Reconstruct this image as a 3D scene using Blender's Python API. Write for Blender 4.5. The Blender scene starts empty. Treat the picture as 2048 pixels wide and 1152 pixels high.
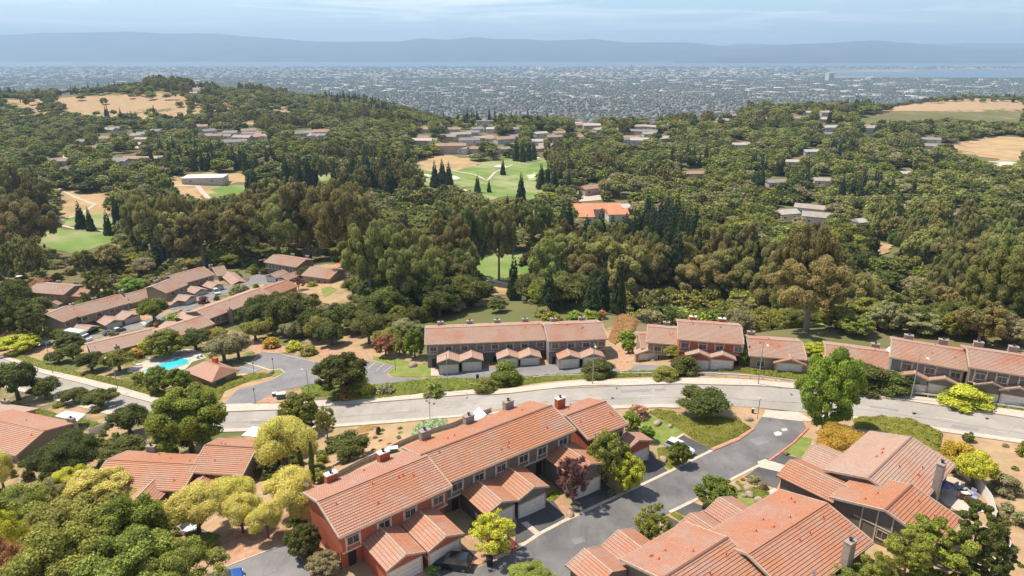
import bpy, math, random
import numpy as np
from mathutils import Vector, Matrix, geometry
random.seed(7); RNG = np.random.default_rng(7)
SC = bpy.context.scene; COL = SC.collection
# ---------------------------------------------------------------- camera, sky, sun, exposure
F = 1366.0; P = math.radians(19.2); CP, SP = math.cos(P), math.sin(P)
cam = bpy.data.cameras.new('camera'); camo = bpy.data.objects.new('camera', cam); COL.objects.link(camo)
cam.sensor_width = 36; cam.lens = 36*F/2048; cam.clip_start = .5; cam.clip_end = 150000
camo.location = (0, 0, 0); camo.rotation_euler = (math.pi/2-P, 0, 0); SC.camera = camo
SUN_EL, SUN_AZ = math.radians(60), math.radians(-66)     # azimuth from +y towards +x
w = bpy.data.worlds.new('World'); SC.world = w; w.use_nodes = True
nt = w.node_tree; bg = nt.nodes['Background']
sky = nt.nodes.new('ShaderNodeTexSky'); sky.sky_type = 'NISHITA'; sky.sun_disc = False
sky.sun_elevation = SUN_EL; sky.sun_rotation = SUN_AZ; sky.altitude = 250
sky.air_density = 1.0; sky.dust_density = 0.3; sky.ozone_density = 6.0
tc = nt.nodes.new('ShaderNodeTexCoord'); mp = nt.nodes.new('ShaderNodeMapping'); mp.inputs['Scale'].default_value = (2.2, 2.2, 34)
mp.inputs['Rotation'].default_value = (0, .10, 0)
nz = nt.nodes.new('ShaderNodeTexNoise'); nz.inputs['Scale'].default_value = 2.2; nz.inputs['Detail'].default_value = 9; nz.inputs['Roughness'].default_value = .62; nz.inputs['Distortion'].default_value = .6
rp = nt.nodes.new('ShaderNodeMapRange'); rp.inputs[1].default_value = .47; rp.inputs[2].default_value = .66; rp.inputs[4].default_value = .75
mx = nt.nodes.new('ShaderNodeMixRGB'); mx.inputs[2].default_value = (8.6, 8.8, 9.0, 1)
L = nt.links.new
L(tc.outputs['Generated'], mp.inputs[0]); L(mp.outputs[0], nz.inputs[0]); L(nz.outputs[0], rp.inputs[0])
L(rp.outputs[0], mx.inputs[0]); L(sky.outputs[0], mx.inputs[1]); L(mx.outputs[0], bg.inputs[0]); bg.inputs[1].default_value = .13
sl = bpy.data.lights.new('sun', 'SUN'); sl.energy = 5.0; sl.angle = math.radians(.55); sl.color = (1, .93, .81)
so = bpy.data.objects.new('sun', sl); COL.objects.link(so)
sd = Vector((math.sin(SUN_AZ)*math.cos(SUN_EL), math.cos(SUN_AZ)*math.cos(SUN_EL), math.sin(SUN_EL)))
so.rotation_euler = sd.to_track_quat('Z', 'Y').to_euler(); so.location = sd*300
SC.view_settings.view_transform = 'Standard'; SC.view_settings.look = 'None'; SC.view_settings.exposure = .40; SC.view_settings.gamma = 1
SC.render.engine = 'CYCLES'; SC.cycles.max_bounces = 5; SC.cycles.volume_bounces = 0; SC.cycles.transparent_max_bounces = 6
SC.cycles.diffuse_bounces = 2; SC.cycles.glossy_bounces = 2; SC.cycles.sample_clamp_indirect = 6
#CALIB-START
# ---------------------------------------------------------------- pixel rays (photo pixels 2048x1152) and terrain
def ray(px, py):
    a = (px-1024)/F; b = (576-py)/F
    return (a, CP+b*SP, -SP+b*CP)
def sstep(a, b, x):
    t = np.clip((x-a)/(b-a), 0, 1); return t*t*(3-2*t)
BY = [0, 300, 600, 900, 1150, 1500, 2000, 2600, 3100, 60000]
BZ = [-103, -104, -105, -102, -105, -134, -215, -262, -279, -280]
RX = [-2400, -1500, -1020, -880, -700, -560, -440, -330, -210, -110, 0]
RZ = [-66, -78, -84, -86, -76, -82, -88, -95, -108, -132, -150]
def wob(x, y):
    return (np.sin(x*.0131+1.3)*np.cos(y*.0113+.4)*3.2+np.sin(x*.031+y*.021)*1.3+np.sin(x*.0052-y*.0071+2)*4)
def H(x, y):
    x = np.asarray(x, float); y = np.asarray(y, float)
    xc = np.clip(x, -190, 170)
    near = -56+.072*xc-.103*y
    # the pads of the first rows, banked down to the main road
    d = .79*(y-80)-.61*(x+18)
    near = near+(6.5-3.2*sstep(-10, 30, x))*(1-sstep(6, 34, d))-.115*np.clip(-d-3, 0, 14)
    # drop to the golf valley behind the houses
    yb = 196+104*(1-sstep(-75, -38, x))-52*sstep(10, 60, x)
    base = np.interp(y, BY, BZ)
    am = sstep(320, 520, y)*(1-sstep(2300, 3000, y))
    base = base+wob(x, y)*am
    base = base-26*sstep(930, 1280, y)*(1-sstep(2000, 2600, y))*np.exp(-((x-110)/300)**2)
    rz = np.interp(x*1400/np.maximum(y, 700), RX, RZ)
    rid = np.exp(-((y-1400)/np.where(y < 1400, 290, 420))**2)
    base = base+np.maximum(rz-np.interp(1400, BY, BZ), 0)*rid*(1-sstep(-120, 60, x))
    base = base+56*np.exp(-((y-1750)/230)**2)*sstep(650, 1150, x)+14*np.exp(-((y-1120)/160)**2)*sstep(250, 420, x)*(1-sstep(700, 900, x))
    t = sstep(yb, yb+105, y)
    return near*(1-t)+base*t
def ss1(a, b, x):
    t = (x-a)/(b-a); t = 0.0 if t < 0 else 1.0 if t > 1 else t; return t*t*(3-2*t)
def lin(X, Y, x):
    if x <= X[0]: return Y[0]
    for i in range(1, len(X)):
        if x < X[i]: return Y[i-1]+(Y[i]-Y[i-1])*(x-X[i-1])/(X[i]-X[i-1])
    return Y[-1]
def ybs(x): return 196+104*(1-ss1(-75, -38, x))-52*ss1(10, 60, x)
def Hs(x, y):
    """the same ground as H, for one point"""
    t = ss1(0, 105, y-ybs(x)); near = base = 0.0
    if t < 1:
        xc = min(max(x, -190), 170); near = -56+.072*xc-.103*y; d = .79*(y-80)-.61*(x+18)
        near += (6.5-3.2*ss1(-10, 30, x))*(1-ss1(6, 34, d))-.115*min(max(-d-3, 0), 14)
    if t > 0:
        base = lin(BY, BZ, y); am = ss1(320, 520, y)*(1-ss1(2300, 3000, y))
        if am: base += am*(math.sin(x*.0131+1.3)*math.cos(y*.0113+.4)*3.2+math.sin(x*.031+y*.021)*1.3+math.sin(x*.0052-y*.0071+2)*4)
        if 930 < y < 2600: base -= 26*ss1(930, 1280, y)*(1-ss1(2000, 2600, y))*math.exp(-((x-110)/300)**2)
        if x < 60 and y < 5000:
            rz = lin(RX, RZ, x*1400/max(y, 700)); base += max(rz-lin(BY, BZ, 1400), 0)*math.exp(-((y-1400)/(290 if y < 1400 else 420))**2)*(1-ss1(-120, 60, x))
        elif x > 250 and y < 5000: base += 56*math.exp(-((y-1750)/230)**2)*ss1(650, 1150, x)+14*math.exp(-((y-1120)/160)**2)*ss1(250, 420, x)*(1-ss1(700, 900, x))
    return near*(1-t)+base*t
def G(px, py, h=0.0):
    r = ray(px, py); t0, t = 20.0, 20.0
    while t < 60000:
        if r[2]*t <= Hs(r[0]*t, r[1]*t)+h: break
        t0 = t; t = t*1.02+1
    for _ in range(30):
        m = (t0+t)/2
        if r[2]*m <= Hs(r[0]*m, r[1]*m)+h: t = m
        else: t0 = m
    return (r[0]*t, r[1]*t, r[2]*t)
def Zp(px, py, z):
    r = ray(px, py); t = z/r[2]; return (r[0]*t, r[1]*t, z)
def depth(p): return p[1]*CP-p[2]*SP
def project(p):
    d = depth(p); return 1024+F*p[0]/d, 576-F*(p[1]*SP+p[2]*CP)/d
class Frame:
    """local frame of a row: ridge from photo points a to b, ridge h above the floor"""
    def __init__(s, a, b, h, dz=0):
        zr = -56
        for _ in range(12):
            A = Zp(*a, zr); B = Zp(*b, zr)
            zr = Hs((A[0]+B[0])/2, (A[1]+B[1])/2)+h+dz
        s.A = A = Zp(*a, zr); s.B = B = Zp(*b, zr); s.h = h
        s.L = math.hypot(B[0]-A[0], B[1]-A[1]); s.u = ((B[0]-A[0])/s.L, (B[1]-A[1])/s.L); s.base = zr-h
        s.ang = math.atan2(s.u[1], s.u[0])
    def loc(s, w):
        dx, dy = w[0]-s.A[0], w[1]-s.A[1]
        return (dx*s.u[0]+dy*s.u[1], -dx*s.u[1]+dy*s.u[0], w[2]-s.base)
    def world(s, l):
        return (s.A[0]+l[0]*s.u[0]-l[1]*s.u[1], s.A[1]+l[0]*s.u[1]+l[1]*s.u[0], s.base+l[2])
    def atz(s, px, py, z): return s.loc(Zp(px, py, s.base+z))
    def aty(s, px, py, y):
        r = ray(px, py); k = -r[0]*s.u[1]+r[1]*s.u[0]; k0 = s.A[0]*s.u[1]-s.A[1]*s.u[0]
        t = (y-k0)/k; return s.loc((r[0]*t, r[1]*t, r[2]*t))
#CALIB-END
# ---------------------------------------------------------------- object helpers
def tag(o, label=None, cat=None, group=None, kind=None):
    if label: o['label'] = label
    if cat: o['category'] = cat
    if group: o['group'] = group
    if kind: o['kind'] = kind
    return o
def empty(name, loc, rz=0):
    o = bpy.data.objects.new(name, None); COL.objects.link(o); o.location = loc; o.rotation_euler = (0, 0, rz); o.empty_display_size = .5
    return o
def link(name, me, parent=None, loc=(0, 0, 0)):
    o = bpy.data.objects.new(name, me); COL.objects.link(o); o.location = loc
    if parent: o.parent = parent
    return o
def children(o): return [c for c in o.children]
def copy_tree(o, parent=None):
    c = o.copy(); COL.objects.link(c)
    if parent: c.parent = parent
    for ch in list(o.children): copy_tree(ch, c)
    return c
class MB:
    def __init__(s): s.v = []; s.f = []; s.uv = []
    def poly(s, pts, uv=None):
        n = len(s.v); s.v += [tuple(p) for p in pts]; s.f.append(tuple(range(n, n+len(pts))))
        s.uv += list(uv) if uv else [(p[0], p[2] if abs(p[2]) > 1e-9 else p[1]) for p in pts]
    def box(s, c, d, rz=0, top=None):
        """box centred c of size d; top = scale of the upper face"""
        tx = ty = 1
        if top: tx, ty = (top, top) if not isinstance(top, tuple) else top
        cs, sn = math.cos(rz), math.sin(rz); P8 = []
        for z, kx, ky in ((-.5, 1, 1), (.5, tx, ty)):
            for x, y in ((-.5, -.5), (.5, -.5), (.5, .5), (-.5, .5)):
                a, b = x*d[0]*kx, y*d[1]*ky
                P8.append((c[0]+a*cs-b*sn, c[1]+a*sn+b*cs, c[2]+z*d[2]))
        for q in ((3, 2, 1, 0), (4, 5, 6, 7), (0, 1, 5, 4), (1, 2, 6, 5), (2, 3, 7, 6), (3, 0, 4, 7)):
            s.poly([P8[i] for i in q])
        return s
    def prism(s, prof, y0, y1, axis='x'):
        """profile in (a,z) extruded along the other horizontal axis"""
        f = (lambda a, z, t: (t, a, z)) if axis == 'x' else (lambda a, z, t: (a, t, z))
        n = len(prof)
        A = [f(a, z, y0) for a, z in prof]; B = [f(a, z, y1) for a, z in prof]
        s.poly(A[::-1]); s.poly(B)
        for i in range(n):
            j = (i+1) % n; s.poly([A[i], A[j], B[j], B[i]])
        return s
    def tube(s, pts, rad, n=8, cap=True):
        pts = [Vector(p) for p in pts]
        if not isinstance(rad, (list, tuple)): rad = [rad]*len(pts)
        rings = []
        for i, p in enumerate(pts):
            d = (pts[min(i+1, len(pts)-1)]-pts[max(i-1, 0)]).normalized()
            a = d.cross(Vector((0, 0, 1)));
            if a.length < 1e-3: a = Vector((1, 0, 0))
            a.normalize(); b = d.cross(a).normalized()
            rings.append([p+(a*math.cos(2*math.pi*k/n)+b*math.sin(2*math.pi*k/n))*rad[i] for k in range(n)])
        for i in range(len(pts)-1):
            for k in range(n):
                j = (k+1) % n; s.poly([rings[i][k], rings[i][j], rings[i+1][j], rings[i+1][k]])
        if cap: s.poly(rings[0]); s.poly(rings[-1][::-1])
        return s
    def mesh(s, name, mat=None, smooth=False):
        me = bpy.data.meshes.new(name); me.from_pydata(s.v, [], s.f)
        l = me.uv_layers.new(name='UVMap'); l.data.foreach_set('uv', np.array(s.uv, np.float32).ravel())
        if mat: me.materials.append(mat)
        if smooth: me.polygons.foreach_set('use_smooth', [True]*len(me.polygons))
        me.update(); return me
    def build(s, name, mat, parent=None, loc=(0, 0, 0), smooth=False, fix=True):
        me = s.mesh(name, mat, smooth)
        if fix:
            import bmesh
            bm = bmesh.new(); bm.from_mesh(me); bmesh.ops.recalc_face_normals(bm, faces=bm.faces)
            bmesh.ops.remove_doubles(bm, verts=bm.verts, dist=1e-4) if smooth else None
            bm.to_mesh(me); bm.free()
        return link(name, me, parent, loc)
def np_mesh(name, V, Fq, mat, attrs=None, smooth=False):
    """fast mesh from numpy: Fq (n,k) faces; attrs name -> per-face float"""
    me = bpy.data.meshes.new(name); V = np.asarray(V, np.float32); n, k = Fq.shape
    me.vertices.add(len(V)); me.vertices.foreach_set('co', V.ravel())
    me.loops.add(n*k); me.loops.foreach_set('vertex_index', Fq.astype(np.int32).ravel())
    me.polygons.add(n); me.polygons.foreach_set('loop_start', np.arange(0, n*k, k, dtype=np.int32))
    try: me.polygons.foreach_set('loop_total', np.full(n, k, dtype=np.int32))
    except Exception: pass
    if smooth: me.polygons.foreach_set('use_smooth', np.ones(n, bool))
    me.update(calc_edges=True)
    for a, val in (attrs or {}).items():
        dom = 'FACE' if len(val) == n else 'POINT'
        at = me.attributes.new(a, 'FLOAT', dom); at.data.foreach_set('value', np.asarray(val, np.float32))
    if mat: me.materials.append(mat)
    me.validate(); return me
# ---------------------------------------------------------------- materials
class NT:
    def __init__(s, name):
        s.m = bpy.data.materials.new(name); s.m.use_nodes = True; s.t = s.m.node_tree; s.t.nodes.clear()
        s.out = s.n('OutputMaterial'); s.b = s.n('BsdfPrincipled'); s.l(s.b.outputs[0], s.out.inputs[0]); s.co = None
    def n(s, typ, **kw):
        nd = s.t.nodes.new('ShaderNode'+typ)
        for k, v in kw.items():
            if k[0] == 'i': nd.inputs[int(k[1:])].default_value = v
            else: setattr(nd, k, v)
        return nd
    def l(s, a, b): s.t.links.new(a, b)
    def coord(s, kind='Object'):
        if not s.co:
            g = s.n('NewGeometry') if kind == 'Position' else s.n('TexCoord'); s.co = g.outputs[kind]
        return s.co
    def noise(s, scale, lo=.4, hi=.6, detail=4, vec=None, rough=.55, sc=None, dist=0):
        v = vec or s.coord()
        if sc:
            m = s.n('Mapping'); m.inputs['Scale'].default_value = sc; s.l(v, m.inputs[0]); v = m.outputs[0]
        a = s.n('TexNoise'); a.inputs['Scale'].default_value = scale; a.inputs['Detail'].default_value = detail; a.inputs['Roughness'].default_value = rough; a.inputs['Distortion'].default_value = dist
        s.l(v, a.inputs['Vector']); r = s.n('MapRange', i1=lo, i2=hi); s.l(a.outputs[0], r.inputs[0]); s.raw = a.outputs[0]
        return r.outputs[0]
    def mix(s, fac, a, b, mode='MIX'):
        m = s.n('MixRGB', blend_type=mode)
        for k, v in ((0, fac), (1, a), (2, b)):
            if hasattr(v, 'links') or isinstance(v, bpy.types.NodeSocket): s.l(v, m.inputs[k])
            elif k == 0: m.inputs[0].default_value = v
            else: m.inputs[k].default_value = (*v, 1) if len(v) == 3 else v
        return m.outputs[0]
    def math(s, op, a, b=0):
        m = s.n('Math', operation=op)
        for k, v in ((0, a), (1, b)):
            if isinstance(v, bpy.types.NodeSocket): s.l(v, m.inputs[k])
            else: m.inputs[k].default_value = v
        return m.outputs[0]
    def bump(s, h, strength=.4, dist=.05):
        b = s.n('Bump'); b.inputs['Strength'].default_value = strength; b.inputs['Distance'].default_value = dist; s.l(h, b.inputs['Height']); s.l(b.outputs[0], s.b.inputs['Normal'])
    def done(s, col, rough=.8, spec=.25, metal=0):
        if isinstance(col, bpy.types.NodeSocket): s.l(col, s.b.inputs['Base Color'])
        else: s.b.inputs['Base Color'].default_value = (*col, 1)
        s.b.inputs['Roughness'].default_value = rough; s.b.inputs['Specular IOR Level'].default_value = spec; s.b.inputs['Metallic'].default_value = metal
        return s.m
def simple(name, c, c2=None, scale=1.5, rough=.8, spec=.25, metal=0, lo=.35, hi=.65, bump=0, coord='Object', c3=None, scale3=.2):
    t = NT(name); t.coord(coord)
    if c2 is None and not bump: return t.done(c, rough, spec, metal)
    col = t.mix(t.noise(scale, lo, hi, 6), c, c2 or c); raw = t.raw
    if c3: col = t.mix(t.noise(scale3, .5, .68, 5), col, c3)
    if bump: t.bump(raw, bump, .05)
    return t.done(col, rough, spec, metal)
def roof_mat(name, a, b, c, patch=.16, lo=.42, hi=.6, tile=(.31, .40), dark=.55):
    """tiles in courses: a ordinary, b fresh orange patches, c weathered grey pink"""
    t = NT(name); uv = t.n('TexCoord').outputs['UV']; oc = t.n('NewGeometry').outputs['Position']
    br = t.n('TexBrick'); br.offset = .5; br.inputs['Scale'].default_value = 1; br.inputs['Brick Width'].default_value = tile[0]; br.inputs['Row Height'].default_value = tile[1]
    br.inputs['Mortar Size'].default_value = .022; br.inputs['Mortar Smooth'].default_value = .3; br.inputs['Bias'].default_value = -.1
    br.inputs['Color1'].default_value = (.55, .55, .55, 1); br.inputs['Color2'].default_value = (1.0, 1.0, 1.0, 1); br.inputs['Mortar'].default_value = (.0, .0, .0, 1)
    t.l(uv, br.inputs['Vector'])
    n1 = t.noise(patch, lo, hi, 6, oc); col = t.mix(n1, a, b)
    n2 = t.noise(patch*1.9, .50, .70, 7, oc, .7); col = t.mix(n2, col, c)
    sp = t.noise(2.3, .52, .72, 3, oc); col = t.mix(t.math('MULTIPLY', sp, .35), col, c)
    sp2 = t.noise(4.1, .60, .7, 2, oc); col = t.mix(t.math('MULTIPLY', sp2, .6), col, b)
    col = t.mix(.30, col, br.outputs['Color'], 'MULTIPLY')
    mfac = t.math('MULTIPLY', br.outputs['Fac'], dark); col = t.mix(mfac, col, (.12, .05, .035))  # dark joint lines: gap dirt plus painted shade of the tile steps
    st = t.noise(.5, .55, .75, 4, oc, sc=(1, 1, .2)); col = t.mix(t.math('MULTIPLY', st, .35), col, (.2, .15, .12))
    t.bump(br.outputs['Color'], .25, .03)
    return t.done(col, .6, .45)
def wall_mat(name, c, c2, groove=True):
    t = NT(name); t.coord('Object')
    col = t.mix(t.noise(1.2, .35, .7, 6), c, c2)
    w = t.n('TexWave', wave_type='BANDS', bands_direction='X'); w.inputs['Scale'].default_value = 1.1; w.inputs['Distortion'].default_value = .3
    t.l(t.coord(), w.inputs[0]); g = t.n('MapRange', i1=.0, i2=.12); g.inputs[3].default_value = .35; g.inputs[4].default_value = 0; t.l(w.outputs['Fac'], g.inputs[0])
    if groove: col = t.mix(g.outputs[0], col, tuple(x*.45 for x in c))
    return t.done(col, .85, .2)
def leaf_mat(name, dark, light, var=.25, hue=.03):
    t = NT(name); at = t.n('Attribute', attribute_name='v'); oi = t.n('ObjectInfo')
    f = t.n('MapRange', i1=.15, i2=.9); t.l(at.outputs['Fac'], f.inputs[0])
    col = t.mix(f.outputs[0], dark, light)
    h = t.n('HueSaturation'); r = t.n('MapRange', i1=0, i2=1); r.inputs[3].default_value = 1-var; r.inputs[4].default_value = 1+var; t.l(oi.outputs['Random'], r.inputs[0]); t.l(r.outputs[0], h.inputs['Value'])
    q = t.math('FRACT', t.math('MULTIPLY', oi.outputs['Random'], 37.7)); r2 = t.n('MapRange'); r2.inputs[3].default_value = .5-hue; r2.inputs[4].default_value = .5+hue; t.l(q, r2.inputs[0]); t.l(r2.outputs[0], h.inputs['Hue'])
    t.l(col, h.inputs['Color']); col = h.outputs[0]
    m = t.done(col, .75, .18)
    tr = t.n('BsdfTranslucent'); br = t.n('BrightContrast'); t.l(col, tr.inputs[0]); ms = t.n('MixShader', i0=.28)
    t.l(t.b.outputs[0], ms.inputs[1]); t.l(tr.outputs[0], ms.inputs[2]); t.l(ms.outputs[0], t.out.inputs[0])
    return m
MT = {}
MT['white'] = simple('white_paint', (.72, .68, .60), (.62, .58, .5), 3, .6)
MT['trim'] = simple('cream_trim', (.58, .48, .37), (.5, .4, .3), 3, .7)
MT['door'] = simple('garage_door_paint', (.68, .62, .54), (.60, .54, .46), 1.5, .6)
MT['glass'] = simple('window_glass', (.03, .035, .04), (.10, .10, .10), .8, .12, .6)
MT['dark'] = simple('dark_metal', (.03, .03, .03), None, 1, .5)
MT['steel'] = simple('galvanised_steel', (.35, .36, .35), (.28, .29, .28), 4, .45, .5, .5)
MT['red_wall'] = wall_mat('red_stucco', (.43, .115, .06), (.37, .10, .052), False)
MT['grey_wall'] = wall_mat('grey_brown_siding', (.20, .16, .125), (.16, .13, .105))
MT['tan_wall'] = wall_mat('tan_siding', (.34, .26, .18), (.29, .22, .155))
MT['slate_wall'] = wall_mat('slate_siding', (.25, .225, .205), (.21, .19, .175))
MT['chim_grey'] = simple('chimney_stucco', (.36, .29, .24), (.3, .24, .2), 2)
MT['chim_red'] = simple('chimney_red_stucco', (.55, .13, .06), (.47, .11, .05), 2)
MT['roof_a'] = roof_mat('salmon_roof_tile', (.475, .225, .135), (.50, .19, .085), (.44, .285, .205), lo=.47, hi=.66, dark=.75)
MT['roof_b'] = roof_mat('orange_roof_tile', (.50, .195, .085), (.475, .225, .125), (.43, .27, .19), .12, .45, .7, dark=.75)
MT['roof_c'] = roof_mat('faded_roof_tile', (.49, .305, .21), (.50, .215, .12), (.45, .32, .245), .14, .5, .66, dark=.4)
MT['roof_d'] = roof_mat('brown_roof_tile', (.43, .275, .19), (.45, .21, .12), (.39, .285, .215), .14, .5, .66, dark=.35)
MT['fascia'] = simple('roof_fascia', (.48, .36, .27), (.38, .28, .2), 2)
MT['asphalt'] = None
def asphalt(name, a, b, c, crack=.5):
    t = NT(name); t.coord('Object')
    col = t.mix(t.noise(.16, .4, .62, 6), a, b)
    col = t.mix(t.math('MULTIPLY', t.noise(.45, .5, .7, 4, sc=(1, .35, 1)), .6), col, c)
    vo = t.n('TexVoronoi', feature='DISTANCE_TO_EDGE'); vo.inputs['Scale'].default_value = .22; wv = t.n('TexNoise'); wv.inputs['Scale'].default_value = .8
    ad = t.n('MixRGB', blend_type='ADD', i0=1.4); t.l(t.coord(), wv.inputs[0]); t.l(t.coord(), ad.inputs[1]); t.l(wv.outputs[1], ad.inputs[2]); t.l(ad.outputs[0], vo.inputs['Vector'])
    g = t.n('MapRange', i1=0, i2=.02); g.inputs[3].default_value = crack; g.inputs[4].default_value = 0; t.l(vo.outputs['Distance'], g.inputs[0])
    col = t.mix(g.outputs[0], col, tuple(x*.4 for x in a))
    col = t.mix(t.math('MULTIPLY', t.noise(14, .3, .7, 2), .25), col, tuple(x*.7 for x in a))
    return t.done(col, .85, .2)
MT['asphalt'] = asphalt('dark_asphalt', (.135, .125, .12), (.20, .185, .175), (.235, .215, .195), .28)
MT['drive'] = asphalt('driveway_asphalt', (.085, .08, .078), (.12, .112, .106), (.15, .14, .13), .2)
MT['road'] = asphalt('worn_road', (.335, .295, .25), (.39, .345, .29), (.30, .27, .235), .35)
MT['lot'] = asphalt('lot_asphalt', (.20, .185, .18), (.25, .23, .215), (.28, .255, .235), .3)
MT['concrete'] = simple('concrete', (.54, .46, .365), (.45, .38, .30), .8, .85, bump=.1)
MT['curb'] = simple('kerb_concrete', (.60, .50, .37), (.48, .38, .27), 1.2, .85)
MT['redcurb'] = simple('red_kerb_paint', (.45, .14, .09), (.5, .25, .17), 1.0, .8)
MT['line'] = simple('road_paint', (.68, .60, .48), (.56, .48, .38), 2, .8)
MT['grass'] = simple('lawn', (.14, .20, .035), (.25, .25, .075), .6, .9, .1, bump=.4)
MT['dry'] = simple('dry_soil', (.50, .32, .19), (.38, .24, .13), .5, .95, .05, bump=.6, c3=(.30, .25, .12), scale3=.12)
MT['mulch'] = simple('bark_mulch', (.36, .19, .11), (.48, .30, .2), 1.1, .95, .05, bump=.7)
MT['fairway_plain'] = simple('fairway_turf', (.15, .225, .055), (.225, .27, .085), .04, .95, .05, c3=(.33, .31, .15), scale3=.018)
_t = NT('fairway_turf_bands'); _t.coord('Position'); _c = _t.mix(_t.noise(.04, .4, .6, 6), (.15, .225, .055), (.225, .27, .085)); _c = _t.mix(_t.noise(.02, .48, .62, 6), _c, (.33, .31, .15))
_w = _t.n('TexWave', wave_type='BANDS', bands_direction='DIAGONAL'); _w.inputs['Scale'].default_value = .035; _w.inputs['Distortion'].default_value = 1.5; _t.l(_t.coord(), _w.inputs[0]); _c = _t.mix(_t.math('MULTIPLY', _w.outputs['Fac'], .3), _c, (.12, .20, .05)); MT['fairway'] = _t.done(_c, .95, .05)
MT['green'] = simple('putting_green', (.24, .36, .10), (.28, .38, .13), .05, .95, .05)
MT['sand'] = simple('bunker_sand', (.72, .60, .45), (.66, .54, .4), .1, .95)
MT['golden'] = simple('golden_grass', (.48, .32, .165), (.38, .25, .13), .06, .95, .05, c3=(.30, .23, .11), scale3=.03)
MT['path'] = simple('cart_path', (.55, .44, .33), (.48, .38, .28), .2, .9)
MT['rock'] = simple('boulder', (.42, .31, .22), (.3, .22, .16), 2.5, .9, bump=.8)
MT['bark'] = simple('bark', (.13, .09, .065), (.2, .15, .11), 2, .95)
MT['palebark'] = simple('pale_bark', (.30, .24, .18), (.2, .15, .11), .6, .95)
MT['timber'] = simple('weathered_timber', (.40, .34, .28), (.32, .27, .22), 1, .9)
LM = dict(
 oak=((.038, .048, .015), (.175, .185, .052)), green=((.06, .078, .018), (.31, .325, .065)), bright=((.085, .13, .022), (.36, .43, .075)),
 euc=((.082, .076, .030), (.275, .245, .10)), eucg=((.080, .088, .032), (.28, .28, .105)), conifer=((.024, .04, .022), (.095, .125, .06)),
 yellow=((.24, .25, .03), (.60, .60, .09)), bloom=((.42, .37, .08), (.95, .83, .33)), plum=((.07, .035, .04), (.27, .15, .14)), orange=((.22, .16, .025), (.58, .38, .08)),
 grey=((.13, .125, .07), (.36, .32, .20)), olive=((.10, .11, .028), (.35, .35, .09)), rust=((.20, .11, .05), (.46, .27, .15)), far=((.045, .058, .026), (.15, .165, .07)), agave=((.14, .19, .13), (.38, .46, .32)), pink=((.26, .13, .10), (.62, .42, .32)), cover=((.10, .115, .022), (.28, .28, .065)))
LM = {k: tuple(tuple(min(1, c*w_*(1.45 if k.startswith('euc') else 1.0 if k == 'bloom' else 1.28)) for c, w_ in zip(q, (1.08, 1.04, .78))) for q in v) for k, v in LM.items()}
for k, (a, b) in LM.items(): MT['leaf_'+k] = leaf_mat(k+'_foliage', a, b, .22 if k in ('oak', 'euc', 'far', 'eucg', 'green', 'conifer') else .08, .025 if k not in ('bloom', 'yellow') else .007)
# ---------------------------------------------------------------- sheets that follow the ground
def dens(pts, step=6, closed=True):
    out = []
    n = len(pts)
    for i in range(n if closed else n-1):
        a, b = pts[i], pts[(i+1) % n]; k = max(1, int(math.hypot(b[0]-a[0], b[1]-a[1])/step))
        out += [(a[0]+(b[0]-a[0])*j/k, a[1]+(b[1]-a[1])*j/k) for j in range(k)]
    if not closed: out.append(pts[-1])
    return out
def in_poly(x, y, poly):
    x = np.asarray(x); y = np.asarray(y); r = np.zeros(x.shape, bool); n = len(poly); j = n-1
    for i in range(n):
        xi, yi = poly[i]; xj, yj = poly[j]
        c = ((yi > y) != (yj > y)) & (x < (xj-xi)*(y-yi)/((yj-yi) if yj != yi else 1e-9)+xi)
        r ^= c; j = i
    return r
def in1(x, y, poly):
    r = False; n = len(poly); j = n-1
    for i in range(n):
        xi, yi = poly[i]; xj, yj = poly[j]
        if (yi > y) != (yj > y) and x < (xj-xi)*(y-yi)/(yj-yi)+xi: r = not r
        j = i
    return r
def boxed(P_): return (min(p[0] for p in P_), max(p[0] for p in P_), min(p[1] for p in P_), max(p[1] for p in P_), P_)
def in_any(x, y, L_, m=0):
    for a, b, c, d, o in L_:
        if a-m <= x <= b+m and c-m <= y <= d+m and in1(x, y, o): return True
    return False
OPEN = []          # world outlines where no trees are scattered
def wpoly(px, h=0): return [G(*p, h)[:2] for p in px]
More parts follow.
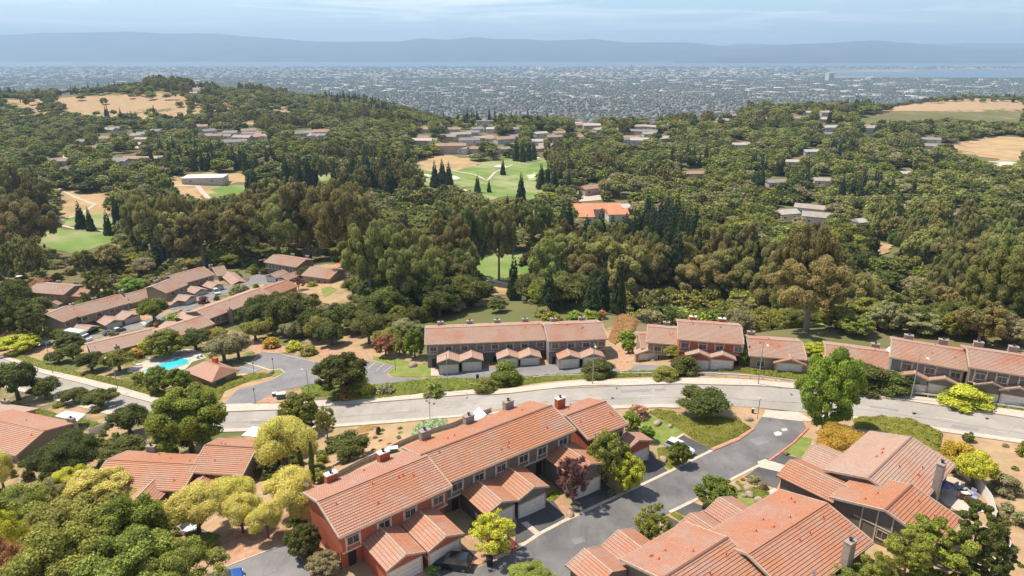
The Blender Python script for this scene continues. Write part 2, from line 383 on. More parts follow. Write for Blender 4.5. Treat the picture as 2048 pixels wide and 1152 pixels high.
def sheet(name, px, mat, lift=.03, thick=0, step=None, world=False, block=True, kind='structure', label=None, cat=None):
    """a ground sheet whose outline is given in photo pixels on the ground; thick gives it a kerb side"""
    w = list(px) if world else wpoly(px)
    xs = [p[0] for p in w]; ys = [p[1] for p in w]
    if block: OPEN.append(w)
    ext = max(max(xs)-min(xs), max(ys)-min(ys)); st = step or max(1.5, ext/45)
    w = dens(w, st*1.2)
    if name in ('fairway', 'dry_rough', 'dry_field', 'bare_slope', 'mulch_bed', 'soil_bank', 'sand_bunker', 'putting_green'):
        am = min(4.5, ext*.03) if name != 'sand_bunker' else .4; w = [(x+am*(math.sin(y*.21/am*3+x*.05)+.6*math.sin(y*.9/am+2)), y+am*(math.sin(x*.23/am*3+1)+.6*math.sin(x*.8/am+y*.1))) for x, y in w]
    gx, gy = np.meshgrid(np.arange(min(xs)+.3, max(xs), st), np.arange(min(ys)+.3, max(ys), st)); gx = gx.ravel(); gy = gy.ravel(); k = in_poly(gx, gy, w)
    pts = [Vector(p) for p in w]+[Vector((a, b)) for a, b in zip(gx[k], gy[k])]
    n = len(w); r = geometry.delaunay_2d_cdt(pts, [(i, (i+1) % n) for i in range(n)], [], 1, 1e-4)
    z = H([v.x for v in r[0]], [v.y for v in r[0]])+lift
    c = (sum(xs)/len(xs), sum(ys)/len(ys)); c = (c[0], c[1], Hs(*c)+lift)
    V = [(v.x-c[0], v.y-c[1], zz-c[2]) for v, zz in zip(r[0], z)]; Fc = [tuple(f) for f in r[2]]
    if thick:
        e = {}
        for f in Fc:
            for i in range(len(f)):
                a, b = f[i], f[(i+1) % len(f)]; e[(a, b)] = e.get((a, b), 0)+1
        m = {}
        for (a, b) in list(e):
            if (b, a) not in e:
                for q in (a, b):
                    if q not in m: m[q] = len(V); V.append((V[q][0], V[q][1], V[q][2]-thick))
                Fc.append((b, a, m[a], m[b]))
    me = bpy.data.meshes.new(name); me.from_pydata(V, [], Fc); me.materials.append(mat); me.update()
    o = link(name, me, None, c); tag(o, label, cat, None, kind); return o
def strip(name, px, width, mat, lift=.06, world=False, block=False, kind='structure', thick=0, off=0, label=None, cat=None, pxw=False):
    """ribbon of constant world width along a pixel polyline"""
    w = list(px) if world else [G(*p)[:2] for p in dens(px, 12, False)]
    Lf, Rt = [], []
    for i, p in enumerate(w):
        a, b = w[max(i-1, 0)], w[min(i+1, len(w)-1)]; d = math.hypot(b[0]-a[0], b[1]-a[1]) or 1; n = (-(b[1]-a[1])/d, (b[0]-a[0])/d)
        Lf.append((p[0]+n[0]*(off+width/2), p[1]+n[1]*(off+width/2))); Rt.append((p[0]+n[0]*(off-width/2), p[1]+n[1]*(off-width/2)))
    V, Fc = [], []
    c = (*w[len(w)//2], 0)
    ds = dens
    for a, b in zip(Lf, Rt):
        for q in (a, b): V.append((q[0]-c[0], q[1]-c[1], Hs(*q)+lift))
    for i in range(len(w)-1): Fc.append((2*i, 2*i+1, 2*i+3, 2*i+2))
    if thick:
        n0 = len(V); V += [(x, y, z-thick) for x, y, z in V]
        for i in range(len(w)-1):
            Fc.append((2*i, 2*i+2, n0+2*i+2, n0+2*i)); Fc.append((2*i+1, n0+2*i+1, n0+2*i+3, 2*i+3))
        Fc.append((0, n0, n0+1, 1)); k = 2*len(w)-2; Fc.append((k, k+1, n0+k+1, n0+k))
    me = bpy.data.meshes.new(name); me.from_pydata(V, [], Fc); me.materials.append(mat); me.update()
    if block: OPEN.append(Lf+Rt[::-1])
    o = link(name, me, None, c); tag(o, label, cat, None, kind); return o
# ---------------------------------------------------------------- land, water, far hills, haze
GOLD_PX = [[(255, 150), (290, 195), (480, 235), (520, 215), (505, 180), (400, 160), (300, 150)], [(0, 195), (60, 200), (90, 225), (60, 240), (0, 215)],
 [(480, 228), (585, 230), (590, 255), (530, 262), (470, 245)], [(640, 520), (735, 520), (735, 600), (640, 650), (600, 620), (690, 560)]]
def terrain():
    th = np.radians(np.concatenate([np.arange(-80, -45, 1.5), np.arange(-45, 45, .42), np.arange(45, 81, 1.5)])); r = [14.0]
    while r[-1] < 15500: r.append(r[-1]*1.0125+.15)
    r = np.array(r); T, R = np.meshgrid(th, r); X = R*np.sin(T); Y = R*np.cos(T)
    Z = H(X, Y); shore = 13100+500*np.sin(X*.0007)+250*np.sin(X*.0023+1)-1400*np.exp(-((X+1700)/1300)**2)
    Z = np.where(Y > shore, -300, Z)
    far = (np.abs(X) > 170+0*X)
    V = np.stack([X, Y, Z], -1).reshape(-1, 3); a, b = X.shape
    i, j = np.meshgrid(np.arange(a-1), np.arange(b-1), indexing='ij'); q = (i*b+j).ravel()
    Fq = np.stack([q, q+1, q+b+1, q+b], 1)
    x, y = V[:, 0], V[:, 1]
    yb = 196+104*(1-sstep(-75, -38, x))-52*sstep(10, 60, x); near = 1-sstep(-24, 6, y-yb); gold = near*(1-.5*sstep(40, 52, .79*(y-80)-.61*(x+18)))
    # golden hillsides seen bare in the photograph
    for c, rx, ry, s in GOLD: gold = np.maximum(gold, s*np.clip(1.6-((x-c[0])/rx)**2-((y-c[1])/ry)**2, 0, 1))
    urban = sstep(2300, 2900, y)
    me = np_mesh('hillside_and_plain', V, Fq, ground_mat(), dict(gold=np.where(gold > .99, 1.5, gold), urban=urban), True)
    tag(link('ground', me), kind='structure')
GOLD = [((1080, 1640), 380, 150, 1), ((780, 1600), 260, 110, 1), ((-640, 1180), 190, 80, .85), ((-930, 1180), 120, 50, .8), ((-760, 1080), 150, 40, .8), ((-560, 1060), 110, 32, .8), ((-880, 1010), 90, 30, .8), ((-330, 1000), 60, 26, .8), ((-300, 1130), 50, 26, .8), ((-430, 1120), 120, 70, .8), ((600, 790), 95, 75, 1), ((760, 1180), 90, 40, .8), ((205, 1150), 50, 70, .7), ((-78, 272), 26, 30, 1), ((330, 1230), 120, 60, .6)]
def ground_mat():
    t = NT('hillside_ground'); t.coord('Position')
    g = t.n('Attribute', attribute_name='gold'); u = t.n('Attribute', attribute_name='urban')
    wood = t.mix(t.noise(.08, .35, .65, 6), (.15, .115, .06), (.22, .185, .085)); wood = t.mix(t.noise(.02, .45, .6), wood, (.13, .14, .05))
    dry = t.mix(t.noise(.35, .35, .65, 8), (.47, .31, .18), (.36, .23, .125)); raw = t.raw
    dry = t.mix(t.math('MULTIPLY', t.noise(.09, .48, .66, 6), .8), dry, (.33, .26, .13)); dry = t.mix(t.math('MULTIPLY', t.noise(1.8, .5, .75, 3), .5), dry, (.28, .19, .11))
    gf = t.math('ADD', g.outputs['Fac'], t.math('MULTIPLY', t.math('SUBTRACT', t.noise(.045, .3, .7, 8, rough=.7), .5), 1.0)); gm = t.n('MapRange', i1=.42, i2=.62); t.l(gf, gm.inputs[0])
    col = t.mix(gm.outputs[0], wood, dry)
    vo = t.n('TexVoronoi'); vo.inputs['Scale'].default_value = .016; t.l(t.coord(), vo.inputs['Vector']); vr = t.n('SeparateColor'); t.l(vo.outputs['Color'], vr.inputs[0])
    urb = t.mix(vr.outputs[0], (.17, .155, .145), (.27, .24, .215)); urb = t.mix(t.noise(.0035, .5, .62, 4), urb, (.11, .12, .08)); urb = t.mix(t.math('MULTIPLY', t.noise(.0012, .55, .66, 5), .8), urb, (.42, .36, .28))
    col = t.mix(u.outputs['Fac'], col, urb)
    t.bump(raw, .35, .15)
    t.done(col, .95, .05); return t.m
terrain()
def big_sheet(name, x0, x1, y0, y1, z, mat):
    b = MB(); b.poly([(x0, y0, z), (x1, y0, z), (x1, y1, z), (x0, y1, z)]); return tag(b.build(name, mat, fix=False), kind='structure')
wt = NT('bay_water'); wt.coord('Position'); wt.noise(.004, .4, .6, 6); wt.bump(wt.raw, .3, 2); WATER = wt.done((.10, .16, .20), .5, .25)
big_sheet('bay_water', -74000, 74000, 9000, 35500, -282, WATER)
sheet('inlet_water', [(1660, 147), (1720, 143.5), (1830, 143), (1900, 140), (2080, 138), (2080, 158), (1990, 156), (1900, 157), (1800, 153), (1700, 150)], WATER, 1.5)
sheet('inlet_water', [(960, 138), (1010, 136.5), (1060, 139), (1010, 142)], WATER, 1.5)
def far_hills(name, crest, D, mat, seed, back=4000, low=-282):
    rg = random.Random(seed); b = MB(); n = 260; px = [c[0] for c in crest]; py = [c[1] for c in crest]
    top = []
    ph = [(rg.uniform(.01, .12), rg.uniform(0, 6), rg.uniform(.2, .8)) for _ in range(9)]
    for i in range(n+1):
        X = px[0]+(px[-1]-px[0])*i/n; Yp = float(np.interp(X, px, py))+sum(a*.28*math.sin(f*X+p) for f, p, a in ph)
        r = ray(X, Yp); t = (D+back)/r[1]; top.append((r[0]*t, r[1]*t, r[2]*t))
    V, Fc = [], []; m = 14
    for i, tp in enumerate(top):
        for j in range(m+1):
            f = j/m; yy = (D+back)*(1-f)+D*f-1500*f; rid = (tp[2]-low)*(1-f)**1.25
            k = 1+.28*math.sin(tp[0]*.0011+j*1.1+seed)*math.sin(tp[0]*.00037+j*.7)*f*2*(1-f)*2
            V.append((tp[0]*(yy/(D+back)), yy, low+rid*k-(3 if j == m else 0)))
        V.append((tp[0]*1.05, D+back+6000, low-3))
    for i in range(n):
        for j in range(m): a = i*(m+2)+j; Fc.append((a, a+1, a+m+3, a+m+2))
        a = i*(m+2); Fc.append((a, a+m+2, a+m+2+m+1, a+m+1))
    me = bpy.data.meshes.new(name); me.from_pydata(V, [], Fc); me.materials.append(mat); me.polygons.foreach_set('use_smooth', [True]*len(Fc)); me.update()
    return tag(link(name, me), kind='structure')
MT['hill'] = simple('far_hill', (.03, .045, .04), (.09, .09, .06), .0009, .95, .05)
far_hills('far_hills', [(-900, 80), (-300, 72), (0, 71), (80, 66), (250, 63), (330, 67), (430, 67), (480, 72), (640, 83), (690, 84), (800, 83), (845, 76), (890, 79), (950, 74), (1000, 79), (1045, 78), (1100, 81), (1190, 78), (1250, 85), (1300, 84), (1370, 84), (1430, 91), (1500, 96), (1600, 104), (1700, 112)], 20000, MT['hill'], 3)
far_hills('far_hills', [(1350, 112), (1430, 104), (1500, 97), (1560, 90), (1640, 86), (1700, 83), (1745, 80), (1790, 84), (1880, 91), (1960, 96), (2048, 97), (2300, 92), (2900, 88)], 18000, MT['hill'], 8)
far_hills('far_hills', [(1400, 97), (1480, 87), (1560, 89), (1700, 93), (1850, 88), (1950, 86), (2060, 87), (2300, 84), (2900, 90)], 26000, MT['hill'], 12, 3000)
# haze: pale even air over everything, sky outside
hz = NT('haze_air'); hz.t.nodes.remove(hz.b); pv = hz.n('VolumePrincipled'); pv.inputs['Color'].default_value = (.58, .79, 1.0, 1); pv.inputs['Density'].default_value = HAZE = .000072; pv.inputs['Anisotropy'].default_value = .1
hz.l(pv.outputs[0], hz.out.inputs['Volume'])
hb = MB(); hb.box((731, 17300, 263), (150300, 37400, 1157)); tag(hb.build('haze', hz.m), kind='stuff')
# ---------------------------------------------------------------- houses
def roof_slope(b, x0, x1, ridge_z, w, pitch, sgn, course=.40, y0=0, th=.14):
    """saw-tooth tile courses down one slope, sgn -1 towards the viewer side; UV in metres"""
    sl = math.hypot(1, pitch); n = max(2, int(w*sl/course)); cs = w/n
    for k in range(n):
        ya, yb = y0+sgn*k*cs, y0+sgn*(k+1)*cs; za = ridge_z-k*cs*pitch; zb = ridge_z-(k+1)*cs*pitch+.06
        va, vb = k*.4, (k+1)*.4
        q = [(x0, ya, za), (x1, ya, za), (x1, yb, zb), (x0, yb, zb)]; uv = [(x0, va), (x1, va), (x1, vb), (x0, vb)]
        if sgn > 0: q = q[::-1]; uv = uv[::-1]
        b.poly(q, uv)
        z2 = zb-.06 if k < n-1 else zb-th
        q = [(x0, yb, zb), (x1, yb, zb), (x1, yb, z2), (x0, yb, z2)]; uv = [(x0, vb), (x1, vb), (x1, vb), (x0, vb)]
        if sgn > 0: q = q[::-1]; uv = uv[::-1]
        b.poly(q, uv)
    # underside and ends
    ye, ze = y0+sgn*w, ridge_z-w*pitch-th
    b.poly([(x0, y0, ridge_z-th), (x1, y0, ridge_z-th), (x1, ye, ze), (x0, ye, ze)])
    for x in (x0, x1): b.poly([(x, y0, ridge_z), (x, ye, ze+th+.03), (x, ye, ze), (x, y0, ridge_z-th)])
def rake(b, x, y0, y1, za, zb, wd=.09, hh=.26):
    for xx in (x,):
        b.poly([(xx-wd, y0, za+.06), (xx+wd, y0, za+.06), (xx+wd, y1, zb+.06), (xx-wd, y1, zb+.06)])
        b.poly([(xx-wd, y0, za-hh), (xx+wd, y0, za-hh), (xx+wd, y1, zb-hh), (xx-wd, y1, zb-hh)])
        for s in (-wd, wd): b.poly([(xx+s, y0, za+.06), (xx+s, y1, zb+.06), (xx+s, y1, zb-hh), (xx+s, y0, za-hh)])
        b.poly([(xx-wd, y1, zb+.06), (xx+wd, y1, zb+.06), (xx+wd, y1, zb-hh), (xx-wd, y1, zb-hh)])
def gable_garage(root, x, yw, yf, zr, wl, wr, wall, roofm, pitch=.36, door=True, sgn=-1, dz=0, dark=False, double=False, fas='fascia'):
    """garage wing whose ridge runs from yw (house) to yf (front); built with its ridge along local y"""
    zl, zr2 = zr-wl*pitch, zr-wr*pitch
    m = MB(); e = .35; yb = yf-sgn*.45
    prof = [(x-wl+e, -3.5), (x+wr-e, -3.5), (x+wr-e, zr-(wr-e)*pitch-.14), (x, zr-.14), (x-wl+e, zr-(wl-e)*pitch-.14)]
    m.prism(prof, min(yw, yb), max(yw, yb), 'y')
    g = m.build('garage', wall, root)
    r = MB()
    for s, ww in ((-1, wl), (1, wr)):
        sl = math.hypot(1, pitch); n = max(2, int(ww*sl/.40)); cs = ww/n
        for k in range(n):
            xa, xb = x+s*k*cs, x+s*(k+1)*cs; za, zb = zr-k*cs*pitch, zr-(k+1)*cs*pitch+.04
            uv = [(yw, k*.4), (yf, k*.4), (yf, k*.4+.4), (yw, k*.4+.4)]
            r.poly([(xa, yw, za), (xa, yf, za), (xb, yf, zb), (xb, yw, zb)], uv)
            z2 = zb-.04 if k < n-1 else zb-.16
            r.poly([(xb, yw, zb), (xb, yf, zb), (xb, yf, z2), (xb, yw, z2)], [(yw, 0)]*4)
        xe, ze = x+s*ww, zr-ww*pitch-.13
        r.poly([(x, yw, zr-.13), (x, yf, zr-.13), (xe, yf, ze), (xe, yw, ze)], [(0, 0)]*4)
        for yy in (yw, yf): r.poly([(x, yy, zr), (xe, yy, ze+.15), (xe, yy, ze), (x, yy, zr-.13)], [(0, 0)]*4)
    r.build('garage_roof', roofm, g)
    f = MB()
    for s, ww in ((-1, wl), (1, wr)):
        xe, ze = x+s*(ww+.04), zr-ww*pitch
        for ya, yb2 in ((yf+sgn*.01, yf+sgn*.09),):
            for yy in (ya, yb2): f.poly([(x, yy, zr+.05), (xe, yy, ze+.05), (xe, yy, ze-.24), (x, yy, zr-.24)])
            f.poly([(x, ya, zr+.05), (xe, ya, ze+.05), (xe, yb2, ze+.05), (x, yb2, zr+.05)]); f.poly([(x, ya, zr-.24), (xe, ya, ze-.24), (xe, yb2, ze-.24), (x, yb2, zr-.24)])
    # ridge cap
    f.box((x, (yw+yf)/2, zr+.045), (.22, abs(yw-yf), .09))
    f.build('verge_board', MT[fas], g)
    if door:
        wd = 4.7 if wl+wr > 5.6 else 4.3; cx = x+(wr-wl)/2; yd = yb+sgn*.03
        d = MB(); n = 4
        hd = min(2.15, zr-wd/2*pitch-.45-dz)
        cols = [cx] if not double else [cx-wd/4, cx+wd/4]
        for c in cols:
            w1 = wd/len(cols)-.06
            for k in range(n): d.box((c, yd+sgn*.03, dz+.03+hd*(k+.5)/n), (w1, .06, hd/n-.035))
        d.build('garage_door_or_shade', MT['dark'] if dark else MT['door'], g)  # with dark set, a near-black panel paints the shade of an open carport
        t = MB()
        for s in (-1, 1): t.box((cx+s*(wd/2+.10), yd+sgn*.02, dz+hd/2), (.17, .14, hd+.1))
        t.box((cx, yd+sgn*.02, dz+hd+.12), (wd+.37, .14, .18)); t.build('door_frame', MT['trim'], g)
    return g
def window(root, x, y, z, wd, ht, sgn=-1, axis='x', frame='trim', mull=1, glass='glass'):
    f = MB(); t = .11; dp = .10
    def bx(a, zz, w_, h_, d_=dp, off=0):
        if axis == 'x': f.box((a, y+sgn*(dp/2+off), zz), (w_, d_, h_))
        else: f.box((y+sgn*(dp/2+off), a, zz), (d_, w_, h_))
    bx(x-wd/2, z, t, ht+t); bx(x+wd/2, z, t, ht+t); bx(x, z+ht/2, wd, t); bx(x, z-ht/2, wd, t, dp*1.3)
    for k in range(mull): bx(x-wd/2+wd*(k+1)/(mull+1), z, .05, ht)
    fo = f.build('window', MT[frame], root)
    p = MB()
    if axis == 'x': p.box((x, y+sgn*.035, z), (wd-t, .03, ht-t))
    else: p.box((y+sgn*.035, x, z), (.03, wd-t, ht-t))
    p.build('pane', MT[glass], fo)
    return fo
def chimney(root, x, y, z0, z1, mat='chim_grey', w_=1.55, d_=.85, rot=False):
    b = MB(); dx, dy = (d_, w_) if rot else (w_, d_); b.box((x, y, (z0+z1)/2), (dx, dy, z1-z0)); c = b.build('chimney', MT[mat], root)
    k = MB(); k.box((x, y, z1+.06), (dx+.12, dy+.12, .12)); k.build('chimney_cap', MT['white' if mat == 'chim_red' else 'chim_grey'], c)
    f = MB(); f.tube([(x, y, z1+.12), (x, y, z1+.42)], .15, 8); f.tube([(x, y, z1+.42), (x, y, z1+.5)], [.24, .24], 8); f.build('flue', MT['dark'], c)
def rooftop_vents(root, pts):
    for x, y, z in pts:
        b = MB(); b.tube([(x, y, z-.1), (x, y, z+.32)], .07, 6); b.box((x, y, z+.02), (.4, .4, .05)); b.build('roof_vent', MT['chim_red'], root)
HOUSES = []
def house(name, label, a, b, h, wn=6.2, wf=6.0, pitch=.275, wall='grey_wall', roofm='roof_a', two=True, wins=(), chims=(), gar=(), cat='townhouses', dz=0, group=None, chim='chim_grey', trims=True,
          endwin=(), farwins=0, vents=4, doors=0, fronttall=False, battens_end=False, fas='fascia', chim_near=False):
    fr = Frame(a, b, h, dz); L_ = fr.L
    root = empty(name, fr.world((0, 0, 0)), fr.ang); tag(root, label, cat, group)
    wl = MT[wall]; zn, zf = h-wn*pitch, h-wf*pitch
    OPEN.append([fr.world(p)[:2] for p in ((-1, -wn-1, 0), (L_+1, -wn-1, 0), (L_+1, wf+1, 0), (-1, wf+1, 0))])
    HOUSES.append((root, fr))
    wins = [(fr.aty(*q, -wn+.55)[0] if isinstance(q, tuple) else q) for q in wins]
    m = MB(); e = .45; ye = -wn+.55; yf = wf-.55; und = .15
    if two:
        jt = h-4.5; up = [(ye, jt), (ye, h+ye*pitch-und), (0, h-und), (yf, h-yf*pitch-und), (yf, jt)]
        m.prism(up, e, L_-e); lo = [(ye+.7, -4), (yf-.01, -4), (yf-.01, jt-.001), (ye+.7, jt-.001)]; m.prism(lo, e+.01, L_-e-.01)
    else:
        m.prism([(ye, -4), (ye, h+ye*pitch-und), (0, h-und), (yf, h-yf*pitch-und), (yf, -4)], e, L_-e)
    m.build('wall', wl, root)
    r = MB(); roof_slope(r, 0, L_, h, wn, pitch, -1); roof_slope(r, 0, L_, h, wf, pitch, 1); ro = r.build('roof', MT[roofm], root, fix=False)
    c = MB()
    c.box((L_/2, 0, h+.05), (L_, .26, .12)); c.build('ridge_cap', MT[roofm], ro)
    v = MB()
    for x in (0, L_):
        rake(v, x, 0, -wn, h, zn); rake(v, x, 0, wf, h, zf)
    v.box((L_/2, -wn-.06, zn-.12), (L_, .10, .22)); v.box((L_/2, wf+.06, zf-.12), (L_, .10, .22))
    v.build('fascia', MT[fas], root)
    if two:
        zw = h-3.25; top = h+ye*pitch-und
        for x in wins:
            window(root, x, ye, zw+.15, 1.55, 1.15)
            for s in (-1, 1): t = MB(); t.box((x+s*.92, ye-.04, (jt+.05+top)/2), (.16, .09, top-jt-.05)); t.build('trim_board', MT['trim'], root)
        t = MB(); t.box((L_/2, ye-.04, jt+.07), (L_-2*e, .10, .20)); t.build('trim_board', MT['trim'], root)
        for x in wins:
            d = MB(); d.box((x, ye+.7-.05, 1.0), (1.0, .06, 2.05)); d.build('front_door', MT['dark'], root)
    else:
        for x in wins: window(root, x, ye, 1.4, 1.5, 1.3)
    if farwins:
        for k in range(farwins): window(root, (k+.5)*L_/farwins+.9, yf, 3.9 if two else 1.4, 1.7, 1.2, 1)
    for s, yy, zz in endwin:
        window(root, yy, (0+e) if s < 0 else (L_-e), zz, 1.3, 1.2, s, 'y')
    if battens_end:
        for yy in (-4.6, -2.8, -1.0, .8, 2.6):
            t = MB(); ht = h-abs(yy)*pitch-und; t.box((e-.04, yy, ht/2-.4), (.09, .17, ht+.8)); t.build('trim_board', MT['trim'], root)
        t = MB(); t.box((e-.05, -1, 2.55), (.08, 9, .16)); t.build('trim_board', MT['trim'], root)
    for q in chims:
        if chim_near:
            l = fr.aty(*q, -wn-.1); chimney(root, l[0], -wn-.1, -3, l[2], chim, 1.3, .8)
        else:
            l = fr.aty(*q, wf-.05); chimney(root, l[0], wf+.05, -3, min(max(l[2], zf+.8), zf+2.3), chim)
    rg = random.Random(int(a[0]))
    vp = []
    for k in range(vents):
        s = rg.choice((-1, 1)); yy = rg.uniform(.5, 4.2); vp.append((rg.uniform(1, L_-1), s*yy, h-yy*pitch))
    rooftop_vents(root, vp)
    for q in gar:
        (px, py, zg, wgl, wgr), kw = q[:5], (q[5] if len(q) > 5 else {})
        l = fr.atz(px, py, zg); sg = kw.get('sgn', -1); kw = dict(kw); yw = kw.pop('yw', (-wn+1.0) if sg < 0 else (wf-1.0)); xx = kw.pop('x', l[0]); yq = kw.pop('yf', l[1])
        gable_garage(root, xx, yw, yq, zg, wgl, wgr, wl, MT[kw.pop('roofm', roofm)], fas=fas, dz=kw.pop('dz', Hs(*fr.world((xx, yq, 0))[:2])-fr.base+.02), **kw)
        OPEN.append([fr.world(p)[:2] for p in ((xx-wgl-.3, min(yw, yq)-.8, 0), (xx+wgr+.3, min(yw, yq)-.8, 0), (xx+wgr+.3, max(yw, yq)+.8, 0), (xx-wgl-.3, max(yw, yq)+.8, 0))])
    return root, fr
# front row, three stepped townhouse blocks
N1 = house('townhouse_block', 'red stucco two-chimney townhouse block at the lower end of the front row', (634, 1003), (855, 912), 7.3, 5.8, 4.5, wall='red_wall', roofm='roof_a', wins=((705, 1069), (768, 1043), (820, 1022), (876, 996)), chims=((662, 948), (767, 905)), chim='chim_red', cat='townhouse block', vents=7,
  gar=((811.5, 1109, 4.1, 2.62, 2.62, {}), (892, 1072, 4.1, 2.62, 2.62, {})))
N2 = house('townhouse_block', 'long brown-walled townhouse block with bright orange roof, middle of the front row', (840.5, 911), (1104, 811), 7.5, 5.6, 5.3, wall='grey_wall', roofm='roof_b', wins=((914, 967), (958, 946), (1002, 929), (1047, 909), (1084, 893), (1126, 877)), chims=((850, 862), (938, 832), (1017, 803)), cat='townhouse block', vents=9,
  gar=((1003.6, 1003, 4.1, 2.62, 2.62), (1068, 974, 4.1, 2.62, 2.62), (1181, 927, 4.1, 3.2, 3.0)))
N3 = house('townhouse_block', 'small red stucco townhouse block at the upper end of the front row', (1133, 832), (1212, 803), 7.5, 5.3, 4.0, wall='red_wall', roofm='roof_a', wins=(6.6,), chims=((1121, 797),), chim='chim_red', cat='townhouse block', vents=5,
  gar=((1278, 880, 3.9, 2.6, 3.2, {}),))
# lower right group across the private street
house('townhouse_block', 'salmon tiled single-storey block at the bottom edge right of centre, twin garages behind', (1325, 1158), (1456, 1075), 5.5, 6.2, 6.2, wall='grey_wall', roofm='roof_a', two=False, cat='townhouse block', vents=8,
  gar=((1168, 1098, 3.8, 2.75, 2.75, dict(sgn=1)), (1236, 1061, 3.8, 2.75, 2.75, dict(sgn=1))))
house('townhouse_block', 'large salmon tiled block with a pale chimney on its near eave in the lower right', (1495, 1108), (1654, 1006), 5.7, 6.2, 6.4, wall='grey_wall', roofm='roof_a', two=False, cat='townhouse block', chims=((1701, 1083),), chim_near=True, vents=9,
  gar=((1380, 1027, 3.8, 2.75, 2.75, dict(sgn=1)), (1438, 995, 3.8, 2.75, 2.9, dict(sgn=1))), chim='chim_grey')
house('townhouse_block', 'single-storey house with orange tiled roof and tall panelled gable beside the pine, right side', (1771, 1020), (1824, 970), 5.5, 6.0, 6.6, wall='grey_wall', roofm='roof_b', two=False, cat='house', vents=5, battens_end=True, endwin=((-1, -3.7, 1.6), (-1, -.1, 1.6)), wins=(2, 6),
  gar=((1580, 920.5, 3.8, 3.2, 3.2, dict(sgn=1, yw=2.0, roofm='roof_b')),))
house('townhouse_block', 'single-storey house with broad faded tiled roof and a side chimney above the fenced patio', (1737, 956), (1823, 874), 5.9, 6.0, 5.6, wall='grey_wall', roofm='roof_c', two=False, cat='house', vents=6, endwin=((1, -2.6, 1.4),), wins=(11,), chims=((1884, 927),), chim_near=True,
  gar=((1624, 890, 3.8, 3.2, 3.2, dict(sgn=1, yw=2.0)),))
# middle rows beyond the main road
house('townhouse_block', 'long grey townhouse block with four chimneys beyond the main road, left half of its row', (850, 657), (1088, 648), 8.0, 6.2, 5.2, pitch=.26, wall='slate_wall', roofm='roof_c', wins=(2.0, 5.6, 9.4, 13.2, 16.8, 20.4, 24.0, 27.8), chims=((881, 646), (939, 645), (994, 642), (1050, 640)), cat='townhouse block', vents=8,
  gar=((897, 717, 4.75, 2.75, 2.75), (943.6, 714, 4.75, 2.75, 2.75), (1017, 710, 4.75, 2.75, 2.75), (1061, 709, 4.75, 2.75, 2.75)))
house('townhouse_block', 'grey townhouse block with two chimneys joined to the right end of the long middle row', (1088, 650), (1204, 645), 8.2, 6.2, 5.2, pitch=.26, wall='slate_wall', roofm='roof_c', wins=(1.8, 5.6, 9.2, 12.9), chims=((1107, 641), (1163, 639)), cat='townhouse block', vents=5,
  gar=((1140, 710, 4.75, 2.75, 2.75), (1187, 707, 4.75, 2.75, 2.75)))
house('townhouse_block', 'low tan house with a double garage left of the red two-chimney block', (1276, 668), (1342, 668), 5.0, 5.0, 4, wall='tan_wall', roofm='roof_c', two=False, cat='house', vents=1,
  gar=((1301, 699, 3.9, 3.4, 3.4, dict(double=True)),))
house('townhouse_block', 'tan two-storey house with faded roof against the red two-chimney block', (1295, 653), (1358, 658), 6.6, 5.6, 5.0, wall='tan_wall', roofm='roof_c', wins=(2.6, 5.6), chims=((1333, 648),), cat='house', vents=2)
house('townhouse_block', 'red walled townhouse block with two red chimneys beyond the main road', (1355, 643), (1483, 652), 8.1, 6.0, 5.2, wall='red_wall', roofm='roof_c', wins=(1.6, 5.2, 8.6, 12.4), chims=((1386, 638), (1444, 641)), chim='chim_red', cat='townhouse block', vents=5,
  gar=((1398, 705, 4.75, 2.75, 2.75), (1446, 709, 4.75, 2.75, 2.75)))
house('townhouse_block', 'single-storey salmon roofed house with one garage behind the third street lamp', (1493, 676), (1605, 684), 4.8, 5.6, 5.4, wall='tan_wall', roofm='roof_c', two=False, cat='house', vents=4, chims=((1502, 665),), wins=(2.5,),
  gar=((1582, 718, 3.6, 3.2, 3.2, dict(roofm='roof_b', yw=-.5)),))
house('townhouse_block', 'single-storey salmon roofed house half hidden by the dark round trees on the right', (1650, 688), (1778, 705), 4.8, 5.8, 5.4, wall='tan_wall', roofm='roof_c', two=False, cat='house', vents=4, chims=((1751, 690),),
  gar=((1684, 722, 3.6, 3.2, 3.2, dict(yw=-.5)),))
house('townhouse_block', 'grey-blue two-storey block with salmon roof behind the rightmost street lamp', (1783, 678), (1935, 703), 8.0, 5.6, 5.0, wall='slate_wall', roofm='roof_c', wins=(3.0, 6.8, 10.8), chims=((1818, 671), (1887, 680)), cat='townhouse block', vents=4,
  gar=((1830, 747, 4.7, 2.6, 2.6), (1890, 757, 4.7, 2.75, 2.75)))
house('townhouse_block', 'two-storey salmon roofed block running off the right edge beyond the road', (1933, 696), (2110, 722), 8.2, 5.4, 5.0, wall='grey_wall', roofm='roof_c', wins=(2.0, 5.2, 8.5, 12), chims=((1958, 685), (2028, 694)), cat='townhouse block', vents=4,
  gar=((1985, 765, 4.7, 2.65, 2.65), (2040, 775, 4.7, 2.8, 2.8)))
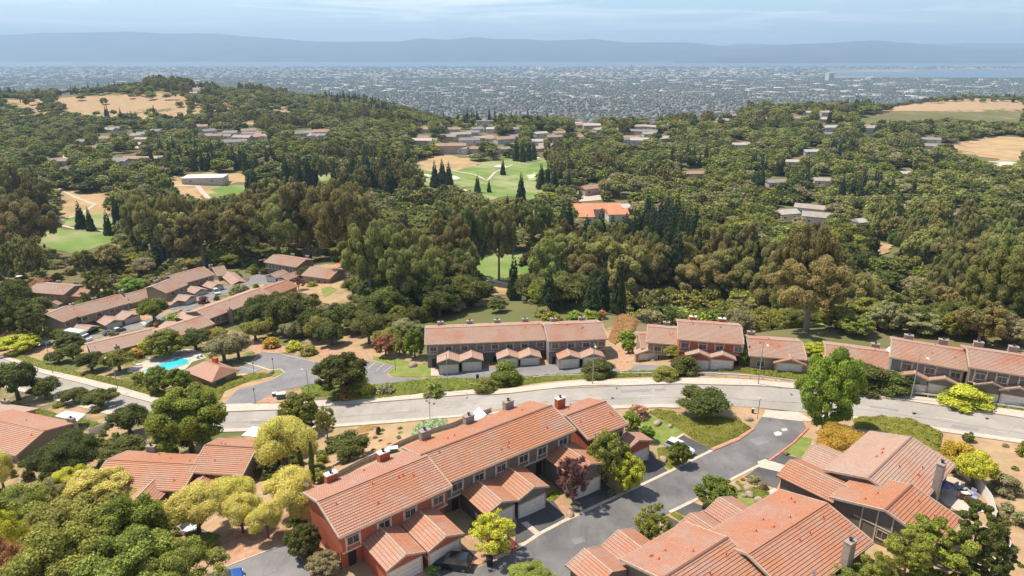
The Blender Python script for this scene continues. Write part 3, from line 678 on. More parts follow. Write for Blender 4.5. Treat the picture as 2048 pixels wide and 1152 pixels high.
# left cluster
house('townhouse_block', 'two-storey block with reddish roof and carport at the lower left of the left cluster', (91, 629), (140, 610), 7.8, 6.8, 3.6, wall='tan_wall', roofm='roof_d', wins=(1.8, 5.6), chims=((91, 625),), cat='townhouse block', vents=2,
  gar=((183, 653, 4.0, 3.2, 3.2, dict(dark=True)),))
house('townhouse_block', 'long two-storey block with three chimneys behind the twin garages of the left cluster', (138, 615), (240, 588), 8.0, 6.6, 4.2, wall='tan_wall', roofm='roof_d', wins=(1.8, 6.2, 10.4, 15), chims=((144, 610), (188, 596), (243, 587)), cat='townhouse block', vents=5,
  gar=((228, 640, 4.6, 3.05, 3.05), (263.5, 629, 4.6, 3.05, 3.05)))
house('townhouse_block', 'low tan gabled house between two taller blocks of the left cluster', (244, 590.7), (305.5, 574.5), 4.8, 6.4, 4, wall='tan_wall', roofm='roof_d', two=False, cat='house', vents=2, endwin=((-1, -3, 1.4),),
  gar=((355, 601, 4.5, 3.05, 3.05, dict(yw=-5)),))
house('townhouse_block', 'small two-storey block with one chimney in the middle of the left cluster', (303.6, 573), (348, 556), 8.0, 6.6, 4.0, wall='tan_wall', roofm='roof_d', wins=(3.2, 7.4), chims=((312, 561),), cat='townhouse block', vents=2,
  gar=((382, 592, 4.5, 3.05, 3.05),))
house('townhouse_block', 'two-storey block with two chimneys below the red-leaved shrub in the left cluster', (337, 552), (407, 533), 8.0, 7.6, 4.0, wall='tan_wall', roofm='roof_d', wins=(3, 7.2, 11.6), chims=((336, 548), (370, 537)), cat='townhouse block', vents=2,
  gar=((402, 578, 4.5, 3.05, 3.05), (435, 568, 4.5, 3.05, 3.05)))
house('townhouse_block', 'single-storey tan house with white garage door at the far end of the left cluster', (424, 535), (447, 531), 5.2, 7.5, 4.5, wall='tan_wall', roofm='roof_d', two=False, cat='house', vents=1, chims=((421, 530),),
  gar=((478, 562, 3.8, 3.2, 3.2, dict(yw=-5)),))
house('townhouse_block', 'long two-storey block with three tall stacks on its near wall', (393, 622), (521.5, 576), 7.0, 5.6, 5.8, wall='grey_wall', roofm='roof_c', wins=(3.4, 10.6, 13, 19, 22.6), chims=((459, 618), (496, 602), (530, 590)), chim_near=True, cat='townhouse block', vents=4)
house('townhouse_block', 'single-storey salmon roofed house running from the moving truck above the pool', (174.5, 688.6), (304, 658), 4.8, 5.6, 5.4, wall='tan_wall', roofm='roof_c', two=False, cat='house', vents=4, chims=((233, 692),), chim_near=True, wins=(14,))
house('townhouse_block', 'single-storey salmon roofed house below the three-stack block, left cluster', (314.6, 661), (407, 630.5), 4.8, 5.6, 4.6, wall='tan_wall', roofm='roof_c', two=False, cat='house', vents=3,
  gar=((332, 642, 3.7, 2.8, 2.8, dict(sgn=1, roofm='roof_c')), (365, 622, 3.7, 2.8, 2.8, dict(sgn=1))))
house('townhouse_block', 'single-storey house with orange roof patch at the far end beside the big pine', (521, 580), (575, 560), 5.0, 5.4, 5.4, wall='tan_wall', roofm='roof_b', two=False, cat='house', vents=2)
house('townhouse_block', 'two-storey brown-roofed block at the head of the cul-de-sac with twin garages', (547, 509), (612, 519), 8.0, 6.2, 5.4, wall='grey_wall', roofm='roof_d', wins=(3, 6.6, 10.4, 14.4), chims=((585, 508), (614, 512)), cat='townhouse block', vents=3, endwin=((1, -1.5, 4.0),),
  gar=((540, 549, 4.5, 3.05, 3.05), (563, 554, 4.5, 3.05, 3.05)))
house('townhouse_block', 'single-storey house with plain tan gable at the edge of the golden bank', (621, 533), (677, 540), 4.9, 6.6, 5.4, wall='tan_wall', roofm='roof_c', two=False, cat='house', vents=2, wins=(5, 8, 11))
house('townhouse_block', 'two-storey salmon block with two chimneys among oaks at the far left', (74.5, 566), (149, 571.6), 7.8, 6.0, 5.2, wall='tan_wall', roofm='roof_d', wins=(4, 7.5, 11.6), chims=((116, 562), (151, 564)), cat='townhouse block', vents=3,
  gar=((83, 602, 3.9, 2.8, 2.8), (103, 604, 3.9, 2.8, 2.8)))
house('townhouse_block', 'low salmon house adjoining the right of the far-left oak-shaded block', (147, 575), (185, 577), 5.6, 5.4, 4.8, wall='tan_wall', roofm='roof_b', two=False, cat='house', vents=1)
house('townhouse_block', 'roof of a grey house cut by the left edge beside a red parasol', (-45, 512), (14, 519), 8.0, 8.5, 4.6, wall='slate_wall', roofm='roof_c', wins=(), chims=((20, 517),), cat='townhouse block', vents=1)
# front left pair
house('townhouse_block', 'single-storey house with red tiled roof and two garage gables behind the cream blossoming trees', (214, 919), (396, 929), 4.9, 5.2, 5.2, pitch=.3, wall='tan_wall', roofm='roof_b', two=False, cat='house', vents=6, chims=((301, 893),),
  gar=((268, 1000, 3.9, 3.2, 3.0, dict(yw=2)), (362, 1003, 3.9, 3.2, 3.2, dict(yw=2))))
house('townhouse_block', 'single-storey house with red tiled roof and dark right gable under the big tree', (410, 890), (513, 896), 5.5, 5.6, 4.6, pitch=.3, wall='tan_wall', roofm='roof_b', two=False, cat='house', vents=3, endwin=((1, -1, 1.5), ))
house('townhouse_block', 'salmon roofed house with panelled right gable at the left edge', (-40, 833), (89, 861), 4.9, 6.4, 6.4, pitch=.28, wall='tan_wall', roofm='roof_b', two=False, cat='house', vents=3, chims=((142, 842),), endwin=())
house('townhouse_block', 'salmon roof corner at the far left behind the panelled gable house', (-60, 815), (34, 828), 4.9, 5, 5, pitch=.28, wall='tan_wall', roofm='roof_c', two=False, cat='house', vents=1, chims=((12, 812),))
# ---------------------------------------------------------------- roads, pavements, lawns
def zz(pts, ox, oy, k): return [(ox+x/k, oy+y/k) for x, y in pts]
FARC = [(-60, 705), (0, 716), (85, 748), (173, 770), (245, 790.6), (313, 809), (370, 820), (452, 825), (560, 821), (674, 812), (800, 802), (946, 790), (1093, 780), (1239, 773), (1357, 769), (1431, 771), (1517, 773), (1584, 778), (1698, 789), (1813, 803), (1927, 819.5), (2042, 837), (2110, 848)]
NEARC = [(2110, 890), (2046, 880), (1887, 857), (1726, 835), (1689, 831), (1580, 822), (1507, 815), (1355, 808), (1240, 811), (1090, 816), (917, 831), (800, 839), (677, 848), (570, 854), (455, 858), (380, 855), (310, 843), (230, 824), (150, 803), (60, 780), (-60, 752)]
sheet('road', FARC+NEARC, MT['road'], .05, step=3)
SWF = [(-60, 699), (0, 709), (85, 739), (173, 758), (245, 776), (310, 795), (372, 806), (452, 811), (560, 808), (680, 799), (800, 791), (946, 781), (1093, 768.5), (1239, 760), (1386, 757), (1431, 758), (1584, 767), (1698, 778), (1813, 791), (1927, 807), (2042, 823), (2110, 832)]
sheet('sidewalk', [(x, y-1.2) for x, y in FARC][::-1]+SWF, MT['concrete'], .19, thick=.3, step=3)
strip('kerb', [(x, y-.8) for x, y in FARC], .16, MT['curb'], .195, thick=.3)
NS = [(x, y+1.0) for x, y in NEARC]
sheet('sidewalk', NS[:4]+[(1689, 838), (1726, 843), (1887, 868), (2046, 893), (2110, 904)][::1], MT['concrete'], .19, thick=.3, step=3) if False else None
NW = NEARC[::-1]
strip('sidewalk', [p for p in NW if p[0] <= 1500], 1.5, MT['concrete'], .17, thick=.3, off=-.9)
strip('sidewalk', [(1625, 827)]+[p for p in NW if p[0] > 1640], 1.5, MT['concrete'], .17, thick=.3, off=-.9)
# centre dashes and a crack sealed seam
CEN = [(-20, 732), (85, 765), (173, 788), (245, 806), (313, 826), (380, 838), (452, 842), (563, 838), (677, 830), (807, 821), (946, 810), (1078, 802), (1240, 793), (1320, 791), (1460, 792), (1517, 796), (1640, 803), (1798, 824), (1898, 839), (2048, 862), (2110, 872)]
cw = [G(*p)[:2] for p in dens(CEN, 10, False)]
acc = 0; seg = []; on = True
cum = [0]
for a, b in zip(cw, cw[1:]): cum.append(cum[-1]+math.hypot(b[0]-a[0], b[1]-a[1]))
def on_line(d): return (float(np.interp(d, cum, [p[0] for p in cw])), float(np.interp(d, cum, [p[1] for p in cw])))
d = 2.0; k = 0
while d < cum[-1]-4:
    strip('lane_marking', [on_line(d), on_line(d+1.7), on_line(d+3.4)], .13, MT['line'], .066, world=True); d += 10.4; k += 1
strip('road_seam', [on_line(q) for q in np.arange(0, cum[-1], 3)], .07, MT['dark'], .056, world=True, off=-1.2)
# private street
K4 = 3.097
LFT = [(1524, 833), (1507, 857.5), (1475, 880), (1423.5, 901), (1339.6, 943), (1249, 986.6), (1210, 1004), (1129.5, 1041.5), (1081, 1067), (1045.6, 1090), (971, 1129), (949, 1138), (905, 1175)]
RGT = [(1130, 1180), (1150, 1135), (1226.6, 1083.5), (1301, 1048), (1339.6, 1025), (1401, 995), (1469, 956), (1536.5, 922), (1585, 886.6), (1614, 857.5), (1606, 842)]
sheet('street', LFT+RGT, MT['asphalt'], .05, step=2.5)
sheet('driveway_apron', [(1531, 820), (1596, 824), (1628, 842), (1606, 843), (1524, 834)], MT['concrete'], .062)
strip('kerb', LFT[1:4], .35, MT['redcurb'], .16, thick=.2, off=.15); strip('kerb', [(1423.5, 901), (1339.6, 943), (1249, 986.6), (1210, 1004), (1129.5, 1041.5), (1081, 1067), (1045.6, 1090), (971, 1129)], .55, MT['curb'], .075)
strip('kerb', [(1606, 842), (1614, 857.5), (1585, 886.6), (1536.5, 922)], .35, MT['redcurb'], .15, thick=.2, off=.1); strip('kerb', [(1536.5, 922), (1469, 956), (1401, 995), (1339.6, 1025)], .55, MT['curb'], .075)
for q in [[(1497, 880), (1525, 872), (1540, 884), (1515, 892)], [(1142, 1079), (1165, 1074), (1172, 1083), (1150, 1090)]]: sheet('asphalt_patch', q, MT['lot'], .058, block=False)
sheet('asphalt_stain', [(1547, 866), (1556, 863), (1564, 866), (1562, 871), (1551, 872)], MT['line'], .058, block=False); sheet('asphalt_stain', [(1562, 858), (1572, 857), (1576, 861), (1566, 863)], MT['line'], .058, block=False)
# driveways of the front row
sheet('driveway', zz([(1345, 790), (1535, 690), (1560, 650), (1650, 810), (1490, 892), (1412, 930), (1330, 955), (1335, 900)], 600, 780, K4), MT['drive'], .058)
sheet('path', zz([(1368, 826), (1405, 815), (1492, 888), (1462, 905)], 600, 780, K4), MT['concrete'], .064, block=False)
sheet('path', zz([(1540, 640), (1560, 625), (1735, 780), (1660, 812)], 600, 780, K4), MT['mulch'], .066, block=False)
sheet('driveway', [(1165, 985), (1200, 955), (1235, 992), (1160, 1028), (1140, 1010)], MT['drive'], .058)
sheet('driveway', [(1262, 935), (1300, 905), (1335, 942), (1262, 980), (1240, 962)], MT['drive'], .058)
sheet('driveway', zz([(800, 1070), (985, 985), (1110, 1000), (1060, 1110), (1000, 1180), (820, 1180)], 600, 780, K4), MT['drive'], .058)
sheet('path', zz([(1010, 905), (1050, 900), (1160, 1000), (1170, 1060), (1090, 1090), (1030, 1060), (1110, 1000)], 600, 780, K4), MT['mulch'], .066, block=False)
sheet('driveway', zz([(645, 350), (760, 280), (950, 370), (830, 435)], 1120, 780, K4), MT['drive'], .058)
sheet('path', zz([(640, 345), (760, 272), (768, 280), (650, 355)], 1120, 780, K4), MT['curb'], .12, thick=.2, block=False)
sheet('driveway', zz([(1140, 540), (1230, 480), (1385, 510), (1340, 610)], 1120, 780, K4), MT['drive'], .058)
sheet('driveway', zz([(1305, 445), (1375, 395), (1500, 430), (1440, 480)], 1120, 780, K4), MT['drive'], .058)
sheet('path', zz([(1222, 445), (1270, 430), (1400, 470), (1385, 515), (1235, 480)], 1120, 780, K4), MT['concrete'], .07, block=False)
sheet('path', [(1535, 982), (1550, 976), (1565, 990), (1545, 1000)], MT['concrete'], .07, block=False)
sheet('driveway', zz([(690, 740), (820, 695), (905, 730), (790, 790)], 1120, 780, K4), MT['drive'], .058); sheet('driveway', zz([(640, 830), (680, 790), (740, 820), (690, 890)], 1120, 780, K4), MT['drive'], .058)
# bottom left cul-de-sac
sheet('parking_court', [(455, 1134), (575, 1088), (600, 1105), (640, 1165), (430, 1185), (440, 1140)], MT['lot'], .055)
strip('kerb', [(452, 1134), (575, 1087)], .2, MT['curb'], .12, thick=.2); strip('kerb', [(582, 1090), (640, 1165)], .2, MT['curb'], .12, thick=.2)
sheet('driveway', [(300, 1038), (345, 1046), (420, 1066), (380, 1075), (320, 1062)], MT['drive'], .055)
sheet('soil_bank', [(432, 1092), (480, 1050), (545, 1052), (580, 1060), (572, 1086), (455, 1132), (425, 1110)], MT['mulch'], .04, block=False)
# lot beside the pool
sheet('parking_lot', zz([(440, 440-0), (500, 370), (640, 385), (760, 390), (880, 440), (1260, 430), (1450, 465), (1385, 520), (1410, 545), (1700, 560), (1990, 545), (2048, 590), (1800, 600), (1400, 610), (1100, 590), (850, 600), (640, 640), (530, 690), (440, 740), (240, 735), (330, 640), (600, 560), (670, 510), (640, 490), (540, 480), (420, 530), (300, 500)], 380, 600, 3.531), MT['lot'], .05, step=2.5)
sheet('driveway_apron', [(446, 810), (505, 808), (520, 822), (446, 824)], MT['concrete'], .205)
sheet('driveway', [(925, 735), (1215, 722), (1240, 742), (1000, 757), (880, 762), (880, 740)], MT['lot'], .056)
sheet('driveway', [(1270, 730), (1420, 742), (1480, 737), (1480, 750), (1380, 752), (1255, 745)], MT['lot'], .056)
sheet('driveway', [(1560, 738), (1600, 738), (1610, 765), (1560, 760)], MT['lot'], .056)
sheet('driveway', [(1770, 745), (1990, 778), (2090, 800), (2090, 825), (1980, 800), (1780, 775)], MT['drive'], .056)
for a, b in (((464, 727), (512, 742)), ((496, 735), (522, 729)), ((507, 742), (530, 733)), ((735, 738), (750, 725)), ((752, 741), (769, 728)), ((768, 744), (786, 731))): strip('parking_line', [a, b], .12, MT['line'], .06)
strip('kerb', zz([(385, 440), (560, 495), (640, 490)], 380, 600, 3.531), .5, MT['curb'], .12, thick=.1); strip('kerb', zz([(640, 490), (668, 512), (600, 556)], 380, 600, 3.531), .25, MT['curb'], .14, thick=.2)
strip('kerb', zz([(440, 438), (500, 368), (640, 383), (880, 440)], 380, 600, 3.531), .2, MT['curb'], .14, thick=.2)
sheet('lawn', [(455, 742), (478, 744), (480, 752), (455, 752)], MT['grass'], .05); sheet('lawn', zz([(300, 560), (420, 535), (510, 560), (330, 600)], 380, 600, 3.531), MT['grass'], .05); sheet('lawn', zz([(550, 500), (630, 492), (658, 512), (590, 545), (560, 530)], 380, 600, 3.531), MT['grass'], .07)
sheet('path', zz([(300, 540), (380, 520), (440, 530), (330, 570)], 380, 600, 3.531), MT['concrete'], .08, block=False)
sheet('lawn', zz([(1300, 400), (1460, 415), (1700, 470), (1700, 545), (1430, 540), (1400, 515), (1460, 468), (1290, 420)], 380, 600, 3.531), MT['grass'], .06)
sheet('path', [(861, 730), (872, 730), (880, 752), (862, 752)], MT['concrete'], .07)
sheet('mulch_bed', [(505, 690), (560, 692), (640, 700), (745, 705), (748, 715), (700, 716), (640, 712), (560, 706), (512, 706), (500, 712)], MT['mulch'], .04, block=False); sheet('mulch_bed', [(595, 771), (640, 764), (672, 768), (668, 778), (620, 782)], MT['mulch'], .04, block=False); sheet('mulch_bed', [(500, 800), (535, 790), (570, 790), (590, 800), (545, 808)], MT['mulch'], .04, block=False)
sheet('mulch_bed', [(1232, 700), (1262, 700), (1265, 728), (1245, 738), (1225, 734)], MT['mulch'], .04, block=False)
# left cluster streets
sheet('street', [(0, 690), (60, 692), (130, 680), (175, 682), (235, 668), (300, 652), (345, 636), (395, 612), (440, 592), (480, 578), (530, 566), (556, 565), (556, 552), (520, 546), (490, 560), (455, 573), (420, 585), (385, 605), (330, 628), (262, 648), (215, 668), (160, 672), (120, 678), (0, 700)], MT['lot'], .05, step=2.5)
sheet('driveway', [(205, 665), (262, 648), (280, 640), (266, 634), (215, 655)], MT['lot'], .056); sheet('driveway', [(340, 622), (420, 590), (455, 580), (452, 572), (385, 596), (345, 612)], MT['lot'], .056); sheet('driveway', [(530, 556), (560, 562), (590, 566), (592, 572), (545, 575), (520, 566)], MT['lot'], .056); sheet('driveway', [(465, 575), (498, 562), (500, 556), (470, 560)], MT['drive'], .06)
strip('sidewalk', [(280, 641), (295, 652)], 1.4, MT['concrete'], .07); sheet('mulch_bed', [(270, 622), (300, 612), (345, 620), (330, 634), (285, 645)], MT['mulch'], .045, block=False)
sheet('lawn', [(642, 578), (660, 572), (676, 580), (648, 596)], MT['grass'], .06)
# island by the junction and lawns right of the front row
sheet('lawn', zz([(500, 190), (560, 160), (700, 205), (770, 265), (640, 340), (560, 320), (530, 250)], 1120, 780, K4), MT['grass'], .04); sheet('lawn', zz([(1395, 385), (1430, 340), (1500, 290), (1560, 300), (1545, 370), (1490, 425)], 1120, 780, K4), MT['grass'], .04)
sheet('lawn', zz([(1050, 620), (1180, 650), (1320, 680), (1240, 740), (1120, 700)], 1120, 780, K4), MT['grass'], .04); sheet('lawn', zz([(610, 355), (700, 400), (740, 470), (690, 500), (600, 440)], 1120, 780, K4), MT['grass'], .04)
# pool terrace
sheet('pool_deck', [(252, 742), (290, 722), (330, 712), (372, 698), (400, 702), (412, 716), (385, 724), (372, 738), (330, 752), (285, 752)], MT['concrete'], .08, thick=.3)
POOL = [(284, 744), (352, 716), (380, 719), (376, 728), (345, 738), (318, 750)]
sheet('lawn', [(385, 702), (425, 708), (432, 716), (415, 724), (400, 708)], MT['grass'], .05)
# golf valley
sheet('fairway', [(40, 470), (75, 455), (100, 450), (150, 462), (240, 462), (252, 475), (215, 492), (170, 500), (140, 507), (90, 497)], MT['fairway'], .2); sheet('fairway', [(120, 440), (150, 430), (215, 428), (235, 450), (240, 462), (130, 452)], MT['fairway'], .22)
sheet('dry_rough', [(100, 370), (160, 385), (240, 395), (235, 420), (215, 430), (150, 432), (118, 438), (108, 410)], MT['golden'], .2); sheet('dry_rough', [(330, 355), (420, 345), (500, 350), (500, 362), (440, 372), (400, 400), (340, 395)], MT['golden'], .2)
strip('cart_path', [(118, 378), (150, 395), (190, 410), (160, 430), (100, 447), (160, 460), (245, 465)], 2.4, MT['path'], .35); strip('cart_path', [(345, 372), (395, 372), (405, 385), (418, 398)], 4, MT['path'], .35)
sheet('fairway', [(410, 385), (440, 375), (500, 365), (560, 358), (640, 350), (720, 345), (720, 352), (640, 362), (560, 375), (470, 388), (420, 400)], MT['fairway'], .2)
sheet('fairway', [(820, 330), (880, 318), (940, 335), (1000, 318), (1070, 315), (1130, 330), (1110, 350), (1080, 370), (1100, 385), (1080, 398), (1000, 395), (940, 400), (930, 375), (880, 372), (850, 390), (830, 360)], MT['fairway'], .2)
sheet('dry_rough', [(830, 320), (880, 310), (940, 318), (960, 330), (900, 345), (850, 342)], MT['golden'], .26)
for q in ((905, 356, 14, 4), (1000, 333, 12, 2.5), (1075, 352, 20, 2.5), (850, 352, 12, 3), (925, 382, 10, 2.5), (880, 386, 9, 2.2), (945, 312, 10, 2), (1072, 316, 8, 1.5), (1062, 356, 6, 1.5)):
    sheet('sand_bunker', [(q[0]+q[2]*math.cos(a)*(1+.2*math.sin(3*a)), q[1]+q[3]*math.sin(a)) for a in np.linspace(0, 6.28, 14)[:-1]], MT['sand'], .4, block=False)
sheet('putting_green', [(1050, 352), (1070, 345), (1090, 350), (1085, 360), (1060, 362)], MT['green'], .35, block=False)
strip('cart_path', [(870, 345), (905, 342), (950, 350), (975, 362), (990, 345), (1025, 330)], 2.5, MT['path'], .4)
sheet('fairway', [(965, 510), (1050, 505), (1100, 520), (1090, 545), (1010, 560), (955, 555), (850, 545), (850, 520)], MT['fairway'], .3); sheet('dry_rough', [(950, 572), (1000, 565), (1045, 578), (1050, 586), (990, 592), (955, 588)], MT['golden'], .3)
strip('cart_path', [(845, 512), (930, 530), (960, 558), (1010, 568), (1050, 582), (1110, 598)], 2.8, MT['path'], .4)
sheet('fairway', [(1590, 590), (1700, 576), (1760, 580), (1830, 600), (1850, 612), (1760, 640), (1640, 660), (1585, 650)], MT['fairway'], .3); strip('cart_path', [(1780, 568), (1830, 590), (1880, 608)], 1.8, MT['path'], .45)
sheet('fairway', [(1480, 580), (1530, 575), (1535, 592), (1490, 600)], MT['fairway'], .3); strip('cart_path', [(1470, 598), (1540, 596)], 2.5, MT['path'], .4)
sheet('dry_field', [(1920, 300), (1945, 278), (1990, 272), (2090, 276), (2090, 320), (2000, 322), (1960, 312)], MT['golden'], .3); sheet('dry_field', [(1980, 322), (2090, 330), (2090, 345), (2020, 340)], MT['sand'], .3)
sheet('clubhouse_lot', [(1140, 385), (1180, 370), (1215, 378), (1210, 400), (1160, 404)], MT['path'], .3)
sheet('street', [(262, 270), (278, 270), (287, 297), (268, 298)], MT['path'], .4); sheet('street', [(125, 310), (142, 308), (148, 332), (130, 334)], MT['path'], .4)
sheet('street', [(1392, 466), (1400, 463), (1425, 480), (1418, 488)], MT['lot'], .5)
sheet('bare_slope', [(1735, 492), (1755, 484), (1785, 492), (1775, 508), (1750, 512)], MT['golden'], .5)
# ---------------------------------------------------------------- trees and shrubs
def sph(n, rg, up=-.35):
    v = rg.normal(size=(n*4+16, 3)); v /= np.linalg.norm(v, axis=1)[:, None]; v = v[v[:, 2] > up]
    while len(v) < n: v = np.concatenate([v, v])
    return v[:n]
def leafquads(Pn, Nn, s, rg, aspect=.7):
    n = len(Pn); t = rg.normal(size=(n, 3)); a = np.cross(Nn, t); a /= np.linalg.norm(a, axis=1)[:, None]+1e-9; b = np.cross(Nn, a); b /= np.linalg.norm(b, axis=1)[:, None]+1e-9
    k = (s*(.65+.7*rg.random(n)))[:, None]; a = a*k*.5; b = b*k*.5*aspect
    V = np.stack([Pn-a-b*.3, Pn-b*.9+a*.1, Pn+a+b*.2, Pn+b*.9-a*.1], 1).reshape(-1, 3)
    return V, np.arange(4*n).reshape(-1, 4)
_ico = {}
def ico(sub=1):
    if sub not in _ico:
        import bmesh
        bm = bmesh.new(); bmesh.ops.create_icosphere(bm, subdivisions=sub, radius=1); bm.verts.ensure_lookup_table()
        _ico[sub] = (np.array([v.co[:] for v in bm.verts]), np.array([[v.index for v in f.verts] for f in bm.faces])); bm.free()
    return _ico[sub]
def lobes(kind, rg, k=1.0):
    """lobe centres and radii in unit space: z 0..1, |xy| <= .5"""
    C = []
    def add(x, y, z, r, fl=.8): C.append((x, y, z, r, fl))
    if kind in ('oak', 'round', 'bloom', 'airy'):
        n, cz, rz, lo, r0, r1 = dict(oak=(34, .56, .36, -.55, .10, .17), round=(80, .53, .46, -.85, .065, .115), bloom=(22, .60, .36, -.5, .13, .19), airy=(64, .56, .43, -.8, .05, .095))[kind]
        d = sph(int(n*k), rg, lo)
        lump = 1+.16*np.sin(d[:, 0]*4+rg.random()*6)*np.sin(d[:, 1]*5+rg.random()*6)
        for v, m in zip(d, lump):
            r = rg.uniform(r0, r1); q = rg.uniform(.82, 1.05)*m
            add(v[0]*(.5-r)*q, v[1]*(.5-r)*q, cz+v[2]*(rz-r*.8)*q, r)
        for _ in range(int(n*k*.45)):
            v = sph(1, rg, -.6)[0]*rg.uniform(.1, .65); r = rg.uniform(r0, r1); add(v[0]*.45, v[1]*.45, cz+v[2]*rz*.8, r)
    elif kind == 'euc':
        for j in range(rg.integers(6, 9)):
            a = rg.random()*6.28; rr = rg.uniform(.03, .33); cx, cy = rr*math.cos(a), rr*math.sin(a); cz = rg.uniform(.48, .83-.5*rr*rr); h = rg.uniform(.12, .2)
            for v in sph(int(10*k), rg, -.9):
                r = rg.uniform(.045, .085); x, y = cx+v[0]*.19, cy+v[1]*.19; add(x, y, min(cz+v[2]*h, .97-r), r, 1.0)
        for _ in range(int(9*k)):
            a = rg.random()*6.28; add(.36*math.cos(a)*rg.random(), .36*math.sin(a)*rg.random(), rg.uniform(.34, .6), rg.uniform(.05, .08), 1.1)
    elif kind == 'conifer':
        for j in range(int(15*k)):
            z = .08+.9*j/(15*k); R = .46*(1-z)**.85+.015; m = max(3, int(9*(1-z)+2))
            for q in range(m):
                a = q/m*6.28+rg.random()*1.2; rr = R*rg.uniform(.6, 1.05); add(rr*math.cos(a)*.75, rr*math.sin(a)*.75, z-.02*rg.random(), max(.022, R*.34), .55)
    elif kind == 'pine':
        for j in range(int(120*k)):
            z = rg.uniform(.12, .97); R = .46*(1-((z-.55)/.55)**2)**.5; a = rg.random()*6.28; rr = R*rg.uniform(.3, 1)
            add(rr*math.cos(a), rr*math.sin(a), z, rg.uniform(.035, .07), .6)
    elif kind == 'cypress':
        for j in range(16):
            z = .05+.92*j/16; R = .42*math.sin(math.pi*min(.97, .12+z*.86))**.7; a = rg.random()*6.28; add(.1*math.cos(a), .1*math.sin(a), z, max(.05, R*.8), .35)
    elif kind == 'shrub':
        for v in sph(int(20*k), rg, .0):
            r = rg.uniform(.12, .2); add(v[0]*(.5-r), v[1]*(.5-r), .12+v[2]*(.86-r), r, .9)
        add(0, 0, .35, .3, 1)
    C = np.array(C); return C
def make_crown(kind, nleaf, size, seed, mat='leaf_oak', sub=1, jitter=.6, core=.8):
    rg = np.random.default_rng(seed); C = lobes(kind, rg); w = C[:, 3]**2; w /= w.sum()
    cnt = np.maximum(2, (w*nleaf).astype(int)); Ps, Ns, Vv = [], [], []
    for c, n in zip(C, cnt):
        d = sph(n, rg, -.55); r = c[3]*(.86+.28*rg.random((n, 1))); p = d*r; p[:, 2] *= c[4]; Ps.append(p+c[:3])
        nn = d+rg.normal(size=(n, 3))*jitter; Ns.append(nn/np.linalg.norm(nn, axis=1)[:, None]); Vv.append(np.clip(.25+.35*rg.random()+.4*rg.random(n), 0, 1))
    Pn, Nn, vv = np.concatenate(Ps), np.concatenate(Ns), np.concatenate(Vv)
    V, Fq = leafquads(Pn, Nn, size, rg)
    iv, fi = ico(sub); cv, cf, cvv = [], [], []; off = len(V)
    if core:
        for c in C:
            q = iv*(c[3]*core)*(1+.22*rg.normal(size=(len(iv), 1))*.6); q[:, 2] *= c[4]; cv.append(q+c[:3]); f4 = np.concatenate([fi, fi[:, 2:3]], 1)+off; off += len(iv); cf.append(f4); cvv.append(np.full(len(fi), .22))  # lobe cores set dark: the crown's inner shade is put into the colour
        V = np.concatenate([V]+cv)
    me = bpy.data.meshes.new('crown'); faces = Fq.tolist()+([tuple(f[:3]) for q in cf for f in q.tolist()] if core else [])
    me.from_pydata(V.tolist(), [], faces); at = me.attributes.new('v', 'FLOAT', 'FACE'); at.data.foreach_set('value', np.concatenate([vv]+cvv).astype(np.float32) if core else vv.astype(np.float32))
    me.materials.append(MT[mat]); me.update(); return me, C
def make_trunk(kind, C, seed, limbs=5, mat='bark'):
    rg = np.random.default_rng(seed+99); b = MB()
    top = dict(conifer=.95, cypress=.8, euc=.7, pine=.85, shrub=.3).get(kind, .5); r0 = dict(conifer=.02, cypress=.03, euc=.028, pine=.022, shrub=.03, oak=.045, airy=.022).get(kind, .03)
    lean = rg.normal(size=2)*.02
    b.tube([(0, 0, -.06), (lean[0]*.5, lean[1]*.5, top*.45), (lean[0], lean[1], top)], [r0*1.4, r0, r0*.35], 6)
    if kind not in ('conifer', 'cypress'):
        pick = C[rg.choice(len(C), min(limbs, len(C)), replace=False)]
        for c in pick:
            z0 = rg.uniform(.22, .5)*top/.5*.7; p0 = Vector((lean[0]*.6, lean[1]*.6, z0)); p2 = Vector(c[:3]); p1 = p0.lerp(p2, .5)+Vector((0, 0, -.03))
            b.tube([p0, p1, p2], [r0*.6, r0*.4, r0*.15], 5, False)
    return b.mesh('trunk', MT[mat])
PROTO = {}
def proto(kind, tier, var, matk):
    key = (kind, tier, var)
    if key not in PROTO:
        nl, sz, sub = {0: (26000, .0225, 2), 1: (6500, .041, 2), 2: (1700, .075, 1), 3: (520, .115, 1)}[tier]
        if kind == 'conifer': nl = int(nl*1.1); sz *= .85
        if kind == 'euc': sz *= .85
        if kind == 'bloom' : sz *= .9
        if kind == 'airy': sz *= .8
        if kind == 'round' and tier == 0: nl = 32000; sz = .024
        if kind == 'shrub': nl = int(nl*.6); sz *= 1.25
        c, C = make_crown(kind, nl, sz, hash((len(kind), tier, var)) % 9999+len(PROTO), sub=sub, core=.62 if kind in ('airy',) else .8)
        PROTO[key] = (c, make_trunk(kind, C, var, 9 if kind == 'airy' else 6, 'palebark' if kind == 'euc' else 'bark'))
    return PROTO[key]
NAMES = dict(euc='eucalyptus', conifer='redwood', shrub='shrub', oak='oak_tree', round='leafy_tree', airy='open_tree', pine='pine_tree', bloom='blossoming_tree', cypress='cypress')
ALLT = []        # (root, px, py, word, group)
TRI = [0]
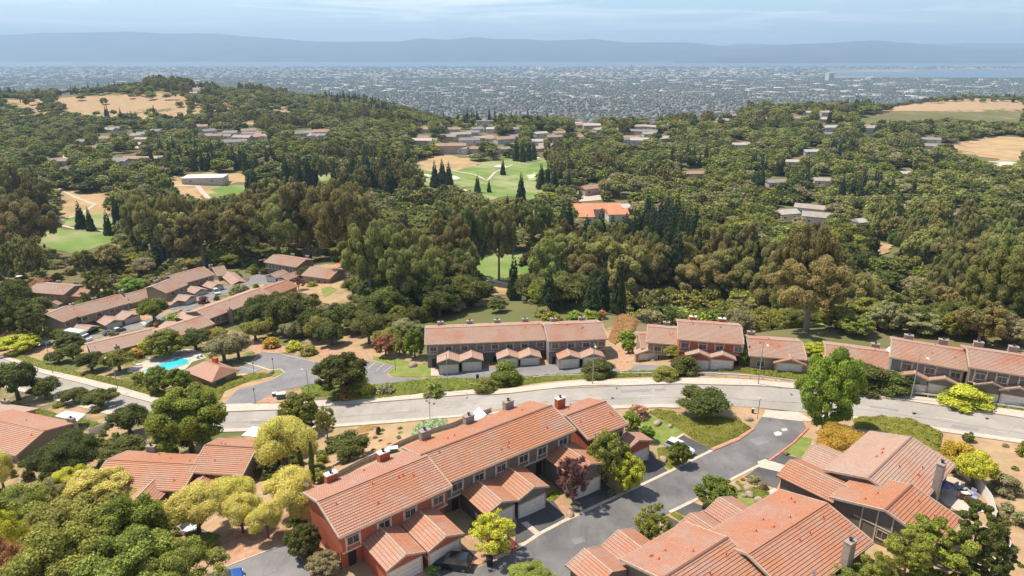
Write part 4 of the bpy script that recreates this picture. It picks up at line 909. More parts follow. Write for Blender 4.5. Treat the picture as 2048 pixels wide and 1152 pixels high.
def tree(px, py, hgt, wid, kind='oak', leaf='oak', label=None, cat='tree', name='tree', tier=None, world=None, group=None, sq=1.0, rot=None):
    p = world or G(px, py); dd = depth(p)
    if tier is None:
        ppm = F/2/dd*max(wid, hgt); tier = 0 if ppm > 62 else 1 if ppm > 24 else 2 if ppm > 11 else 3
    TRI[0] += 1; var = TRI[0] % (3 if tier > 1 else 2)
    if tier == 0: var = TRI[0] % 2
    c, t = proto(kind, tier, var, leaf)
    if name == 'tree': name = NAMES.get(kind, name)
    root = empty(name, (p[0], p[1], p[2]-.05), rot if rot is not None else random.random()*6.28)
    for nm, me in (('crown', c), ('trunk', t)):
        o = link(nm, me, root); o.scale = (wid*sq, wid/sq, hgt)
        if nm == 'crown': o.material_slots[0].link = 'OBJECT'; o.material_slots[0].material = MT['leaf_'+leaf]
    tag(root, label, cat, group)
    ALLT.append((root, px, py, kind, leaf))
    return root
def T(bx, by, top, wpx, kind, leaf, label, cat='tree', name='tree', sq=1.0, **kw):
    """tree from photo measures: base pixel, pixel row of its top, pixel width"""
    p = G(bx, by); dd = depth(p); hg = (by-top)/F*dd/ (CP*1.0) * .98; wd = wpx/F*dd
    # allow for the crown's half depth seen from above
    ang = math.atan2(-p[2], p[1]); hh = ((by-top)/F*dd - .35*wd*math.sin(ang))/math.cos(ang)
    return tree(bx, by, max(hh, .45*wd if kind != 'shrub' else .35*wd), wd, kind, leaf, label, cat, name, sq=sq, **kw)
def leafy(name, px, h, leaf, label, cat, dens_=9, size=.32, kind=None, world=False, seed=1, edge=1.2, group=None):
    """low planting: an undulating mound of leaf faces over a soil mound, outline in photo pixels"""
    w = px if world else wpoly(px); xs = [p[0] for p in w]; ys = [p[1] for p in w]; OPEN.append(w)
    rg = np.random.default_rng(seed+abs(int(xs[0]*7))); A = (max(xs)-min(xs))*(max(ys)-min(ys)); n = int(A*dens_)
    n = min(n, 60000); x = rg.uniform(min(xs), max(xs), n); y = rg.uniform(min(ys), max(ys), n); k = in_poly(x, y, w); x, y = x[k], y[k]
    W = np.array(w); D = np.full(len(x), 9e9)
    for i in range(len(W)):
        a, b = W[i], W[(i+1) % len(W)]; ab = b-a; t = np.clip(((x-a[0])*ab[0]+(y-a[1])*ab[1])/(ab@ab+1e-9), 0, 1); D = np.minimum(D, np.hypot(x-a[0]-ab[0]*t, y-a[1]-ab[1]*t))
    f = np.sqrt(np.clip(D/edge, 0, 1)); und = .72+.28*np.sin(x*1.9+np.sin(y*1.3)*1.4)*np.sin(y*1.7+1.2*np.sin(x*.8)); z = H(x, y)+h*f*und*(.88+.12*rg.random(len(x)))+.03
    c = (float(np.mean(xs)), float(np.mean(ys)), Hs(np.mean(xs), np.mean(ys)))
    gx, gy = np.meshgrid(np.arange(min(xs)+.2, max(xs), .8), np.arange(min(ys)+.2, max(ys), .8)); gx = gx.ravel(); gy = gy.ravel(); kk = in_poly(gx, gy, w); gx, gy = gx[kk], gy[kk]
    W2 = dens(w, 1.0); De = np.full(len(gx), 9e9)
    for i in range(len(W)):
        a, b = W[i], W[(i+1) % len(W)]; ab = b-a; tt = np.clip(((gx-a[0])*ab[0]+(gy-a[1])*ab[1])/(ab@ab+1e-9), 0, 1); De = np.minimum(De, np.hypot(gx-a[0]-ab[0]*tt, gy-a[1]-ab[1]*tt))
    sel = De > .3; gx, gy, De = gx[sel], gy[sel], De[sel]; P2 = [Vector(q) for q in W2]+[Vector((a, b)) for a, b in zip(gx, gy)]; n2 = len(W2)
    rr = geometry.delaunay_2d_cdt(P2, [(i, (i+1) % n2) for i in range(n2)], [], 1, 1e-4); mx_ = np.array([v.x for v in rr[0]]); my_ = np.array([v.y for v in rr[0]]); Dm = np.full(len(mx_), 9e9)
    for i in range(len(W)):
        a, b = W[i], W[(i+1) % len(W)]; ab = b-a; tt = np.clip(((mx_-a[0])*ab[0]+(my_-a[1])*ab[1])/(ab@ab+1e-9), 0, 1); Dm = np.minimum(Dm, np.hypot(mx_-a[0]-ab[0]*tt, my_-a[1]-ab[1]*tt))
    mz_ = H(mx_, my_)+h*.85*np.sqrt(np.clip(Dm/edge, 0, 1))*(.72+.28*np.sin(mx_*1.9+np.sin(my_*1.3)*1.4)*np.sin(my_*1.7+1.2*np.sin(mx_*.8)))+.03; mf = [tuple(f) for f in rr[2] if len(f) == 3]
    Pn = np.stack([x-c[0], y-c[1], z-c[2]], 1); N = rg.normal(size=Pn.shape)*.5+np.array([0, 0, 1]); N /= np.linalg.norm(N, axis=1)[:, None]
    V, Fq = leafquads(Pn, N, size, rg); v = np.clip(.3+.3*np.sin(x*.9+y*.6)*np.sin(y*.8)*.6+.5*rg.random(len(x)), 0, 1)
    me = bpy.data.meshes.new(name); o0 = len(V); me.from_pydata(V.tolist()+[(a-c[0], b-c[1], z_-c[2]) for a, b, z_ in zip(mx_, my_, mz_)], [], Fq.tolist()+[tuple(i+o0 for i in f) for f in mf])
    at = me.attributes.new('v', 'FLOAT', 'FACE'); at.data.foreach_set('value', np.concatenate([v, np.full(len(mf), .35)]).astype(np.float32)); me.materials.append(MT['leaf_'+leaf]); me.update()
    o = link(name, me, None, c); tag(o, label, cat, group, kind); return o
# ---------------------------------------------------------------- vehicles, lamps, pool, fences
PAINT = {}
def paint(n, c, rough=.25):
    if n not in PAINT:
        t = NT(n+'_car_paint'); m = t.done(c, rough, .6); t.b.inputs['Coat Weight'].default_value = .6; PAINT[n] = m
    return PAINT[n]
def heading(px1, px2):
    a, b = G(*px1), G(*px2); return math.atan2(b[1]-a[1], b[0]-a[0])
def bevel(o, w_=.05, seg=2):
    m = o.modifiers.new('bevel', 'BEVEL'); m.width = w_; m.segments = seg; m.limit_method = 'ANGLE'; return o
def car(px, py, ang, col, label, kind='suv', cat='car', name='parked_car', L_=4.7, W=1.86):
    p = G(px, py); nx = math.cos(ang); ny = math.sin(ang)
    z1, z2 = Hs(p[0]+nx*1.4, p[1]+ny*1.4), Hs(p[0]-nx*1.4, p[1]-ny*1.4); pit = math.atan2(z1-z2, 2.8)
    root = empty(name, (p[0], p[1], p[2]+.06), ang); root.rotation_euler = (0, -pit, ang); tag(root, label, cat)
    hs = dict(suv=(1.02, 1.68), sedan=(.88, 1.42), van=(1.05, 2.1), convertible=(.9, 1.45), pickup=(1.0, 1.75))[kind]
    h1, h2 = hs; b = MB(); a = L_/2
    prof = [(-a, .34), (-a+.04, h1-.12), (-a+.18, h1), (a-1.15, h1), (a-.25, h1-.16), (a-.02, h1-.34), (a, .34), (a-.2, .24), (-a+.2, .24)]
    b.prism(prof, -W/2, W/2, 'y'); bevel(b.build('body', paint(*col), root), .07)
    if kind == 'van': c0, c1, t0, t1 = -a+.08, a-1.0, -a+.16, a-1.9
    elif kind == 'suv': c0, c1, t0, t1 = -a+.1, a-1.25, -a+.5, a-2.0
    elif kind == 'convertible': c0, c1, t0, t1 = -a+1.1, a-1.5, -a+1.5, a-2.0
    else: c0, c1, t0, t1 = -a+.55, a-1.35, -a+1.25, a-2.15
    g = MB(); wl, wt = W/2-.06, W/2-.26
    lo = [(c0, -wl, h1), (c1, -wl, h1), (c1, wl, h1), (c0, wl, h1)]; hi = [(t0, -wt, h2-.05), (t1, -wt, h2-.05), (t1, wt, h2-.05), (t0, wt, h2-.05)]
    for i in range(4): j = (i+1) % 4; g.poly([lo[i], lo[j], hi[j], hi[i]])
    g.build('windows', MT['glass'], root)
    r = MB(); r.box(((t0+t1)/2, 0, h2-.02), (t1-t0+.1, 2*wt+.08, .09), top=.94)
    for x0, x1 in ((c0, t0), (c1, t1)):
        for s in (-1, 1): r.tube([(x0, s*wl, h1), (x1, s*wt, h2-.05)], .05, 5)
    r.build('car_roof', paint('cream', (.7, .68, .6)) if kind == 'convertible' else paint(*col), root)
    for x in (-a+.85, a-.9):
        for s in (-1, 1):
            w_ = MB(); w_.tube([(x, s*(W/2-.2), .33), (x, s*(W/2+.02), .33)], .34, 14); wo = w_.build('wheel', MT['dark'], root)
            k = MB(); k.tube([(x, s*(W/2+.02), .33), (x, s*(W/2+.04), .33)], .2, 10); k.build('rim', MT['steel'], wo)
    for s in (-1, 1):
        k = MB(); k.box((a-.04, s*(W/2-.3), h1-.38), (.1, .36, .16)); k.build('headlight', MT['white'], root)
        k = MB(); k.box((-a+.02, s*(W/2-.2), h1-.25), (.1, .22, .2)); k.build('tail_light', paint('tail', (.4, .02, .02)), root)
    return root
BLK = ('black', (.012, .013, .016)); WHT = ('white', (.72, .72, .72)); RED = ('red', (.5, .012, .012)); BLU = ('blue', (.02, .08, .3)); GRY = ('silver', (.3, .32, .33)); DGR = ('graphite', (.05, .055, .06))
u1 = N1[1].ang
car(907, 1133, heading((930, 1134), (884, 1128)), BLK, 'black SUV parked before the garages at the bottom edge', 'suv')
car(1000, 1088, u1-1.45, RED, 'bright red car under the small yellow tree', 'sedan')
car(1358, 903, u1-1.4, WHT, 'white SUV behind the small round tree in the upper driveway', 'suv')
car(372, 1066, heading((350, 1066), (400, 1062)), WHT, 'white open-topped roadster beside the blossoming tree', 'convertible', L_=4.2)
car(446, 1168, heading((430, 1150), (460, 1140)), BLU, 'bright blue car cut by the bottom edge left of centre', 'sedan')
car(433, 588, heading((425, 583), (441, 594)), WHT, 'white van on a driveway in the left cluster', 'van', 'van', L_=5.4, W=2.0)
car(236, 664, heading((228, 666), (246, 661)), BLK, 'black convertible in front of the twin garages of the left cluster', 'convertible')
car(84, 691, heading((76, 692), (96, 690)), GRY, 'silver car at the left end of the cluster street', 'sedan')
car(222, 668, heading((216, 668), (228, 665)), DGR, 'dark grey car beside the moving truck driveway', 'sedan')
for q, l, c in (((1401, 470), 'first dark car in the line on the valley road', DGR), ((1409, 475), 'pale car in the middle of the valley road line', WHT), ((1415, 481), 'white car at the near end of the valley road line', WHT)): car(*q, heading((1395, 466), (1420, 484)), c, l, 'sedan')
# moving truck
p = G(158, 681); a = heading((140, 678), (185, 680)); tr = empty('moving_truck', (p[0], p[1], p[2]+.05), a); tag(tr, 'white box moving truck parked by the carport in the left cluster', 'truck')
b = MB(); b.box((-1, 0, 2.05), (6.4, 2.4, 2.5)); o = b.build('cargo_box', MT['white'], tr); b = MB(); b.box((-1, -1.21, 1.9), (5.6, .02, 1.9)); b.build('side_graphic', MT['rock'], o)
b = MB(); b.prism([(2.3, .5), (2.3, 2.4), (3.3, 2.35), (3.8, 1.5), (4.7, 1.3), (4.75, .5)], -1.05, 1.05, 'y'); o = bevel(b.build('cab', paint(*WHT), tr)); b = MB(); b.box((3.5, 0, 1.95), (.5, 2.13, .6), top=.8); b.build('windscreen', MT['glass'], o)
b = MB(); b.box((-.5, 0, .6), (7, 1.0, .3)); b.build('chassis', MT['dark'], tr)
for x in (-2.8, 3.6):
    for s in (-1, 1): b = MB(); b.tube([(x, s*.8, .45), (x, s*1.1, .45)], .45, 12); b.build('wheel', MT['dark'], tr)
# golf cart
p = G(1109, 598); gc = empty('golf_cart', p, .4); tag(gc, 'white golf cart on the path in the trees beyond the long middle row', 'golf cart')
b = MB(); b.box((0, 0, .6), (2.3, 1.2, .5)); b.build('body', MT['white'], gc); b = MB(); b.box((0, 0, 1.85), (1.9, 1.25, .08)); b.build('canopy', MT['white'], gc)
b = MB(); [b.tube([(x, y, .8), (x, y, 1.85)], .03, 5) for x in (-.8, .8) for y in (-.55, .55)]; b.build('canopy_frame', MT['dark'], gc)
for x in (-.8, .8):
    for s in (-1, 1): b = MB(); b.tube([(x, s*.5, .22), (x, s*.65, .22)], .22, 10); b.build('wheel', MT['dark'], gc)
# tall street lamps
def lamp(px, py, dirx, label, h=9.3, arm=2.0):
    p = G(px, py); r = empty('street_lamp', p, dirx); tag(r, label, 'street lamp', 'tall street lamps along the main road')
    b = MB(); b.tube([(0, 0, -.2), (0, 0, h*.5), (0, 0, h)], [.11, .085, .055], 8); b.build('pole', MT['palesteel'], r)
    b = MB(); b.tube([(0, 0, h-.25), (arm*.5, 0, h+.12), (arm, 0, h+.15)], .035, 6); o = b.build('lamp_arm', MT['palesteel'], r)
    b = MB(); b.box((arm+.25, 0, h+.14), (.75, .32, .16), top=.7); b.build('lamp_head', MT['white'], o)
MT['palesteel'] = simple('painted_steel_pole', (.36, .36, .28), (.3, .3, .24), 2, .5, .4)
def roadside(px): return math.radians(-90)
for (x, y), l in (((895, 784), 'tall street lamp in front of the left garages of the long middle row'), ((1185, 769), 'tall street lamp in front of the right garages of the long middle row'), ((1516, 769), 'tall street lamp before the single-garage house right of the red block'), ((1821, 800), 'tall street lamp at the right end of the main road'),
    ((236, 778), 'tall street lamp on the pavement below the swimming pool'), ((106, 747), 'tall street lamp farthest left on the pavement')): lamp(x, y, roadside((x, y)), l)
p = G(618, 790); r = empty('lot_lamp', p, math.pi*.9); tag(r, 'tall grey lamp with a white head at the parking lot entrance', 'street lamp')
b = MB(); b.tube([(0, 0, -.2), (0, 0, 6.2)], [.08, .06], 8); b.build('pole', MT['steel'], r); b = MB(); b.tube([(0, 0, 6.1), (1, 0, 6.2)], .04, 6); o = b.build('lamp_arm', MT['steel'], r); b = MB(); b.box((1.1, 0, 6.2), (.7, .3, .15)); b.build('lamp_head', MT['white'], o)
for (x, y), l, h in (((548, 744), 'short lamp post on the round green island', 3.4), ((509, 752), 'short lamp post at the edge of the hatched bays', 3.2), ((791, 742), 'short lamp post on the bright lawn', 3.2), ((511, 806), 'short lamp post at the lot entrance apron', 3.2), ((1515, 836), 'short globe lamp beside the street apron', 3.6), ((160, 690), 'short lamp post at the cluster street end', 3)):
    p = G(x, y); r = empty('lamp_post', p); tag(r, l, 'lamp post'); b = MB(); b.tube([(0, 0, -.2), (0, 0, h)], .05, 7); b.build('pole', MT['dark'], r); b = MB(); b.tube([(0, 0, h), (0, 0, h+.12), (0, 0, h+.42)], [.09, .17, .12], 8); b.build('lamp_head', MT['white' if x > 1500 else 'dark'], r)
# boxes and small street things
def cabinet(px, py, s, mat, label, name='utility_cabinet', cat='utility cabinet'):
    p = G(px, py); r = empty(name, p, .2); tag(r, label, cat); b = MB(); b.box((0, 0, s[2]/2), s); bevel(b.build('casing', mat, r), .03, 1); b = MB(); b.box((0, 0, s[2]+.03), (s[0]+.1, s[1]+.1, .06)); b.build('lid', MT['white'] if name != 'trash_bin' else MT['dark'], r)
MT['utilgreen'] = simple('utility_green', (.07, .14, .11), (.09, .17, .13), 2, .5)
cabinet(563, 797, (1.9, 1.2, 1.3), MT['utilgreen'], 'larger green utility cabinet at the lot entrance'); cabinet(550, 792, (1.0, .8, .8), MT['utilgreen'], 'small pale utility cabinet beside the larger green one')
cabinet(979, 1130, (.7, .8, 1.1), MT['dark'], 'black wheeled bin at the kerb by the red car', 'trash_bin', 'bin'); cabinet(955, 758, (.6, .6, 1), MT['dark'], 'dark wheeled bin by the second garage pair', 'trash_bin', 'bin'); cabinet(1505, 826, (.3, .3, .9), MT['dark'], 'low dark post box beside the globe lamp', 'marker_post', 'post')
def rock(px, py, s, label, seed=0):
    p = G(px, py); iv, fi = ico(2); rg = np.random.default_rng(seed+int(px)); ph = rg.random(6)*6; k = 1+.18*np.sin(iv[:, 0]*3+ph[0])+.15*np.sin(iv[:, 1]*4+ph[1])*np.cos(iv[:, 2]*3+ph[2])+.05*rg.normal(size=len(iv))
    V = iv*k[:, None]*np.array([s, s*.7, s*.55])*.6; me = np_mesh('boulder', V, fi, MT['rock']); o = link('boulder', me, None, (p[0], p[1], p[2]+s*.12)); o.rotation_euler = (0, 0, rg.random()*3); tag(o, label, 'boulder')
for q in ((1315, 848, 1.5, 'pale boulder on the lawn right of the front row'), (1340, 853, 1.1, 'darker boulder beside the pale one on the lawn'), (1356, 833, 1.1, 'small round boulder at the top of the ground cover'), (1327, 922, 1.5, 'tan boulder in the planted wedge by the driveway'), (1498, 840, 1.4, 'boulder in the soil corner beside the red kerb'),
          (1473, 978, 1.6, 'broad tan boulder in the planting behind the round green tree'), (1498, 980, 1.4, 'tan boulder in the middle of the rock garden'), (1500, 992, 1.3, 'brown boulder at the front of the rock garden'), (1525, 975, 1.1, 'right boulder of the rock garden'), (1518, 1003, 1.5, 'low boulder nearest the big roof in the rock garden'), (1488, 993, .9, 'white flat stone in the rock garden'),
          (553, 668, 2.4, 'flat brown boulder on the mulch above the parking lot'), (540, 748, 2.2, 'brown boulder pair on the lamp island'), (825, 733, 2.2, 'rock cluster in the bright lawn'), (1140, 1032, 1.2, 'pair of small boulders below the purple tree'), (1305, 722, .8, 'small stone by the tan garage path'), (1255, 725, .8, 'small stone in the red soil bed')):
    rock(*q[:3], q[3])
# swimming pool
zp = Hs(*G(345, 728)[:2])
pw = wpoly(POOL); c = (sum(p[0] for p in pw)/6, sum(p[1] for p in pw)/6)
pr = empty('swimming_pool', (*c, 0)); tag(pr, 'turquoise swimming pool on the pale terrace', 'swimming pool')
b = MB(); b.poly([(p[0]-c[0], p[1]-c[1], Hs(*p)+.13) for p in pw]); t = NT('pool_water'); t.coord('Position'); t.noise(1.6, .4, .6); t.bump(t.raw, .25, .1); PWM = t.done(t.mix(t.noise(.5, .35, .65), (.03, .48, .52), (.09, .62, .64)), .12, .5); b.build('water', PWM, pr, fix=False)
b = MB()
for i in range(6):
    p, q = pw[i], pw[(i+1) % 6]; b.tube([(p[0]-c[0], p[1]-c[1], Hs(*p)+.14), (q[0]-c[0], q[1]-c[1], Hs(*q)+.14)], .16, 4)
b.build('coping', MT['white'], pr)
def lounger(px, py, a, label):
    p = G(px, py); r = empty('sun_lounger', (p[0], p[1], p[2]+.1), a); tag(r, label, 'sun lounger', 'white loungers by the pool'); b = MB(); b.box((0, 0, .35), (1.4, .7, .07)); b.build('seat', MT['white'], r)
    b = MB(); b.prism([(-.7, .35), (-1.15, .95), (-1.1, .98), (-.62, .38)], -.35, .35, 'y'); b.build('backrest', MT['white'], r)
    for x in (-.6, .6):
        for y in (-.3, .3): b = MB(); b.box((x, y, .17), (.05, .05, .34)); b.build('leg', MT['white'], r)
for i, (q, a, l) in enumerate((((376, 706), 2.6, 'white lounger at the far end of the pool terrace'), ((394, 716), 2.4, 'left of the two white loungers by the pool house'), ((401, 713), 2.4, 'right of the two white loungers by the pool house'), ((278, 731), .4, 'white lounger on the left terrace edge'), ((270, 741), .4, 'lowest white lounger at the near left of the pool'), ((302, 719), .2, 'white lounger under the small terrace trees'))): lounger(*q, a, l)
# pool house: hipped tile roof with a lower wing
fr = Frame((398, 722), (441, 738), 4.2); P0 = fr.world((0, 0, 0)); ph = empty('pool_house', P0, fr.ang); tag(ph, 'pool house with salmon hipped roof and green doors', 'pool house'); HOUSES.append((ph, fr)); L_ = fr.L
b = MB(); b.prism([(-3.3, -3), (-3.3, 2.9), (3.2, 2.9), (3.2, -3)], .4, L_+1.2); b.build('wall', MT['tan_wall'], ph)
b = MB(); x0, x1 = -.9, L_+2.0; y0, y1 = -4.0, 3.9; ra, rb = 2.4, L_-.2; z = 4.2; e = 2.9
b.poly([(x0, y0, e), (x1, y0, e), (rb, 0, z+.6), (ra, 0, z+.6)], [(x0, 4), (x1, 4), (rb, 0), (ra, 0)]); b.poly([(x1, y1, e), (x0, y1, e), (ra, 0, z+.6), (rb, 0, z+.6)], [(x1, 4), (x0, 4), (ra, 0), (rb, 0)])
b.poly([(x1, y0, e), (x1, y1, e), (rb, 0, z+.6)], [(0, 4), (8, 4), (4, 0)]); b.poly([(x0, y1, e), (x0, y0, e), (ra, 0, z+.6)], [(0, 4), (8, 4), (4, 0)]); b.poly([(x0, y0, e-.15), (x1, y0, e-.15), (x1, y1, e-.15), (x0, y1, e-.15)])
for p, q in (((x0, y0), (x1, y0)), ((x1, y0), (x1, y1)), ((x1, y1), (x0, y1)), ((x0, y1), (x0, y0))): b.poly([(*p, e), (*q, e), (*q, e-.15), (*p, e-.15)])
b.build('roof', MT['roof_a'], ph, fix=False); b = MB(); b.box((L_+1.25, -1.2, 1.2), (.15, 2.6, 2.2)); b.build('door', MT['utilgreen'], ph)
b = MB(); b.box((L_*.4, 2.2, 4.5), (1.4, .9, 1.2)); b.build('chimney', MT['chim_red'], ph)
# guard rail beyond the main road, picket fences, patio
def rail(name, px, h, label, mat='white', gap=2.4, planks=1, solid=False, cat='fence', thick=.05, group=None):
    w = [G(*p)[:2] for p in dens(px, 8, False)]; cum = [0]
    for a, b_ in zip(w, w[1:]): cum.append(cum[-1]+math.dist(a, b_))
    X = lambda d: (float(np.interp(d, cum, [p[0] for p in w])), float(np.interp(d, cum, [p[1] for p in w])))
    c = w[0]; root = empty(name, (*c, Hs(*c))); tag(root, label, cat, group); c = (*c, Hs(*c))
    b = MB(); pts = [X(q) for q in np.arange(0, cum[-1]+.01, min(gap, 1.2))]
    def plank(z0, z1):
        for p, q in zip(pts, pts[1:]):
            d = math.dist(p, q) or 1; nx, ny = -(q[1]-p[1])/d*thick/2, (q[0]-p[0])/d*thick/2; zp_, zq = Hs(*p)-c[2], Hs(*q)-c[2]
            A = [(p[0]-c[0]+s*nx, p[1]-c[1]+s*ny, zp_+z) for s in (-1, 1) for z in (z0, z1)]; B = [(q[0]-c[0]+s*nx, q[1]-c[1]+s*ny, zq+z) for s in (-1, 1) for z in (z0, z1)]
            for i, j in ((0, 1), (1, 3), (3, 2), (2, 0)): b.poly([A[i], A[j], B[j], B[i]])
    if solid:
        plank(.05, h); b.build('boards', MT[mat], root)
    else:
        for k in range(planks): plank(h-.28-k*.5, h-k*.5)
        b.build('rail', MT[mat], root)
    ps = np.arange(0, cum[-1]+.01, gap)[:90]
    for q in ps:
        p = X(q); k = MB(); k.box((p[0]-c[0], p[1]-c[1], Hs(*p)-c[2]+h/2-.1), (.13, .13, h+.2)); k.build('post', MT[mat], root)
rail('guard_rail', [(940, 773), (1090, 757), (1240, 752), (1400, 751), (1520, 758), (1580, 766), (1700, 776), (1820, 790), (1930, 805), (2060, 824)], .75, 'long white timber guard rail beyond the main road', cat='guard rail', thick=.1)
rail('picket_fence', [(668, 960), (720, 932), (760, 915), (800, 893), (850, 872), (905, 856), (930, 845), (985, 825)], 1.1, 'white picket fence along the dry bank behind the front row', mat='timber', gap=1.9, solid=True)
rail('picket_fence', [(1876, 935), (1915, 948), (1950, 972), (1978, 1010), (1990, 1050)], 1.7, 'curved pale board fence round the furnished patio', mat='white', gap=1.9, solid=True)
rail('picket_fence', [(1960, 1075), (2010, 1090), (2016, 1110), (1990, 1160)], 1.7, 'pale board fence at the lower right corner', mat='white', gap=1.9, solid=True)
rail('picket_fence', [(180, 870), (205, 862), (222, 850)], 1.5, 'short white board fence beside the big left tree', mat='white', gap=1.9, solid=True)
rail('picket_fence', [(690, 550), (700, 556)], 1.5, 'small white fence piece at the tan gable on the bank', mat='white', gap=1.9, solid=True)
sheet('patio', [(1878, 950), (1915, 958), (1945, 985), (1968, 1025), (1930, 1030), (1890, 1010), (1868, 985)], MT['concrete'], .08); sheet('patio', [(1955, 1100), (1990, 1095), (2000, 1115), (1975, 1150), (1940, 1150)], MT['concrete'], .08)
def chair(px, py, a, mat, label):
    p = G(px, py); r = empty('patio_chair', (p[0], p[1], p[2]+.09), a); tag(r, label, 'patio chair', 'chairs on the fenced patio'); b = MB(); b.box((0, 0, .4), (.65, .65, .14)); b.build('seat', mat, r); b = MB(); b.box((-.3, 0, .7), (.12, .65, .6)); b.build('backrest', mat, r)
    for x in (-.25, .25):
        for y in (-.28, .28): b = MB(); b.box((x, y, .17), (.06, .06, .34)); b.build('leg', MT['dark'], r)
MT['cushion'] = simple('blue_grey_cushion', (.30, .31, .42), (.36, .36, .46), 3); MT['wicker'] = simple('brown_wicker', (.16, .08, .05), (.22, .11, .07), 5)
chair(1915, 980, -1.2, MT['cushion'], 'left lilac patio chair near the chimney wall'); chair(1927, 982, -1.2, MT['cushion'], 'second lilac patio chair near the chimney wall'); chair(1943, 992, -2.6, MT['cushion'], 'upper lilac chair by the curved fence'); chair(1948, 1001, -2.6, MT['cushion'], 'lower lilac chair by the curved fence')
chair(1920, 998, 1.2, MT['wicker'], 'left brown wicker patio chair'); chair(1932, 1004, 1.2, MT['wicker'], 'right brown wicker patio chair')
p = G(1930, 992); r = empty('patio_table', (p[0], p[1], p[2]+.09)); tag(r, 'low pale table among the patio chairs', 'table'); b = MB(); b.box((0, 0, .42), (1.0, .7, .06)); b.build('tabletop', MT['white'], r); b = MB(); b.box((0, 0, .2), (.2, .2, .38)); b.build('pedestal', MT['dark'], r)
def umbrella(px, py, mat, label, h=2.4, w_=1.4):
    p = G(px, py); r = empty('parasol', p); tag(r, label, 'parasol'); b = MB(); b.tube([(0, 0, 0), (0, 0, h)], .03, 6); b.build('pole', MT['white'], r); b = MB()
    for k in range(8):
        a0, a1 = k*math.pi/4, (k+1)*math.pi/4; b.poly([(0, 0, h), (w_*math.cos(a0), w_*math.sin(a0), h-.45), (w_*math.cos(a1), w_*math.sin(a1), h-.45)])
    b.build('canopy', mat, r, fix=False)
umbrella(34, 548, RED and paint('parasol_red', (.55, .05, .05), .8), 'red parasol on the terrace at the far left'); umbrella(40, 560, MT['white'], 'white parasol below the red one at the far left'); umbrella(552, 632, MT['white'], 'white parasol behind the three-stack block'); umbrella(1884, 990, paint('navy', (.03, .05, .16), .8), 'closed-looking navy parasol beside the side chimney', 2.2, 1.2); umbrella(677, 535, paint('parasol_orange', (.6, .12, .05), .8), 'orange-red parasol behind the tan gable', 2.2, 1.3)
# flat white patio covers
def cover(px4, h, label, lath=False):
    w = [G(*p, h) for p in px4]; zc = sum(p[2] for p in w)/4; w = [Zp(*p, zc) for p in px4]; c = (sum(p[0] for p in w)/4, sum(p[1] for p in w)/4, zc); root = empty('patio_cover', (c[0], c[1], Hs(c[0], c[1]))); tag(root, label, 'patio cover'); hz_ = zc-Hs(c[0], c[1]); b = MB()
    if lath:
        for k in range(9):
            f = (k+.5)/9; p = [w[0][i]*(1-f)+w[1][i]*f for i in range(2)]; q = [w[3][i]*(1-f)+w[2][i]*f for i in range(2)]; b.tube([(p[0]-c[0], p[1]-c[1], hz_), (q[0]-c[0], q[1]-c[1], hz_)], .07, 4)
    else:
        for z in (0, -.14): b.poly([(p[0]-c[0], p[1]-c[1], hz_+z) for p in w])
        for i in range(4): p, q = w[i], w[(i+1) % 4]; b.poly([(p[0]-c[0], p[1]-c[1], hz_), (q[0]-c[0], q[1]-c[1], hz_), (q[0]-c[0], q[1]-c[1], hz_-.14), (p[0]-c[0], p[1]-c[1], hz_-.14)])
    b.build('cover_panel', MT['bright'], root)
    for p in w: k = MB(); x, y = (p[0]-c[0])*.93, (p[1]-c[1])*.93; k.tube([(x, y, -1.5), (x, y, hz_-.1)], .06, 5); k.build('post', MT['white'], root)
MT['bright'] = simple('white_enamel', (.88, .86, .82), (.82, .8, .75), 1, .4)
cover([(110, 832), (132, 821), (171, 828), (154, 842)], 2.7, 'white flat patio cover behind the panelled gable house at left'); cover([(483, 871), (505, 853), (545, 856), (528, 875)], 2.7, 'white flat patio cover behind the big left tree'); cover([(940, 833), (958, 814), (973, 829), (955, 843)], 2.6, 'tilted-looking white awning by the third chimney of the front row')
cover([(305, 897), (335, 880), (348, 893), (330, 904)], 2.5, 'white lath pergola behind the red-roofed house', True); cover([(1770, 700), (1784, 690), (1786, 705), (1776, 712)], 2.5, 'white side canopy at the left end of the grey-blue block')
